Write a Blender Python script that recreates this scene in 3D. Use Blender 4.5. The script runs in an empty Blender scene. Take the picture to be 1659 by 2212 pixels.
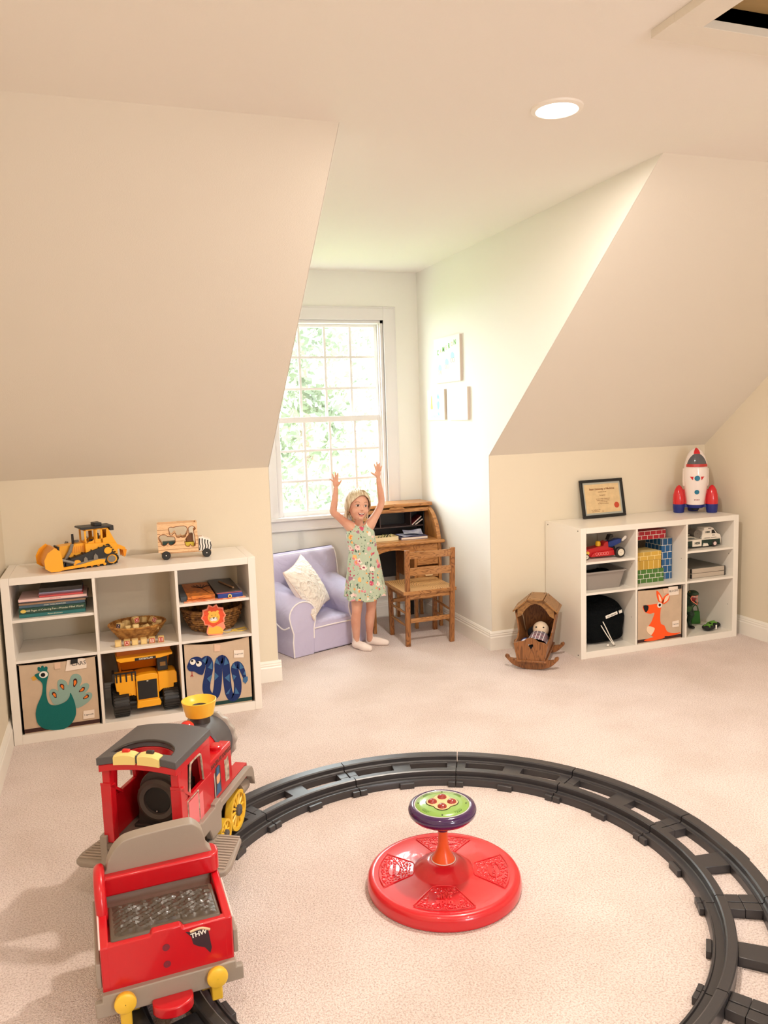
import bpy, bmesh, math, random
from mathutils import Matrix, Vector, Euler
random.seed(7)
C = bpy.context.scene.collection
S = bpy.context.scene
PI = math.pi
def rad(d): return math.radians(d)

# ---------------- camera, world, lights, exposure ----------------
cam = bpy.data.objects.new('camera', bpy.data.cameras.new('camera'))
C.objects.link(cam)
cam.data.sensor_fit = 'VERTICAL'
cam.data.sensor_height = 24.0
cam.data.lens = 1715.36 * 24.0 / 2212.0
cam.data.clip_start = 0.05
cam.matrix_world = Matrix.Translation((-0.0444, -4.2133, 1.4253)) @ Matrix.Rotation(-0.3345, 4, 'Z') @ Matrix.Rotation(1.4514, 4, 'X') @ Matrix.Rotation(-0.0327, 4, 'Z')
S.camera = cam

W = bpy.data.worlds.new('overcast_sky')
S.world = W
W.use_nodes = True
wn = W.node_tree.nodes
wn['Background'].inputs[0].default_value = (0.90, 0.95, 1.0, 1)
wn['Background'].inputs[1].default_value = 19.5

S.view_settings.view_transform = 'Standard'
S.view_settings.look = 'None'
S.view_settings.gamma = 1.0
S.view_settings.use_curve_mapping = False
S.view_settings.exposure = 0.0
S.cycles.use_denoising = True
S.cycles.max_bounces = 10
S.cycles.diffuse_bounces = 6
S.cycles.sample_clamp_indirect = 8.0
S.cycles.caustics_reflective = False
S.cycles.caustics_refractive = False

def area_light(name, loc, rot, size, size_y, power, color, portal=False, shape='RECTANGLE'):
    l = bpy.data.lights.new(name, 'AREA')
    l.shape = shape; l.size = size
    if shape == 'RECTANGLE': l.size_y = size_y
    l.energy = power; l.color = color
    o = bpy.data.objects.new(name, l); C.objects.link(o)
    o.location = loc; o.rotation_euler = rot
    if portal: l.cycles.is_portal = True
    return o
# portals guide the sky light through the dormer window and the added rear opening
area_light('window_portal', (1.425, 1.17, 1.42), (rad(-90), 0, 0), 0.80, 1.40, 1, (1, 1, 1), True)
area_light('fill_window_portal', (1.6, -6.75, 1.35), (rad(90), 0, 0), 0.95, 1.3, 1, (1, 1, 1), True)

# ---------------- helpers ----------------
def lin(c):
    def f(x):
        x /= 255.0
        return x / 12.92 if x <= 0.04045 else ((x + 0.055) / 1.055) ** 2.4
    return (f(c[0]), f(c[1]), f(c[2]), 1.0)

class NT:
    def __init__(s, m): s.t = m.node_tree; s.n = s.t.nodes
    def new(s, k, **kw):
        x = s.n.new(k)
        for a, b in kw.items(): setattr(x, a, b)
        return x
    def link(s, a, b): s.t.links.new(a, b)

MATS = {}
def mat(name, col, rough=0.5, metal=0.0, var=0.0, vscale=8.0, bump=0.0, bscale=60.0, spec=0.5, col2=None, coat=0.0, sheen=0.0, emit=0.0):
    if name in MATS: return MATS[name]
    m = bpy.data.materials.new(name); m.use_nodes = True
    t = NT(m); b = t.n['Principled BSDF']
    b.inputs['Base Color'].default_value = lin(col)
    b.inputs['Roughness'].default_value = rough
    b.inputs['Metallic'].default_value = metal
    b.inputs['Specular IOR Level'].default_value = spec
    b.inputs['Coat Weight'].default_value = coat
    b.inputs['Sheen Weight'].default_value = sheen
    if emit:
        b.inputs['Emission Color'].default_value = lin(col); b.inputs['Emission Strength'].default_value = emit
    tc = None
    if var > 0 or bump > 0: tc = t.new('ShaderNodeTexCoord')
    if var > 0:
        nz = t.new('ShaderNodeTexNoise'); nz.inputs['Scale'].default_value = vscale; nz.inputs['Detail'].default_value = 5
        t.link(tc.outputs['Object'], nz.inputs['Vector'])
        mx = t.new('ShaderNodeMix', data_type='RGBA')
        c = lin(col); c2 = lin(col2) if col2 else tuple(x * (1 - var) for x in c[:3]) + (1,)
        mx.inputs['A'].default_value = c; mx.inputs['B'].default_value = c2
        rp = t.new('ShaderNodeMapRange'); rp.inputs['From Min'].default_value = 0.35; rp.inputs['From Max'].default_value = 0.65
        t.link(nz.outputs['Fac'], rp.inputs['Value']); t.link(rp.outputs['Result'], mx.inputs['Factor'])
        t.link(mx.outputs['Result'], b.inputs['Base Color'])
    if bump > 0:
        n2 = t.new('ShaderNodeTexNoise'); n2.inputs['Scale'].default_value = bscale; n2.inputs['Detail'].default_value = 3
        t.link(tc.outputs['Object'], n2.inputs['Vector'])
        bp = t.new('ShaderNodeBump'); bp.inputs['Strength'].default_value = bump; bp.inputs['Distance'].default_value = 0.01
        t.link(n2.outputs['Fac'], bp.inputs['Height']); t.link(bp.outputs['Normal'], b.inputs['Normal'])
    MATS[name] = m
    return m

def wood(name, c1, c2, axis='X', scale=1.0, rough=0.4):
    if name in MATS: return MATS[name]
    m = bpy.data.materials.new(name); m.use_nodes = True
    t = NT(m); b = t.n['Principled BSDF']; b.inputs['Roughness'].default_value = rough
    tc = t.new('ShaderNodeTexCoord'); mp = t.new('ShaderNodeMapping')
    s = {'X': (2.5, 16, 16), 'Y': (16, 2.5, 16), 'Z': (16, 16, 2.5)}[axis]
    mp.inputs['Scale'].default_value = tuple(x * scale for x in s)
    t.link(tc.outputs['Object'], mp.inputs['Vector'])
    n1 = t.new('ShaderNodeTexNoise'); n1.inputs['Scale'].default_value = 1.4; n1.inputs['Detail'].default_value = 2; n1.inputs['Distortion'].default_value = 0.6
    t.link(mp.outputs['Vector'], n1.inputs['Vector'])
    mm = t.new('ShaderNodeMath', operation='MULTIPLY'); mm.inputs[1].default_value = 9.0; t.link(n1.outputs['Fac'], mm.inputs[0])
    fr = t.new('ShaderNodeMath', operation='FRACT'); t.link(mm.outputs[0], fr.inputs[0])
    cr = t.new('ShaderNodeValToRGB')
    cr.color_ramp.elements[0].position = 0.0; cr.color_ramp.elements[0].color = lin(c2)
    cr.color_ramp.elements[1].position = 0.35; cr.color_ramp.elements[1].color = lin(c1)
    e = cr.color_ramp.elements.new(0.85); e.color = lin(c1)
    e = cr.color_ramp.elements.new(1.0); e.color = lin(c2)
    t.link(fr.outputs[0], cr.inputs['Fac'])
    t.link(cr.outputs['Color'], b.inputs['Base Color'])
    MATS[name] = m
    return m

class MB:
    """collects geometry that becomes ONE mesh object"""
    def __init__(s): s.v = []; s.f = []; s.M = Matrix.Identity(4); s.mi = []; s.m = 0
    def at(s, loc=(0, 0, 0), rot=(0, 0, 0)):
        s.M = Matrix.Translation(loc) @ Euler([rad(a) for a in rot]).to_matrix().to_4x4(); return s
    def add(s, vs, fs):
        b = len(s.v)
        s.v += [s.M @ Vector(p) for p in vs]
        for f in fs: s.f.append([b + i for i in f]); s.mi.append(s.m)
        return s
    def box(s, x0, x1, y0, y1, z0, z1):
        x0, x1 = min(x0, x1), max(x0, x1); y0, y1 = min(y0, y1), max(y0, y1); z0, z1 = min(z0, z1), max(z0, z1)
        return s.add([(x0, y0, z0), (x1, y0, z0), (x1, y1, z0), (x0, y1, z0), (x0, y0, z1), (x1, y0, z1), (x1, y1, z1), (x0, y1, z1)],
                     [(0, 3, 2, 1), (4, 5, 6, 7), (0, 1, 5, 4), (1, 2, 6, 5), (2, 3, 7, 6), (3, 0, 4, 7)])
    def hexa(s, bot, top):
        return s.add(list(bot) + list(top), [(0, 3, 2, 1), (4, 5, 6, 7), (0, 1, 5, 4), (1, 2, 6, 5), (2, 3, 7, 6), (3, 0, 4, 7)])
    def prism(s, poly, a0, a1, plane='xz'):
        """extrude a 2D polygon: plane xz (along y), xy (along z), yz (along x)"""
        def P(p, a): return {'xz': (p[0], a, p[1]), 'xy': (p[0], p[1], a), 'yz': (a, p[0], p[1])}[plane]
        n = len(poly)
        ar = sum(poly[i][0] * poly[(i + 1) % n][1] - poly[(i + 1) % n][0] * poly[i][1] for i in range(n))
        pl = list(poly) if ar > 0 else list(poly)[::-1]
        if a0 > a1: a0, a1 = a1, a0
        flip = (plane == 'xz')
        vs = [P(p, a0) for p in pl] + [P(p, a1) for p in pl]
        bot = tuple(range(n)); top = tuple(range(n, 2 * n))
        side = [(i, (i + 1) % n, n + (i + 1) % n, n + i) for i in range(n)]
        fs = [bot[::-1], top] + side
        if flip: fs = [f[::-1] for f in fs]
        return s.add(vs, fs)
    def ring(s, pts_list, closed_u=True, closed_v=False, caps=True):
        """loft a list of rings (each same length)"""
        n = len(pts_list[0]); m = len(pts_list)
        vs = [p for r in pts_list for p in r]; fs = []
        for j in range(m - 1 if not closed_v else m):
            for i in range(n if closed_u else n - 1):
                a = j * n + i; b = j * n + (i + 1) % n; k = ((j + 1) % m) * n
                fs.append((a, b, k + (i + 1) % n, k + i))
        if caps and not closed_v:
            fs.append(tuple(range(n))[::-1]); fs.append(tuple(range((m - 1) * n, m * n)))
        return s.add(vs, fs)
    def lathe(s, prof, n=24, c=(0, 0, 0), axis='z', caps=False, sx=1, sy=1):
        rings = []
        for r, z in prof:
            ring = []
            for i in range(n):
                a = 2 * PI * i / n; x = r * math.cos(a) * sx; y = r * math.sin(a) * sy
                p = {'z': (x, y, z), 'y': (x, z, -y), 'x': (z, x, y)}[axis]
                ring.append((p[0] + c[0], p[1] + c[1], p[2] + c[2]))
            rings.append(ring)
        return s.ring(rings, caps=caps)
    def cyl(s, p0, p1, r, n=16, r1=None):
        return s.tube([p0, p1], [r, r if r1 is None else r1], n)
    def tube(s, pts, r, n=8, closed=False, caps=True, flat=1.0):
        pts = [Vector(p) for p in pts]; m = len(pts)
        rs = r if isinstance(r, (list, tuple)) else [r] * m
        rings = []; up = None
        for i, p in enumerate(pts):
            if closed: t = pts[(i + 1) % m] - pts[i - 1]
            else: t = pts[min(i + 1, m - 1)] - pts[max(i - 1, 0)]
            t = t.normalized() if t.length > 1e-9 else Vector((0, 0, 1))
            if up is None: up = Vector((0, 0, 1)) if abs(t.z) < 0.9 else Vector((0, 1, 0))
            a = (up - t * up.dot(t)).normalized(); b = t.cross(a); up = a
            rings.append([p + a * (rs[i] * flat * math.cos(2 * PI * k / n)) + b * (rs[i] * math.sin(2 * PI * k / n)) for k in range(n)])
        return s.ring(rings, closed_v=closed, caps=caps)
    def ell(s, c, r, nu=16, nv=10, rot=(0, 0, 0)):
        if not isinstance(r, (tuple, list)): r = (r, r, r)
        R = Euler([rad(a) for a in rot]).to_matrix(); c = Vector(c)
        rings = []
        for j in range(nv + 1):
            ph = -PI / 2 + PI * (0.02 + 0.96 * j / nv)
            rings.append([c + R @ Vector((r[0] * math.cos(ph) * math.cos(2 * PI * i / nu), r[1] * math.cos(ph) * math.sin(2 * PI * i / nu), r[2] * math.sin(ph))) for i in range(nu)])
        return s.ring(rings)
    def grid(s, fn, nu, nv, closed_u=False):
        vs = [fn(i / nu, j / nv) for j in range(nv + 1) for i in range(nu + (0 if closed_u else 1))]
        k = nu if closed_u else nu + 1; fs = []
        for j in range(nv):
            for i in range(nu):
                fs.append((j * k + i, j * k + (i + 1) % k, (j + 1) * k + (i + 1) % k, (j + 1) * k + i))
        return s.add(vs, fs)

RT = {}
def E(name, label, cat, loc=(0, 0, 0), rz=0.0, group=None, kind=None):
    o = bpy.data.objects.new(name, None); C.objects.link(o)
    o.empty_display_size = 0.05
    o.location = loc; o.rotation_euler = (0, 0, rad(rz))
    if label: o['label'] = label
    if cat: o['category'] = cat
    if group: o['group'] = group
    if kind: o['kind'] = kind
    RT[o.name] = (Matrix.Translation(loc) @ Matrix.Rotation(rad(rz), 4, 'Z')).inverted()
    return o
def O(name, mb, m, parent=None, label=None, bev=0.0, seg=2, smooth=38, world=False, kind=None, sub=0, recalc=False):
    vs = mb.v
    if world and parent is not None and parent.name in RT: vs = [RT[parent.name] @ v for v in vs]
    me = bpy.data.meshes.new(name)
    me.from_pydata([tuple(v) for v in vs], [], mb.f)
    ms = m if isinstance(m, (list, tuple)) else [m]
    for x in ms: me.materials.append(x)
    if len(ms) > 1:
        for p, k in zip(me.polygons, mb.mi): p.material_index = k
    if recalc:
        bm = bmesh.new(); bm.from_mesh(me); bmesh.ops.recalc_face_normals(bm, faces=bm.faces); bm.to_mesh(me); bm.free()
    if smooth:
        me.shade_smooth(); me.set_sharp_from_angle(angle=rad(smooth))
    o = bpy.data.objects.new(name, me); C.objects.link(o)
    if parent is not None: o.parent = parent
    if label: o['label'] = label
    if kind: o['kind'] = kind
    if bev > 0:
        b = o.modifiers.new('bevel', 'BEVEL'); b.width = bev; b.segments = seg; b.limit_method = 'ANGLE'; b.angle_limit = rad(35)
        b.use_clamp_overlap = True
    if sub:
        b = o.modifiers.new('sub', 'SUBSURF'); b.levels = sub; b.render_levels = sub
    return o
def T(name, mb, m, label, cat, group=None, **kw):
    """a thing that is one mesh; its origin goes to its base"""
    xs = [v.x for v in mb.v]; ys = [v.y for v in mb.v]; zs = [v.z for v in mb.v]
    c = Vector(((min(xs) + max(xs)) / 2, (min(ys) + max(ys)) / 2, min(zs)))
    mb.v = [v - c for v in mb.v]
    o = O(name, mb, m, **kw); o.location = c
    o['label'] = label; o['category'] = cat
    if group: o['group'] = group
    return o
def ST(name, mb, m, parent=None, **kw):
    o = O(name, mb, m, parent, **kw)
    if parent is None: o['kind'] = 'structure'
    return o
def txt(name, body, size, M, m, parent=None, depth=0.0006, align='CENTER', world=False, spacing=1.0, sx=1.0, bold=0.0, label=None):
    cu = bpy.data.curves.new('t', 'FONT'); cu.body = body; cu.size = size; cu.extrude = depth; cu.align_x = align; cu.align_y = 'CENTER'
    cu.resolution_u = 2; cu.space_character = spacing; cu.offset = bold
    ob = bpy.data.objects.new('t', cu)
    me = bpy.data.meshes.new_from_object(ob)
    me.transform(Matrix.Diagonal((sx, 1, 1, 1)))
    if world and parent is not None: M = RT[parent.name] @ M
    me.transform(M)
    me.materials.clear(); me.materials.append(m)
    bpy.data.objects.remove(ob)
    o = bpy.data.objects.new(name, me); C.objects.link(o)
    if parent is not None: o.parent = parent
    if label: o['label'] = label
    return o
def face_front(x, y, z, rz=0, rx=90):   # text standing up, read from -y
    return Matrix.Translation((x, y, z)) @ Matrix.Rotation(rad(rz), 4, 'Z') @ Matrix.Rotation(rad(rx), 4, 'X')
def copy_tree(o, loc=None, rz=None, label=None):
    r = o.copy(); C.objects.link(r)
    if loc is not None: r.location = loc
    if rz is not None: r.rotation_euler = (0, 0, rad(rz))
    if label: r['label'] = label
    for ch in o.children:
        c = ch.copy(); C.objects.link(c); c.parent = r
        for g in ch.children:
            d = g.copy(); C.objects.link(d); d.parent = c
    return r
def catmull(pts, k=4, closed=False):
    n = len(pts); out = []
    P = [Vector(p) for p in pts]
    for i in range(n if closed else n - 1):
        p0 = P[i - 1] if (closed or i > 0) else P[0]
        p1 = P[i]; p2 = P[(i + 1) % n]; p3 = P[(i + 2) % n] if (closed or i + 2 < n) else P[-1]
        for j in range(k):
            t = j / k
            out.append(0.5 * ((2 * p1) + (p2 - p0) * t + (2 * p0 - 5 * p1 + 4 * p2 - p3) * t * t + (3 * p1 - p0 - 3 * p2 + p3) * t ** 3))
    if not closed: out.append(P[-1])
    return [tuple(p) for p in out]
def circ(cx, cz, r, n=20, rz=None): return [(cx + r * math.cos(2 * PI * i / n), cz + (rz or r) * math.sin(2 * PI * i / n)) for i in range(n)]
# ---------------- materials of the room ----------------
def paint(name, col, bump=0.05, rough=0.6):
    m = mat(name, col, rough, spec=0.3)
    t = NT(m); b = t.n['Principled BSDF']
    tc = t.new('ShaderNodeTexCoord')
    n = t.new('ShaderNodeTexNoise'); n.inputs['Scale'].default_value = 220; n.inputs['Detail'].default_value = 2
    n2 = t.new('ShaderNodeTexNoise'); n2.inputs['Scale'].default_value = 3.5; n2.inputs['Detail'].default_value = 3
    t.link(tc.outputs['Object'], n.inputs['Vector']); t.link(tc.outputs['Object'], n2.inputs['Vector'])
    a = t.new('ShaderNodeMath', operation='MULTIPLY_ADD'); a.inputs[1].default_value = 3.0
    t.link(n2.outputs['Fac'], a.inputs[0]); t.link(n.outputs['Fac'], a.inputs[2])
    bp = t.new('ShaderNodeBump'); bp.inputs['Strength'].default_value = bump; bp.inputs['Distance'].default_value = 0.01
    t.link(a.outputs[0], bp.inputs['Height']); t.link(bp.outputs['Normal'], b.inputs['Normal'])
    return m
M_wall = paint('wall_paint', (226, 216, 196))
M_ceil = paint('ceiling_paint', (238, 234, 228), 0.08)
M_slope = paint('slope_paint', (229, 223, 212), 0.06)
M_trim = mat('trim_paint', (240, 236, 228), 0.35)
M_wintrim = mat('window_paint', (224, 219, 218), 0.4)
def carpet():
    m = bpy.data.materials.new('carpet'); m.use_nodes = True
    t = NT(m); b = t.n['Principled BSDF']
    b.inputs['Roughness'].default_value = 0.95; b.inputs['Specular IOR Level'].default_value = 0.1
    b.inputs['Sheen Weight'].default_value = 0.2
    tc = t.new('ShaderNodeTexCoord')
    v = t.new('ShaderNodeTexVoronoi'); v.inputs['Scale'].default_value = 320
    n = t.new('ShaderNodeTexNoise'); n.inputs['Scale'].default_value = 190; n.inputs['Detail'].default_value = 3
    n2 = t.new('ShaderNodeTexNoise'); n2.inputs['Scale'].default_value = 3; n2.inputs['Detail'].default_value = 5
    for x in (v, n, n2): t.link(tc.outputs['Object'], x.inputs['Vector'])
    cr = t.new('ShaderNodeValToRGB')
    cr.color_ramp.elements[0].position = 0.30; cr.color_ramp.elements[0].color = lin((200, 180, 172))
    cr.color_ramp.elements[1].position = 0.56; cr.color_ramp.elements[1].color = lin((239, 224, 219))
    t.link(n.outputs['Fac'], cr.inputs['Fac'])
    cr2 = t.new('ShaderNodeValToRGB')
    cr2.color_ramp.elements[0].position = 0.35; cr2.color_ramp.elements[0].color = (0.90, 0.88, 0.86, 1)
    cr2.color_ramp.elements[1].position = 0.6; cr2.color_ramp.elements[1].color = (1, 1, 1, 1)
    t.link(n2.outputs['Fac'], cr2.inputs['Fac'])
    mx = t.new('ShaderNodeMix', data_type='RGBA', blend_type='MULTIPLY'); mx.inputs['Factor'].default_value = 1
    t.link(cr.outputs['Color'], mx.inputs['A']); t.link(cr2.outputs['Color'], mx.inputs['B'])
    t.link(mx.outputs['Result'], b.inputs['Base Color'])
    a = t.new('ShaderNodeMath', operation='ADD'); t.link(n.outputs['Fac'], a.inputs[0]); t.link(v.outputs['Distance'], a.inputs[1])
    bp = t.new('ShaderNodeBump'); bp.inputs['Strength'].default_value = 0.6; bp.inputs['Distance'].default_value = 0.005
    t.link(a.outputs[0], bp.inputs['Height']); t.link(bp.outputs['Normal'], b.inputs['Normal'])
    return m
M_carpet = carpet()

# ---------------- room shell ----------------
XL, XR, YB, CH, HK = -0.54, 3.651, -6.6, 2.41, 1.177
D0, D1, DY, SY = 0.776, 2.083, 1.064, -1.532
TH = 0.12
ST('floor', MB().box(XL - TH, XR + TH, YB - TH, DY + 0.3, -0.08, 0), M_carpet)
# ceiling with the opening of the attic hatch
HX0, HX1, HY0, HY1 = 1.475, 2.075, -3.65, -2.452
mb = MB()
for x0, x1, y0, y1 in ((XL - TH, D0, YB - TH, SY), (D0, D1, HY1, DY + 0.2), (D1, XR + TH, YB - TH, SY), (D0, HX0, YB - TH, HY1), (HX1, D1, YB - TH, HY1), (HX0, HX1, YB - TH, HY0)):
    mb.box(x0, x1, y0, y1, CH, CH + 0.1)
ST('ceiling', mb, M_ceil, smooth=0)
def slope(name, x0, x1):
    m = MB(); m.prism([(0, HK), (SY, CH), (SY + 0.09, CH + 0.1), (0.12, HK + 0.02), (0.12, HK)], x0, x1, 'yz')
    return ST(name, m, M_slope, smooth=0)
slope('ceiling_slope_left', XL - TH, D0 - .003); slope('ceiling_slope_right', D1 + .003, XR + TH)
ST('wall_left', MB().box(XL - TH, XL, YB, 0.12, 0, CH), M_wall)
ST('wall_right', MB().box(XR, XR + TH, YB, 0.12, 0, CH), M_wall)
ST('wall_knee_left', MB().box(XL, D0 - .003, 0, 0.12, 0, HK), M_wall)
ST('wall_knee_right', MB().box(D1 + .003, XR, 0, 0.12, 0, HK), M_wall)
M_dorm = paint('dormer_paint', (234, 231, 224))
tri = [(0.0, 0), (DY + .1, 0), (DY + .1, CH), (SY, CH), (0.0, HK)]
tri2 = [(0.12, 0), (DY + .1, 0), (DY + .1, CH), (SY + .1, CH), (.12, HK)]
def cheek(name, xa, xb):
    # visible face exactly on xa; the body hides behind the slope
    m = MB(); m.prism(tri, xa, xa + (0.002 if xb > xa else -0.002), 'yz'); m.prism(tri2, xa + (0.003 if xb > xa else -0.003), xb, 'yz')
    return ST(name, m, M_dorm, smooth=0)
cheek('wall_dormer_left', D0, D0 - TH); cheek('wall_dormer_right', D1, D1 + TH)
# dormer back wall with the window opening
WX0, WX1, WZ0, WZ1 = 1.03, 1.824, 0.745, 2.085
mb = MB()
for x0, x1, z0, z1 in ((D0, WX0, 0, CH), (WX1, D1, 0, CH), (WX0, WX1, 0, WZ0), (WX0, WX1, WZ1, CH)):
    mb.box(x0, x1, DY, DY + 0.15, z0, z1)
ST('wall_dormer_back', mb, M_dorm, smooth=0)
# back wall of the room, behind the camera, with a window added for soft fill daylight
RX0, RX1, RZ0, RZ1 = 1.12, 2.08, 0.7, 2.0
mb = MB()
for x0, x1, z0, z1 in ((XL, RX0, 0, CH), (RX1, XR, 0, CH), (RX0, RX1, 0, RZ0), (RX0, RX1, RZ1, CH)):
    mb.box(x0, x1, YB - TH, YB, z0, z1)
ST('wall_rear', mb, M_wall, smooth=0)
w2 = E('fill_window', None, None, (1.6, YB - 0.06, RZ0), kind='structure')  # unseen window, added to let fill daylight in from behind
mb = MB()
for x in (RX0, 1.57, RX1 - .06): mb.box(x, x + 0.06, YB - .09, YB - .03, RZ0, RZ1)
for z in (RZ0, 1.32, RZ1 - .06): mb.box(RX0, RX1, YB - .088, YB - .032, z, z + .06)
O('fill_window_frame', mb, M_wintrim, w2, world=True)
# baseboards
BBP = [(0, 0), (0.015, 0), (0.015, 0.078), (0.011, 0.084), (0.012, 0.092), (0.009, 0.098), (0.010, 0.103), (0.004, 0.115), (0, 0.115)]
def baseboard(name, p0, p1, nrm):
    p0 = Vector((p0[0], p0[1], 0)); p1 = Vector((p1[0], p1[1], 0)); n = Vector((nrm[0], nrm[1], 0))
    r = [[p + n * a + Vector((0, 0, b)) for a, b in BBP] for p in (p0, p1)]
    m = MB().ring(r); return ST(name, m, M_trim, recalc=True, smooth=25)
baseboard('baseboard_left', (XL, YB), (XL, 0), (1, 0))
baseboard('baseboard_right', (XR, YB), (XR, 0), (-1, 0))
baseboard('baseboard_knee_left', (XL + .015, 0), (D0 + .015, 0), (0, -1))
baseboard('baseboard_knee_right', (D1 - .015, 0), (XR - .015, 0), (0, -1))
baseboard('baseboard_dormer_left', (D0, 0), (D0, DY), (1, 0))
baseboard('baseboard_dormer_right', (D1, 0), (D1, DY), (-1, 0))
baseboard('baseboard_dormer_back', (D0 + .015, DY), (D1 - .015, DY), (0, -1))

# ---------------- dormer window ----------------
M_glass = bpy.data.materials.new('window_glass'); M_glass.use_nodes = True
_t = NT(M_glass); _t.n.remove(_t.n['Principled BSDF'])
_tr = _t.new('ShaderNodeBsdfTransparent'); _gl = _t.new('ShaderNodeBsdfGlossy'); _gl.inputs['Roughness'].default_value = 0.02
_tr.inputs['Color'].default_value = (0.97, 0.99, 0.98, 1)
_mx = _t.new('ShaderNodeMixShader'); _mx.inputs['Fac'].default_value = 0.06
_t.link(_tr.outputs[0], _mx.inputs[1]); _t.link(_gl.outputs[0], _mx.inputs[2]); _t.link(_mx.outputs[0], _t.n['Material Output'].inputs['Surface'])
win = E('window_1', None, None, (1.427, DY, WZ0), kind='structure')
mb = MB()  # casing with a stepped profile
for a, d in ((0.0, 0.012), (0.012, 0.018)):
    w = 0.091 - a
    mb.box(WX0 - w, WX0, DY - d, DY, 0.755, WZ1 + w); mb.box(WX1, WX1 + w, DY - d, DY, 0.755, WZ1 + w)
    mb.box(WX0, WX1, DY - d, DY, WZ1, WZ1 + w)
O('casing', mb, M_wintrim, win, world=True, bev=.002, smooth=25)
mb = MB().box(0.925, 1.93, DY - 0.04, DY + .02, 0.745, 0.767).box(0.94, 1.915, DY - .016, DY, 0.672, 0.745).box(.94, 1.915, DY - .022, DY, .672, .69)
O('sill', mb, M_wintrim, win, world=True, bev=.003)
mb = MB()
mb.box(WX0, WX0 + .02, DY, DY + .15, WZ0, WZ1).box(WX1 - .02, WX1, DY, DY + .15, WZ0, WZ1).box(WX0, WX1, DY, DY + .15, WZ1 - .02, WZ1).box(WX0, WX1, DY, DY + .15, WZ0, WZ0 + .02)
mb.box(WX0 + .02, WX0 + .03, DY + .02, DY + .03, WZ0, WZ1).box(WX1 - .03, WX1 - .02, DY + .02, DY + .03, WZ0, WZ1)
O('jamb', mb, M_wintrim, win, world=True)
def sash(name, y, z0, z1, gx0, gx1, gz0, gz1, cols, rows):
    s = MB()
    xa, xb = WX0 + .02, WX1 - .02
    s.box(xa, gx0, y, y + .03, z0, z1).box(gx1, xb, y, y + .03, z0, z1).box(gx0, gx1, y, y + .03, z0, gz0).box(gx0, gx1, y, y + .03, gz1, z1)
    so = O(name, s, M_wintrim, win, world=True, bev=.002)
    hw = .008
    for x in cols[1:-1]: O('muntin', MB().box(x - hw - 1.427, x + hw - 1.427, y + .004 - DY, y + .024 - DY, gz0 - WZ0, gz1 - WZ0), M_wintrim, so)
    for z in rows[1:-1]: O('muntin', MB().box(gx0 - 1.427, gx1 - 1.427, y + .0045 - DY, y + .0235 - DY, z - hw - WZ0, z + hw - WZ0), M_wintrim, so)
    first = None
    for i in range(len(cols) - 1):
        for j in range(len(rows) - 1):
            a = cols[i] + (hw if i else 0); b = cols[i + 1] - (hw if i < len(cols) - 2 else 0)
            c = rows[j] + (hw if j else 0); d = rows[j + 1] - (hw if j < len(rows) - 2 else 0)
            O('pane', MB().box(a - 1.427, b - 1.427, y + .012 - DY, y + .015 - DY, c - WZ0, d - WZ0), M_glass, so, smooth=0)
sash('lower_sash', DY + .03, .765, 1.44, 1.076, 1.776, .80, 1.402, (1.076, 1.247, 1.428, 1.608, 1.776), (.80, 1.005, 1.211, 1.402))
sash('upper_sash', DY + .07, 1.402, 2.065, 1.072, 1.78, 1.437, 2.045, (1.072, 1.244, 1.424, 1.607, 1.78), (1.437, 1.63, 1.843, 2.045))

# ---------------- recessed lights ----------------
M_emit = bpy.data.materials.new('lamp_lens'); M_emit.use_nodes = True
_b = M_emit.node_tree.nodes['Principled BSDF']; _b.inputs['Base Color'].default_value = (1, 1, 1, 1)
_b.inputs['Emission Color'].default_value = (1.0, 0.86, 0.70, 1); _b.inputs['Emission Strength'].default_value = 22.0
M_ring = mat('lamp_ring', (245, 240, 232), 0.4)
def downlight(x, y, label, power):
    e = E('ceiling_light', label, 'light', (x, y, CH), 0, 'recessed ceiling lights')
    O('trim_ring', MB().lathe([(.062, -.004), (.070, -.010), (.084, -.006), (.086, 0)], 40), M_ring, e)
    O('lens', MB().lathe([(.001, -.006), (.06, -.005), (.063, -.004), (.063, -.001)], 40), M_emit, e, smooth=0)
    l = area_light('lamp_glow', (0, 0, -.014), (0, 0, 0), 0.12, 0.12, power, (1.0, 0.89, 0.77), shape='DISK'); l.parent = e
    return e
downlight(1.429, -1.829, 'glowing round recessed light in the flat ceiling before the dormer', 42)
downlight(1.429, -4.6, 'round recessed light in the ceiling behind the camera', 27)
downlight(-0.05, -3.4, 'round recessed light in the ceiling near the left wall', 9)

# ---------------- attic hatch ----------------
M_hatch = mat('hatch_panel', (176, 148, 98), 0.7, var=.25, vscale=3)
h = E('attic_hatch', 'white framed attic hatch with brown recessed panel in the ceiling', 'hatch', (HX0, HY1, CH))
fw = .09; z0 = CH - .022
O('frame_board', MB().box(HX0 - fw, HX1 + fw, HY1, HY1 + fw, z0, CH), M_slope, h, world=True, bev=.001)
O('frame_board', MB().box(HX0 - fw, HX1 + fw, HY0 - fw, HY0, z0, CH), M_slope, h, world=True, bev=.001)
O('frame_board', MB().box(HX0 - fw, HX0, HY0, HY1, z0, CH), M_slope, h, world=True, bev=.001)
O('frame_board', MB().box(HX1, HX1 + fw, HY0, HY1, z0, CH), M_slope, h, world=True, bev=.001)
mb = MB().box(HX0 - .015, HX0, HY0, HY1, CH, CH + .12).box(HX1, HX1 + .015, HY0, HY1, CH, CH + .12).box(HX0, HX1, HY1, HY1 + .015, CH, CH + .12).box(HX0, HX1, HY0 - .015, HY0, CH, CH + .12)
O('jamb', mb, mat('hatch_jamb', (150, 124, 84), 0.7), h, world=True)
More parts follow.
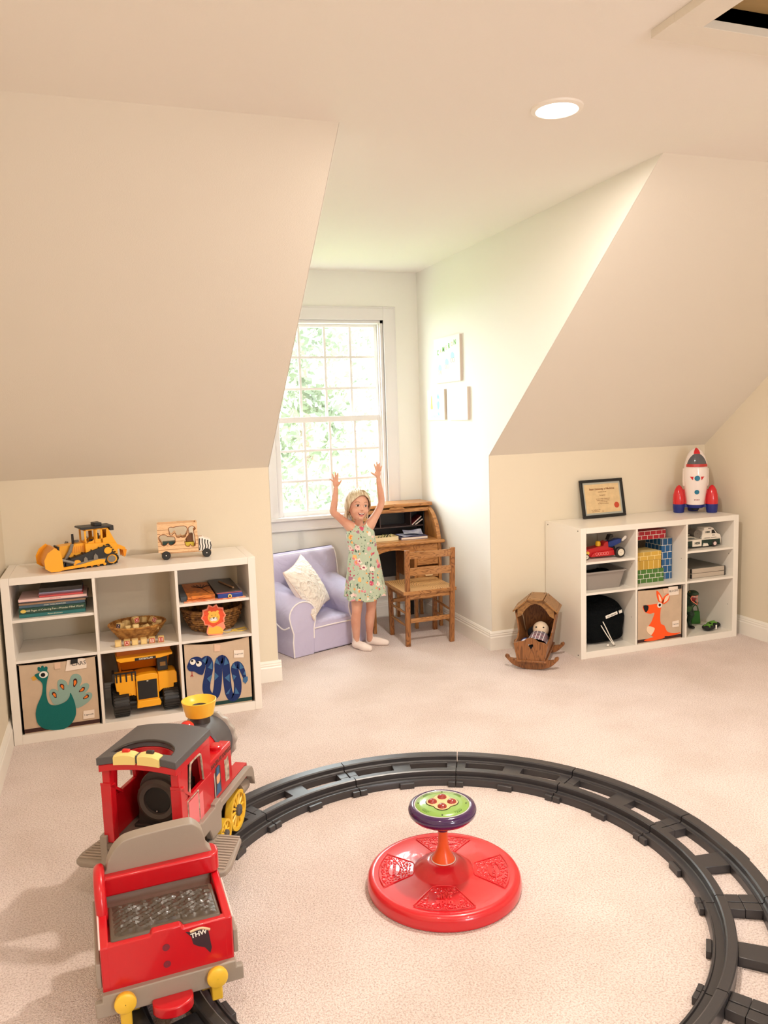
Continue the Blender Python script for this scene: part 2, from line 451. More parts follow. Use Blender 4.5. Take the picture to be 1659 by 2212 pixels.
O('panel', MB().box(HX0 - .015, HX1 + .015, HY0 - .015, HY1 + .015, CH + .035, CH + .05), M_hatch, h, world=True)

# ---------------- garden trees outside ----------------
def leafmat(name, c1, c2):
    m = bpy.data.materials.new(name); m.use_nodes = True; t = NT(m); b = t.n['Principled BSDF']
    b.inputs['Roughness'].default_value = .6
    tc = t.new('ShaderNodeTexCoord'); n = t.new('ShaderNodeTexNoise'); n.inputs['Scale'].default_value = 1.3; n.inputs['Detail'].default_value = 4
    t.link(tc.outputs['Object'], n.inputs['Vector'])
    cr = t.new('ShaderNodeValToRGB'); cr.color_ramp.elements[0].position = .4; cr.color_ramp.elements[1].position = .6
    cr.color_ramp.elements[0].color = lin(c1); cr.color_ramp.elements[1].color = lin(c2)
    t.link(n.outputs['Fac'], cr.inputs['Fac']); t.link(cr.outputs['Color'], b.inputs['Base Color'])
    tl = t.new('ShaderNodeBsdfTranslucent'); t.link(cr.outputs['Color'], tl.inputs['Color'])
    mx = t.new('ShaderNodeMixShader'); mx.inputs['Fac'].default_value = .5
    t.link(b.outputs[0], mx.inputs[1]); t.link(tl.outputs[0], mx.inputs[2]); t.link(mx.outputs[0], t.n['Material Output'].inputs['Surface'])
    return m
M_bark = mat('bark', (120, 104, 88), .9, var=.3, bump=.4)
def tree(x, y, zg, zt, rx, n, m, label):
    rnd = random.Random(int(x * 100) + n)
    e = E('garden_tree', label, 'tree', (x, y, zg), 0, 'trees beyond the dormer window')
    O('trunk', MB().tube([(0, 0, 0), (.1, 0, (zt - zg) * .4), (0, .1, (zt - zg) * .9)], [.28, .18, .05], 10), M_bark, e)
    mb = MB(); cz = (zt - zg) * .56; hz = (zt - zg) * .46
    cl = [(rnd.uniform(-1, 1) * rx * .75, rnd.uniform(-1, 1) * rx * .6, cz + rnd.uniform(-1, 1) * hz * .85, rnd.uniform(.5, 1.1)) for _ in range(60)]
    for k in range(n):
        c = cl[k % 60]; d = Vector((rnd.gauss(0, 1), rnd.gauss(0, 1), rnd.gauss(0, 1))).normalized() * c[3] * rnd.uniform(.5, 1)
        p = Vector(c[:3]) + d; s = rnd.uniform(.05, .11)
        a = Vector((rnd.gauss(0, 1), rnd.gauss(0, 1), rnd.gauss(0, 1))).normalized(); b = a.orthogonal().normalized()
        mb.add([p - a * s, p + b * s * .6, p + a * s, p - b * s * .6], [(0, 1, 2, 3)])
    O('foliage', mb, m, e, smooth=0, kind='stuff')
tree(2.0, 8.0, -4.2, 4.6, 2.6, 20000, leafmat('leaf_a', (122, 132, 112), (150, 158, 132)), 'nearest pale green leafy tree right outside the dormer window')
tree(4.6, 15.0, -4.2, 6.0, 3.4, 14000, leafmat('leaf_c', (124, 134, 118), (148, 156, 136)), 'leafy tree standing farther off behind the nearest one')
ST('ground_outside', MB().box(-30, 30, 3, 60, -4.4, -4.2), mat('lawn', (140, 160, 100), .9, var=.2))
# ---------------- outlines for printed and cut-out art (metres) ----------------
pea_body=((-.396,.322),(-.416,.315),(-.405,.295),(-.391,.279),(-.386,.26),(-.392,.223),(-.404,.196),(-.417,.169),(-.425,.137),(-.425,.109),(-.419,.084),(-.404,.065),(-.379,.051),(-.345,.044),(-.311,.044),(-.284,.059),(-.265,.083),(-.255,.11),(-.255,.144),(-.26,.174),(-.267,.197),(-.273,.21),(-.278,.191),(-.292,.174),(-.315,.163),(-.341,.16),(-.362,.168),(-.371,.186),(-.374,.215),(-.372,.248),(-.366,.28),(-.358,.308),(-.359,.32),(-.37,.328),(-.383,.331))
pea_crest=((-.398,.33),(-.401,.347),(-.394,.349),(-.388,.343),(-.385,.351),(-.377,.352),(-.374,.343),(-.367,.348),(-.36,.343),(-.361,.334),(-.366,.325))
pea_beak=((-.416,.311),(-.432,.303),(-.426,.296),(-.427,.289),(-.416,.29),(-.406,.295))
pea_tail=((-.345,.165),(-.359,.199),(-.362,.223),(-.352,.238),(-.335,.235),(-.323,.226),(-.325,.255),(-.319,.276),(-.302,.277),(-.286,.264),(-.279,.244),(-.267,.28),(-.256,.294),(-.236,.294),(-.222,.281),(-.22,.259),(-.23,.234),(-.214,.244),(-.196,.244),(-.189,.231),(-.196,.213),(-.213,.196),(-.195,.2),(-.181,.193),(-.181,.176),(-.194,.159),(-.217,.143),(-.239,.134),(-.254,.137),(-.274,.186),(-.31,.165))
pea_drop0=((-.245,.274),(-.241,.27),(-.239,.261),(-.24,.251),(-.247,.242),(-.251,.236),(-.255,.234),(-.257,.238),(-.258,.246),(-.256,.256),(-.256,.267),(-.251,.273))
pea_drop1=((-.311,.258),(-.306,.258),(-.3,.254),(-.296,.247),(-.297,.238),(-.297,.231),(-.298,.228),(-.302,.229),(-.306,.233),(-.31,.24),(-.315,.247),(-.314,.254))
pea_drop2=((-.346,.224),(-.341,.224),(-.336,.22),(-.332,.213),(-.332,.204),(-.332,.197),(-.334,.194),(-.337,.195),(-.342,.199),(-.345,.207),(-.35,.213),(-.35,.22))
pea_drop3=((-.209,.227),(-.209,.221),(-.211,.215),(-.217,.209),(-.226,.208),(-.232,.207),(-.235,.208),(-.235,.212),(-.231,.217),(-.225,.222),(-.22,.229),(-.214,.229))
pea_drop4=((-.195,.188),(-.194,.183),(-.197,.177),(-.203,.173),(-.212,.172),(-.217,.171),(-.22,.173),(-.22,.176),(-.216,.181),(-.21,.185),(-.204,.191),(-.198,.191))
pea_misc=((-.379,.312),(-.361,.31),(-.381,.311),(-.49,.053),(-.148,.057),(-.33,.36),(-.304,.359),(-.306,.331),(-.33,.33),(-.28,.368),(-.196,.366),(-.193,.318),(-.288,.316),(-.26,.372),(-.228,.373),(-.231,.349),(-.261,.349),(-.223,.115),(-.175,.115),(-.177,.076),(-.227,.076))
snake_path=((.314,.254),(.333,.274),(.351,.284),(.361,.267),(.361,.241),(.353,.205),(.343,.164),(.341,.13),(.352,.103),(.369,.094),(.386,.107),(.397,.156),(.403,.219),(.406,.26),(.423,.279),(.439,.256),(.441,.213),(.443,.149),(.449,.097),(.466,.073),(.487,.092),(.493,.142),(.486,.186),(.483,.224),(.497,.239),(.514,.22),(.525,.184),(.53,.162))
snake_head=((.26,.272),(.273,.295),(.293,.304),(.317,.3),(.338,.278),(.342,.252),(.335,.228),(.326,.211),(.308,.217),(.289,.232),(.266,.238),(.256,.256))
snake_tip=((.52,.164),(.53,.172),(.543,.171),(.543,.152),(.531,.137),(.519,.149))
snake_tri=(((.328,.282),(.351,.299),(.343,.265)),((.354,.242),(.377,.273),(.375,.231)),((.346,.189),(.371,.206),(.361,.165)),((.389,.263),(.398,.287),(.414,.247)),((.43,.244),(.441,.285),(.455,.25)),((.384,.217),(.403,.193),(.382,.175)),((.431,.181),(.456,.198),(.454,.156)),((.47,.192),(.488,.181),(.473,.162)),((.43,.096),(.458,.126),(.447,.098)),((.475,.093),(.481,.127),(.498,.09)),((.468,.227),(.48,.25),(.492,.217)),((.508,.251),(.527,.218),(.506,.213)),((.521,.185),(.533,.205),(.535,.179)))
snake_misc=((.284,.281),(.298,.279),(.281,.288),(.312,.265),(.308,.275),(.277,.232),(.277,.215),(.268,.208),(.281,.2),(.39,.355),(.42,.349),(.416,.317),(.389,.319),(.483,.313),(.531,.309),(.529,.271),(.482,.276),(.371,.05),(.556,.051),(.371,.064),(.556,.062))
kan_body=((2.89,.266),(2.941,.268),(2.998,.268),(3.02,.262),(3.013,.23),(3.01,.181),(3.016,.143),(3.04,.131),(3.054,.102),(3.073,.084),(3.117,.074),(3.16,.073),(3.132,.064),(3.073,.061),(3.037,.065),(3.048,.059),(3.03,.052),(2.986,.048),(2.943,.047),(2.9,.052),(2.903,.059),(2.943,.066),(2.964,.069),(2.943,.084),(2.946,.109),(2.957,.126),(2.935,.138),(2.924,.136),(2.945,.158),(2.96,.187),(2.97,.216),(2.941,.213),(2.909,.223),(2.891,.243))
kan_nose=((2.89,.268),(2.923,.265),(2.922,.24),(2.907,.226),(2.895,.243))
kan_ear1=((2.983,.348),(3.001,.335),(3.019,.308),(3.033,.286),(3.027,.268),(3.005,.273),(2.987,.306))
kan_ear1i=((2.996,.326),(3.012,.303),(3.018,.281),(3.005,.282),(2.998,.305))
kan_ear2=((3.074,.321),(3.045,.312),(3.03,.295),(3.024,.271),(3.034,.261),(3.06,.273),(3.074,.29))
kan_ear2i=((3.07,.314),(3.048,.305),(3.038,.288),(3.033,.27),(3.055,.279),(3.067,.294))
kan_pouch=((2.924,.139),(2.956,.131),(2.971,.118),(2.953,.089),(2.939,.085),(2.917,.106),(2.915,.125))
kan_misc=((3.004,.259),(3.02,.258),(2.861,.07),(3.165,.074),(2.861,.055),(3.165,.056),(3.026,.356),(3.062,.356),(3.066,.325),(3.034,.326),(3.067,.364),(3.157,.361),(3.158,.309),(3.07,.31),(3.098,.147),(3.145,.15),(3.146,.112),(3.098,.112))
lion_out=((.417,.543),(.425,.527),(.449,.522),(.449,.506),(.46,.485),(.451,.47),(.452,.451),(.446,.446),(.452,.434),(.454,.423),(.444,.413),(.439,.392),(.426,.388),(.369,.394),(.362,.404),(.365,.423),(.372,.442),(.354,.445),(.351,.464),(.339,.48),(.348,.498),(.348,.52),(.37,.525),(.378,.544),(.399,.533))
lion_mane=((.416,.535),(.422,.522),(.444,.517),(.445,.503),(.453,.485),(.444,.471),(.446,.454),(.43,.448),(.411,.439),(.393,.433),(.377,.446),(.358,.45),(.356,.466),(.346,.481),(.354,.496),(.354,.514),(.374,.52),(.38,.537),(.399,.528))
lion_misc=((.399,.479),(.43,.476),(.401,.512),(.381,.508),(.419,.508),(.39,.491),(.407,.49),(.399,.477))
lion_body=((.374,.435),(.393,.428),(.411,.435),(.429,.429),(.442,.413),(.437,.395),(.372,.399),(.367,.406))
truck_body=((.159,.953),(.36,.936),(.357,.81),(.157,.82))
tr_a1=((.219,.921),(.23,.927),(.242,.924),(.255,.928),(.293,.929),(.307,.918),(.307,.898),(.301,.888),(.296,.875),(.279,.874),(.276,.883),(.271,.875),(.256,.876),(.251,.896),(.243,.897),(.234,.887),(.223,.891),(.222,.905))
tr_a2=((.318,.922),(.333,.927),(.348,.913),(.337,.903),(.339,.883),(.342,.86),(.341,.829),(.324,.828),(.318,.838),(.312,.827),(.297,.831),(.292,.851),(.3,.868),(.313,.885),(.314,.902),(.312,.913))
tr_a3=((.171,.879),(.183,.891),(.204,.891),(.212,.883),(.244,.878),(.247,.861),(.248,.852),(.235,.84),(.218,.842),(.215,.853),(.203,.84),(.185,.841),(.181,.854),(.174,.865))
tr_misc=((.203,.794),(.396,.789),(.361,.874),(.359,.807),(.394,.865),(.424,.806),(.418,.858),(.169,.943),(.35,.95))
# ---------------- shelf units ----------------
M_lam = mat('white_laminate', (238, 232, 224), 0.35)
M_lamR = mat('white_laminate_satin', (240, 235, 226), 0.32)
M_dark = mat('near_black', (22, 20, 19), 0.5)
M_hole = mat('screw_hole', (40, 36, 32), 0.6)
def shelf_unit(label, x0, x1, yf, yb, H, fs, ft, fb, divs, zm, inserts, m, holes):
    e = E('cube_shelf_unit', label, 'shelf', ((x0 + x1) / 2, (yf + yb) / 2, 0), 0, 'cube shelf units along the knee wall')
    k = dict(world=True, bev=.0012)
    a = O('side_panel', MB().box(x0, x0 + fs, yf, yb, 0, H), m, e, **k)
    b = O('side_panel', MB().box(x1 - fs, x1, yf, yb, 0, H), m, e, **k)
    O('top_panel', MB().box(x0 + fs + .0006, x1 - fs - .0006, yf, yb, H - ft, H), m, e, **k)
    O('bottom_panel', MB().box(x0 + fs, x1 - fs, yf, yb, 0, fb), m, e, **k)
    for d in divs: O('divider', MB().box(d - .0065, d + .0065, yf, yb - .002, fb, H - ft), m, e, **k)
    xs = [x0 + fs] + list(divs) + [x1 - fs]
    for i in range(3):
        xa = xs[i] + (.0065 if i else 0); xb = xs[i + 1] - (.0065 if i < 2 else 0)
        O('shelf_board', MB().box(xa, xb, yf + .001, yb - .002, zm - .013, zm), m, e, **k)
        if inserts[i]: O('insert_shelf', MB().box(xa, xb, yf + .006, yb - .004, inserts[i] - .013, inserts[i]), m, e, **k)
    if holes:
        cx, cy = (x0 + x1) / 2, (yf + yb) / 2
        for yy in (yf + .03, yb - .03):
            for zz in (H - .018, .018): O('screw_cap', MB().cyl((x0 - .0005 - cx, yy - cy, zz), (x0 + .004 - cx, yy - cy, zz), .004, 12), M_hole, e)
        for dx in (divs[0] - .0066, divs[1] - .0066, x1 - fs - .0001):
            for zz in (.2, .52): O('peg_hole', MB().cyl((dx - cx, yf + .04 - cy, zz), (dx + .001 - cx, yf + .04 - cy, zz), .0025, 10), M_hole, e)
    return e
LF, RF = -.397, -.390
shelf_unit('white cube shelf unit by the left wall, bulldozer on its top', -.523, .608, LF, -.018, .768, .035, .033, .043, (-.137, .231), .389, (.575, None, .569), M_lam, False)
shelf_unit('white cube shelf unit by the right wall, toy rocket on its top', 2.456, 3.576, RF, -.006, .762, .036, .033, .040, (2.834, 3.19), .384, (.562, None, .565), M_lamR, True)

# ---------------- fabric bins ----------------
M_can = mat('bin_canvas', (206, 182, 156), 0.9, var=.08, vscale=20, bump=.1, bscale=500)
M_canL = mat('bin_tab', (224, 190, 165), 0.9)
M_paper = mat('paper_label', (240, 226, 212), 0.8)
M_ink = mat('ink', (42, 34, 32), 0.7)
def felt(name, c): return mat('felt_' + name, c, 0.9, bump=.15, bscale=300)
def fabric_bin(label, x0, x1, yf, yb, z1, zb, sag, stripe, art):
    e = E('fabric_bin', label, 'storage bin', ((x0 + x1) / 2, (yf + yb) / 2, zb), 0, 'printed fabric bins in the cubes')
    mb = MB(); n = 16; t = .006
    def top(u): return z1 - sag * math.sin(PI * u)
    for (ax, ay, bx, by, nx, ny) in ((x0, yf, x1, yf, 0, 1), (x1, yf, x1, yb, -1, 0), (x1, yb, x0, yb, 0, -1), (x0, yb, x0, yf, 1, 0)):
        rings = []
        for i in range(n + 1):
            u = i / n; x = ax + (bx - ax) * u; y = ay + (by - ay) * u; tz = top(u) if ny == 1 else z1 - sag * .4
            if ny != 1: tz = z1 - (sag * .4) * math.sin(PI * u)
            rings.append([(x, y, zb), (x, y, tz), (x + nx * t, y + ny * t, tz), (x + nx * t, y + ny * t, zb)])
        mb.ring(rings)
    mb.box(x0 + .002, x1 - .002, yf + .002, yb - .002, zb, zb + .006)
    O('bin_body', mb, M_can, e, world=True, recalc=True)
    y = yf
    O('base_stripe', MB().prism([(x0 + .006, zb + .004), (x1 - .006, zb + .004), (x1 - .006, zb + .022), (x0 + .006, zb + .022)], y - .001, y), stripe, e, world=True)
    art(e, y)
    return e
def appl(e, y, name, pts, m, lvl=1, smooth=3, th=.0012):
    p = catmull([(a, 0, b) for a, b in pts], smooth, True) if smooth else [(a, 0, b) for a, b in pts]
    return O(name, MB().prism([(q[0], q[2]) for q in p], y - .0008 * lvl - th, y - .0002), m, e, world=True, smooth=0)
F_teal, F_lt, F_dk, F_or = felt('teal', (0, 104, 100)), felt('pale_teal', (140, 170, 160)), felt('dark_brown', (66, 34, 30)), felt('orange', (240, 126, 40))
F_wh, F_bk, F_yel = felt('white', (240, 236, 228)), felt('black', (24, 20, 22)), felt('mustard', (214, 160, 60))
F_navy, F_blue, F_red = felt('navy', (22, 44, 100)), felt('dusk_blue', (62, 106, 150)), felt('red', (170, 60, 50))
F_kang, F_cream = felt('bright_orange', (255, 92, 30)), felt('cream', (244, 216, 186))
def bin_label(e, y, pts, words, size, rz=0):
    O('name_tag', MB().prism(pts, y - .0035, y - .001), M_paper, e, world=True, smooth=0)
    cx = sum(p[0] for p in pts) / len(pts); cz = sum(p[1] for p in pts) / len(pts)
    M = Matrix.Translation((cx, y - .0036, cz)) @ Matrix.Rotation(rad(90), 4, 'X') @ Matrix.Rotation(rad(rz), 4, 'Z')
    txt('lettering', words, size, M, M_ink, e, .0004, world=True)
def art_peacock(e, y):
    appl(e, y, 'tail_patch', pea_tail, F_lt, 1)
    for d in (pea_drop0, pea_drop1, pea_drop2, pea_drop3, pea_drop4):
        appl(e, y, 'tail_drop', d, F_dk, 2, 2)
        cx = sum(p[0] for p in d) / 12; cz = sum(p[1] for p in d) / 12
        appl(e, y, 'tail_drop_center', [(cx + (p[0] - cx) * .62, cz + (p[1] - cz) * .62) for p in d], F_or, 4, 2)
    appl(e, y, 'beak_patch', pea_beak, F_yel, 1, 0)
    appl(e, y, 'crest_patch', pea_crest, F_teal, 1)
    appl(e, y, 'peacock_patch', pea_body, F_teal, 3)
    appl(e, y, 'eye_patch', circ(-.379, .312, .0185, 24, .0155), F_wh, 4, 0)
    appl(e, y, 'pupil_patch', circ(-.381, .311, .0095, 20), F_bk, 5, 0)
    appl(e, y, 'pull_tab', pea_misc[5:9], M_canL, 3, 0)
    bin_label(e, y, [(-.286, .314), (-.195, .318), (-.193, .335), (-.199, .362), (-.212, .366), (-.275, .364)], 'CARS', .026, 2)
    appl(e, y, 'binder_clip', [(-.262, .345), (-.231, .349), (-.229, .368), (-.259, .367)], M_dark, 5, 0, .006)
    bin_label(e, y, pea_misc[17:21], '3 sprouts', .011, 2)
def art_snake(e, y):
    p = catmull([(a, 0, b) for a, b in snake_path], 4)
    n = len(p); L = []; R_ = []
    for i in range(n):
        a = Vector(p[max(i - 1, 0)]); b = Vector(p[min(i + 1, n - 1)]); d = (b - a).normalized(); nn = Vector((-d.z, 0, d.x))
        w = .0185 * (1 if i < n * .86 else max(.35, 1 - .65 * (i - n * .86) / (n * .14)))
        L.append(Vector(p[i]) + nn * w); R_.append(Vector(p[i]) - nn * w)
    mb = MB()
    for i in range(n - 1):
        for yy, fl in ((y - .0016, 1),):
            q = [Vector((v.x, yy, v.z)) for v in (L[i], R_[i], R_[i + 1], L[i + 1])]
            mb.add(q, [(0, 1, 2, 3)])
    mb.box(snake_path[0][0] - .001, snake_path[0][0] + .001, y - .0015, y - .0003, snake_path[0][1] - .001, snake_path[0][1] + .001)
    O('snake_body_patch', mb, F_navy, e, world=True, smooth=0)
    appl(e, y, 'snake_head_patch', snake_head, F_navy, 2)
    appl(e, y, 'snake_tail_tip', snake_tip, F_blue, 3, 0)
    for t in snake_tri: appl(e, y, 'scale_patch', t, F_blue, 2.5, 0)
    for (ex, ez, px, pz) in ((.284, .281, .281, .287), (.312, .268, .308, .275)):
        appl(e, y, 'eye_patch', circ(ex, ez, .0135), F_wh, 4, 0); appl(e, y, 'pupil_patch', circ(px, pz, .0055), F_bk, 5, 0)
    appl(e, y, 'tongue_patch', [(.276, .234), (.279, .234), (.279, .217), (.283, .208), (.280, .207), (.277, .213), (.270, .208), (.269, .211), (.276, .218)], F_red, 2, 0)
    appl(e, y, 'pull_tab', snake_misc[9:13], M_canL, 3, 0)
    bin_label(e, y, snake_misc[13:17], '3 sprouts', .011, 1)
def art_kangaroo(e, y):
    for p, m, l in ((kan_body, F_kang, 1), (kan_nose, F_bk, 3), (kan_ear1, F_kang, 2), (kan_ear1i, F_cream, 4), (kan_ear2, F_kang, 2), (kan_ear2i, F_cream, 4), (kan_pouch, F_cream, 3)):
        appl(e, y, 'kangaroo_patch', p, m, l, 2)
    appl(e, y, 'eye_patch', circ(3.004, .259, .0165), F_wh, 4, 0); appl(e, y, 'pupil_patch', circ(3.004, .260, .0085), F_bk, 5, 0)
    appl(e, y, 'pull_tab', kan_misc[6:10], M_canL, 3, 0)
    bin_label(e, y, [(3.067, .362), (3.140, .361), (3.142, .309), (3.070, .310)], 'BLOCKS', .017, 2)
    appl(e, y, 'binder_clip', [(3.135, .345), (3.155, .345), (3.155, .366), (3.135, .366)], M_dark, 5, 0, .006)
    bin_label(e, y, kan_misc[14:18], '3 sprouts', .011, 1)
fabric_bin('beige fabric bin with a teal peacock and a paper reading CARS', -.484, -.149, -.385, -.04, .366, .044, .006, felt('brown_stripe', (66, 38, 34)), art_peacock)
fabric_bin('beige fabric bin with a navy blue snake', .241, .566, -.385, -.04, .372, .044, .016, felt('green_stripe', (24, 60, 56)), art_snake)
fabric_bin('beige fabric bin with a bright orange kangaroo and a paper reading BLOCKS', 2.846, 3.172, -.378, -.04, .360, .041, .006, felt('brown_stripe', (66, 38, 34)), art_kangaroo)

# ---------------- books and magazines, left shelf, top left cube ----------------
def book(label, x0, x1, y0, y1, z0, z1, cover, spine=None, rz=0, words=None, wc=None, ws=.01, group='books stacked in the top left cube'):
    cx, cy = (x0 + x1) / 2, (y0 + y1) / 2
    e = E('book', label, 'book', (cx, cy, z0), rz, group)
    w, d, h = (x1 - x0) / 2, (y1 - y0) / 2, z1 - z0; t = min(.0012, h * .18)
    mb = MB().box(-w, w, -d, d, 0, t).box(-w, w, -d, d, h - t, h).box(-w, w, -d, -d + t, t, h - t)
    O('cover', mb, cover, e)
    O('pages', MB().box(-w + .002, w - .002, -d + t, d - .003, t, h - t), M_paper, e)
    if words: txt('spine_lettering', words, ws, face_front(.01, -d - .0002, h / 2), wc, e, .0003, sx=1.0)
    return e
def cm(n, c, **k): return mat('cover_' + n, c, .35, **k)
M_ltxt = mat('light_print', (235, 232, 205), .6)
book('teal softcover book at the very bottom of the book stack', -.461, -.180, -.36, -.14, .5765, .5925, cm('teal', (40, 112, 112)), words='Picture Dictionary', wc=M_ltxt, ws=.0085)
b = book('thick dark green coloring book titled Wonder-Filled World', -.461, -.178, -.362, -.15, .5935, .619, cm('green', (30, 70, 58)), words='400 Pages of Coloring Fun\u2014Wonder-Filled World', wc=M_ltxt, ws=.0118)
O('badge', MB().prism(circ(-.1225, .0125, .012, 20, .008), -.1072, -.106), mat('badge_yellow', (226, 196, 92), .5), b, smooth=0)
book('slate blue thin book just above the thick green one', -.458, -.179, -.358, -.15, .620, .632, cm('slate', (70, 98, 116)), words='STORY THINKS ADVENTURES', wc=M_ltxt, ws=.007)
book('thin brown magazine above the slate blue book', -.459, -.176, -.36, -.16, .633, .641, cm('brownmag', (150, 120, 96)))
book('thin grey magazine jutting to the right in the middle of the stack', -.455, -.166, -.352, -.15, .642, .648, cm('greymag', (120, 112, 120)))
book('pale pink picture book with pink lettering on its spine', -.459, -.170, -.362, -.16, .649, .660, cm('palepink', (236, 200, 196)), words='picture stories', wc=mat('pink_print', (216, 90, 96), .5), ws=.008)
book('white book with a red spine end, lowest of the short pile', -.372, -.186, -.352, -.17, .661, .668, cm('redwhite', (206, 82, 84)))
book('thin mauve book in the short pile', -.376, -.190, -.345, -.17, .669, .675, cm('mauve', (158, 96, 112)))
book('white paged book below the dark one at the top of the pile', -.372, -.188, -.35, -.17, .676, .683, cm('greyblue', (130, 130, 152)))
book('dark glossy book on top of the whole stack', -.371, -.189, -.346, -.165, .684, .700, mat('cover_black', (48, 42, 40), .15))

# ---------------- alphabet blocks ----------------
M_blk = mat('maple_block', (226, 192, 128), .55, var=.1, vscale=60)
M_blkpink = mat('block_inset', (240, 205, 186), .6)
M_blkred = mat('block_red', (182, 44, 40), .5)
M_blkblu = mat('block_blue', (36, 42, 78), .5)
def alpha_block(label, x, y, z, rz=0, letter=None, s=.0285, tilt=(0, 0), ink=None, group='alphabet blocks in a row on the shelf', face='front'):
    e = E('alphabet_block', label, 'toy block', (x, y, z), rz, group)
    e.rotation_euler = (rad(tilt[0]), rad(tilt[1]), rad(rz))
    h = s / 2
    O('cube', MB().box(-h, h, -h, h, 0, s), M_blk, e, bev=.0016)
    ink = ink or M_blkred
    if letter:
        r = h - .003; w = .0028
        mb = MB(); y0 = -h
        for a, b_, c, d in ((-r, r, s - .003 - w, s - .003), (-r, r, .003, .003 + w), (-r, -r + w, .003, s - .003), (r - w, r, .003, s - .003)):
            mb.box(a, b_, y0 - .0006, y0, c, d)
        O('painted_border', mb, ink, e)
        O('inset', MB().box(-r + w, r - w, y0 - .0003, y0, .003 + w, s - .003 - w), M_blkpink, e)
        txt('letter', letter, .021, face_front(0, y0 - .0004, s / 2), ink, e, .0004, bold=.0006)
    else:
        r = h - .005
        O('embossed_square', MB().box(-r, r, -h - .0004, -h, .005, s - .005), mat('maple_light', (236, 206, 140), .6), e)
    return e
row = [(-.049, None), (-.009, 'A'), (.0265, None), (.0665, None), (.1045, 'I'), (.146, 'E')]
rl = ['plain maple toy block at the left end of the row', 'wooden block with a red letter A', 'plain maple toy block right beside the letter A', 'plain maple toy block left of the letter I', 'wooden block with a red letter I', 'wooden block with a red letter E at the right end']
for i, (x, l) in enumerate(row): alpha_block(rl[i], x, -.346 - .0012 * i, .3895, (-2, -4, 2, 1, -3, -3)[i], l, .0285)
# wicker basket
def wicker(name, c1, c2, s):
    m = mat(name, c1, .6); t = NT(m); b = t.n['Principled BSDF']
    tc = t.new('ShaderNodeTexCoord'); n = t.new('ShaderNodeTexNoise'); n.inputs['Scale'].default_value = s
    t.link(tc.outputs['Object'], n.inputs['Vector'])
    cr = t.new('ShaderNodeValToRGB'); cr.color_ramp.elements[0].position = .35; cr.color_ramp.elements[1].position = .65
    cr.color_ramp.elements[0].color = lin(c2); cr.color_ramp.elements[1].color = lin(c1)
    t.link(n.outputs['Fac'], cr.inputs['Fac']); t.link(cr.outputs['Color'], b.inputs['Base Color'])
    return m
M_wick = wicker('wicker_cane', (206, 150, 74), (150, 96, 40), 40)
M_grass = wicker('seagrass', (172, 122, 62), (98, 62, 30), 45)
def woven_basket(name, label, cx, cy, z, prof, ns, rw, m, sx=1, sy=1, amp=.002, rimr=.004, group=None, cane=True):
    e = E(name, label, 'basket', (cx, cy, z), 0)
    R0 = prof
    H = R0[-1][1]
    def rad_at(h):
        for (r0, h0), (r1, h1) in zip(R0, R0[1:]):
            if h <= h1 + 1e-9: return r0 + (r1 - r0) * (h - h0) / max(h1 - h0, 1e-6)
        return R0[-1][0]
    nrow = max(3, int(H / (rw * 1.75)))
    mb = MB()
    for j in range(nrow):
        h = rw + (H - rw * 1.5) * j / (nrow - 1); r = rad_at(h)
        pts = []
        N = ns * 2
        for i in range(N):
            a = 2 * PI * i / N; d = amp * (1 if (i + j) % 2 else -1)
            pts.append(((r + d) * math.cos(a) * sx, (r + d) * math.sin(a) * sy, h))
        mb.tube(pts, rw, 6, closed=True)
    O('weave', mb, m, e, kind='stuff')
    mb = MB()
    for i in range(ns):
        a = 2 * PI * (i + .25) / ns
        mb.tube([(rad_at(h) * math.cos(a) * sx, rad_at(h) * math.sin(a) * sy, h + .001) for h in [H * k / 6 for k in range(7)]], rw * .7, 5)
    O('stakes', mb, m, e, kind='stuff')
    mb = MB(); r = R0[-1][0]
    for ph in (0, PI):
        mb.tube([((r + .0015 * math.cos(24 * a + ph)) * math.cos(a) * sx, (r + .0015 * math.cos(24 * a + ph)) * math.sin(a) * sy, H + .002 + .0015 * math.sin(24 * a + ph)) for a in [2 * PI * i / 120 for i in range(120)]], rimr, 6, closed=True)
    O('rim', mb, m, e)
    rings = [[(max(r - rw, .002) * math.cos(2 * PI * i / 32) * sx, max(r - rw, .002) * math.sin(2 * PI * i / 32) * sy, h + .001) for i in range(32)] for r, h in R0]
    O('liner_wall', MB().ring(rings, caps=False), m, e)
    O('base', MB().lathe([(.001, .001), (R0[0][0], .001), (R0[0][0], .006), (.001, .006)], 32, sx=sx, sy=sy), m, e)
    return e
bk = woven_basket('wicker_basket', 'shallow round golden wicker basket full of alphabet blocks', .046, -.195, .389, [(.085, 0), (.10, .02), (.120, .045), (.134, .066)], 26, .0028, M_wick, sx=1.0, sy=.92, amp=.0016)
rnd = random.Random(3)
names = [('maple block with a pale top lying in the basket front', -.01, -.085, .045, 10, None), ('block with two red bars standing tilted at the right of the basket', .068, -.02, .052, 35, 'II'),
         ('dark blue lettered block tilted at the left side of the basket', -.082, -.03, .04, -40, 'N'), ('maple block half hidden near the basket front rim', .045, -.075, .036, 65, None),
         ('block standing highest at the middle of the heap', -.005, .0, .056, 25, 'O'), ('maple block leaning behind the dark blue lettered one', -.05, .035, .04, 50, None),
         ('maple block near the back rim of the basket', .03, .055, .045, 20, None), ('maple block at the far right edge inside the basket', .098, -.02, .04, 12, None),
         ('maple block between the front block and the left rim', -.048, -.06, .036, 30, None), ('maple block at the right front of the heap', .082, -.066, .036, 5, None)]
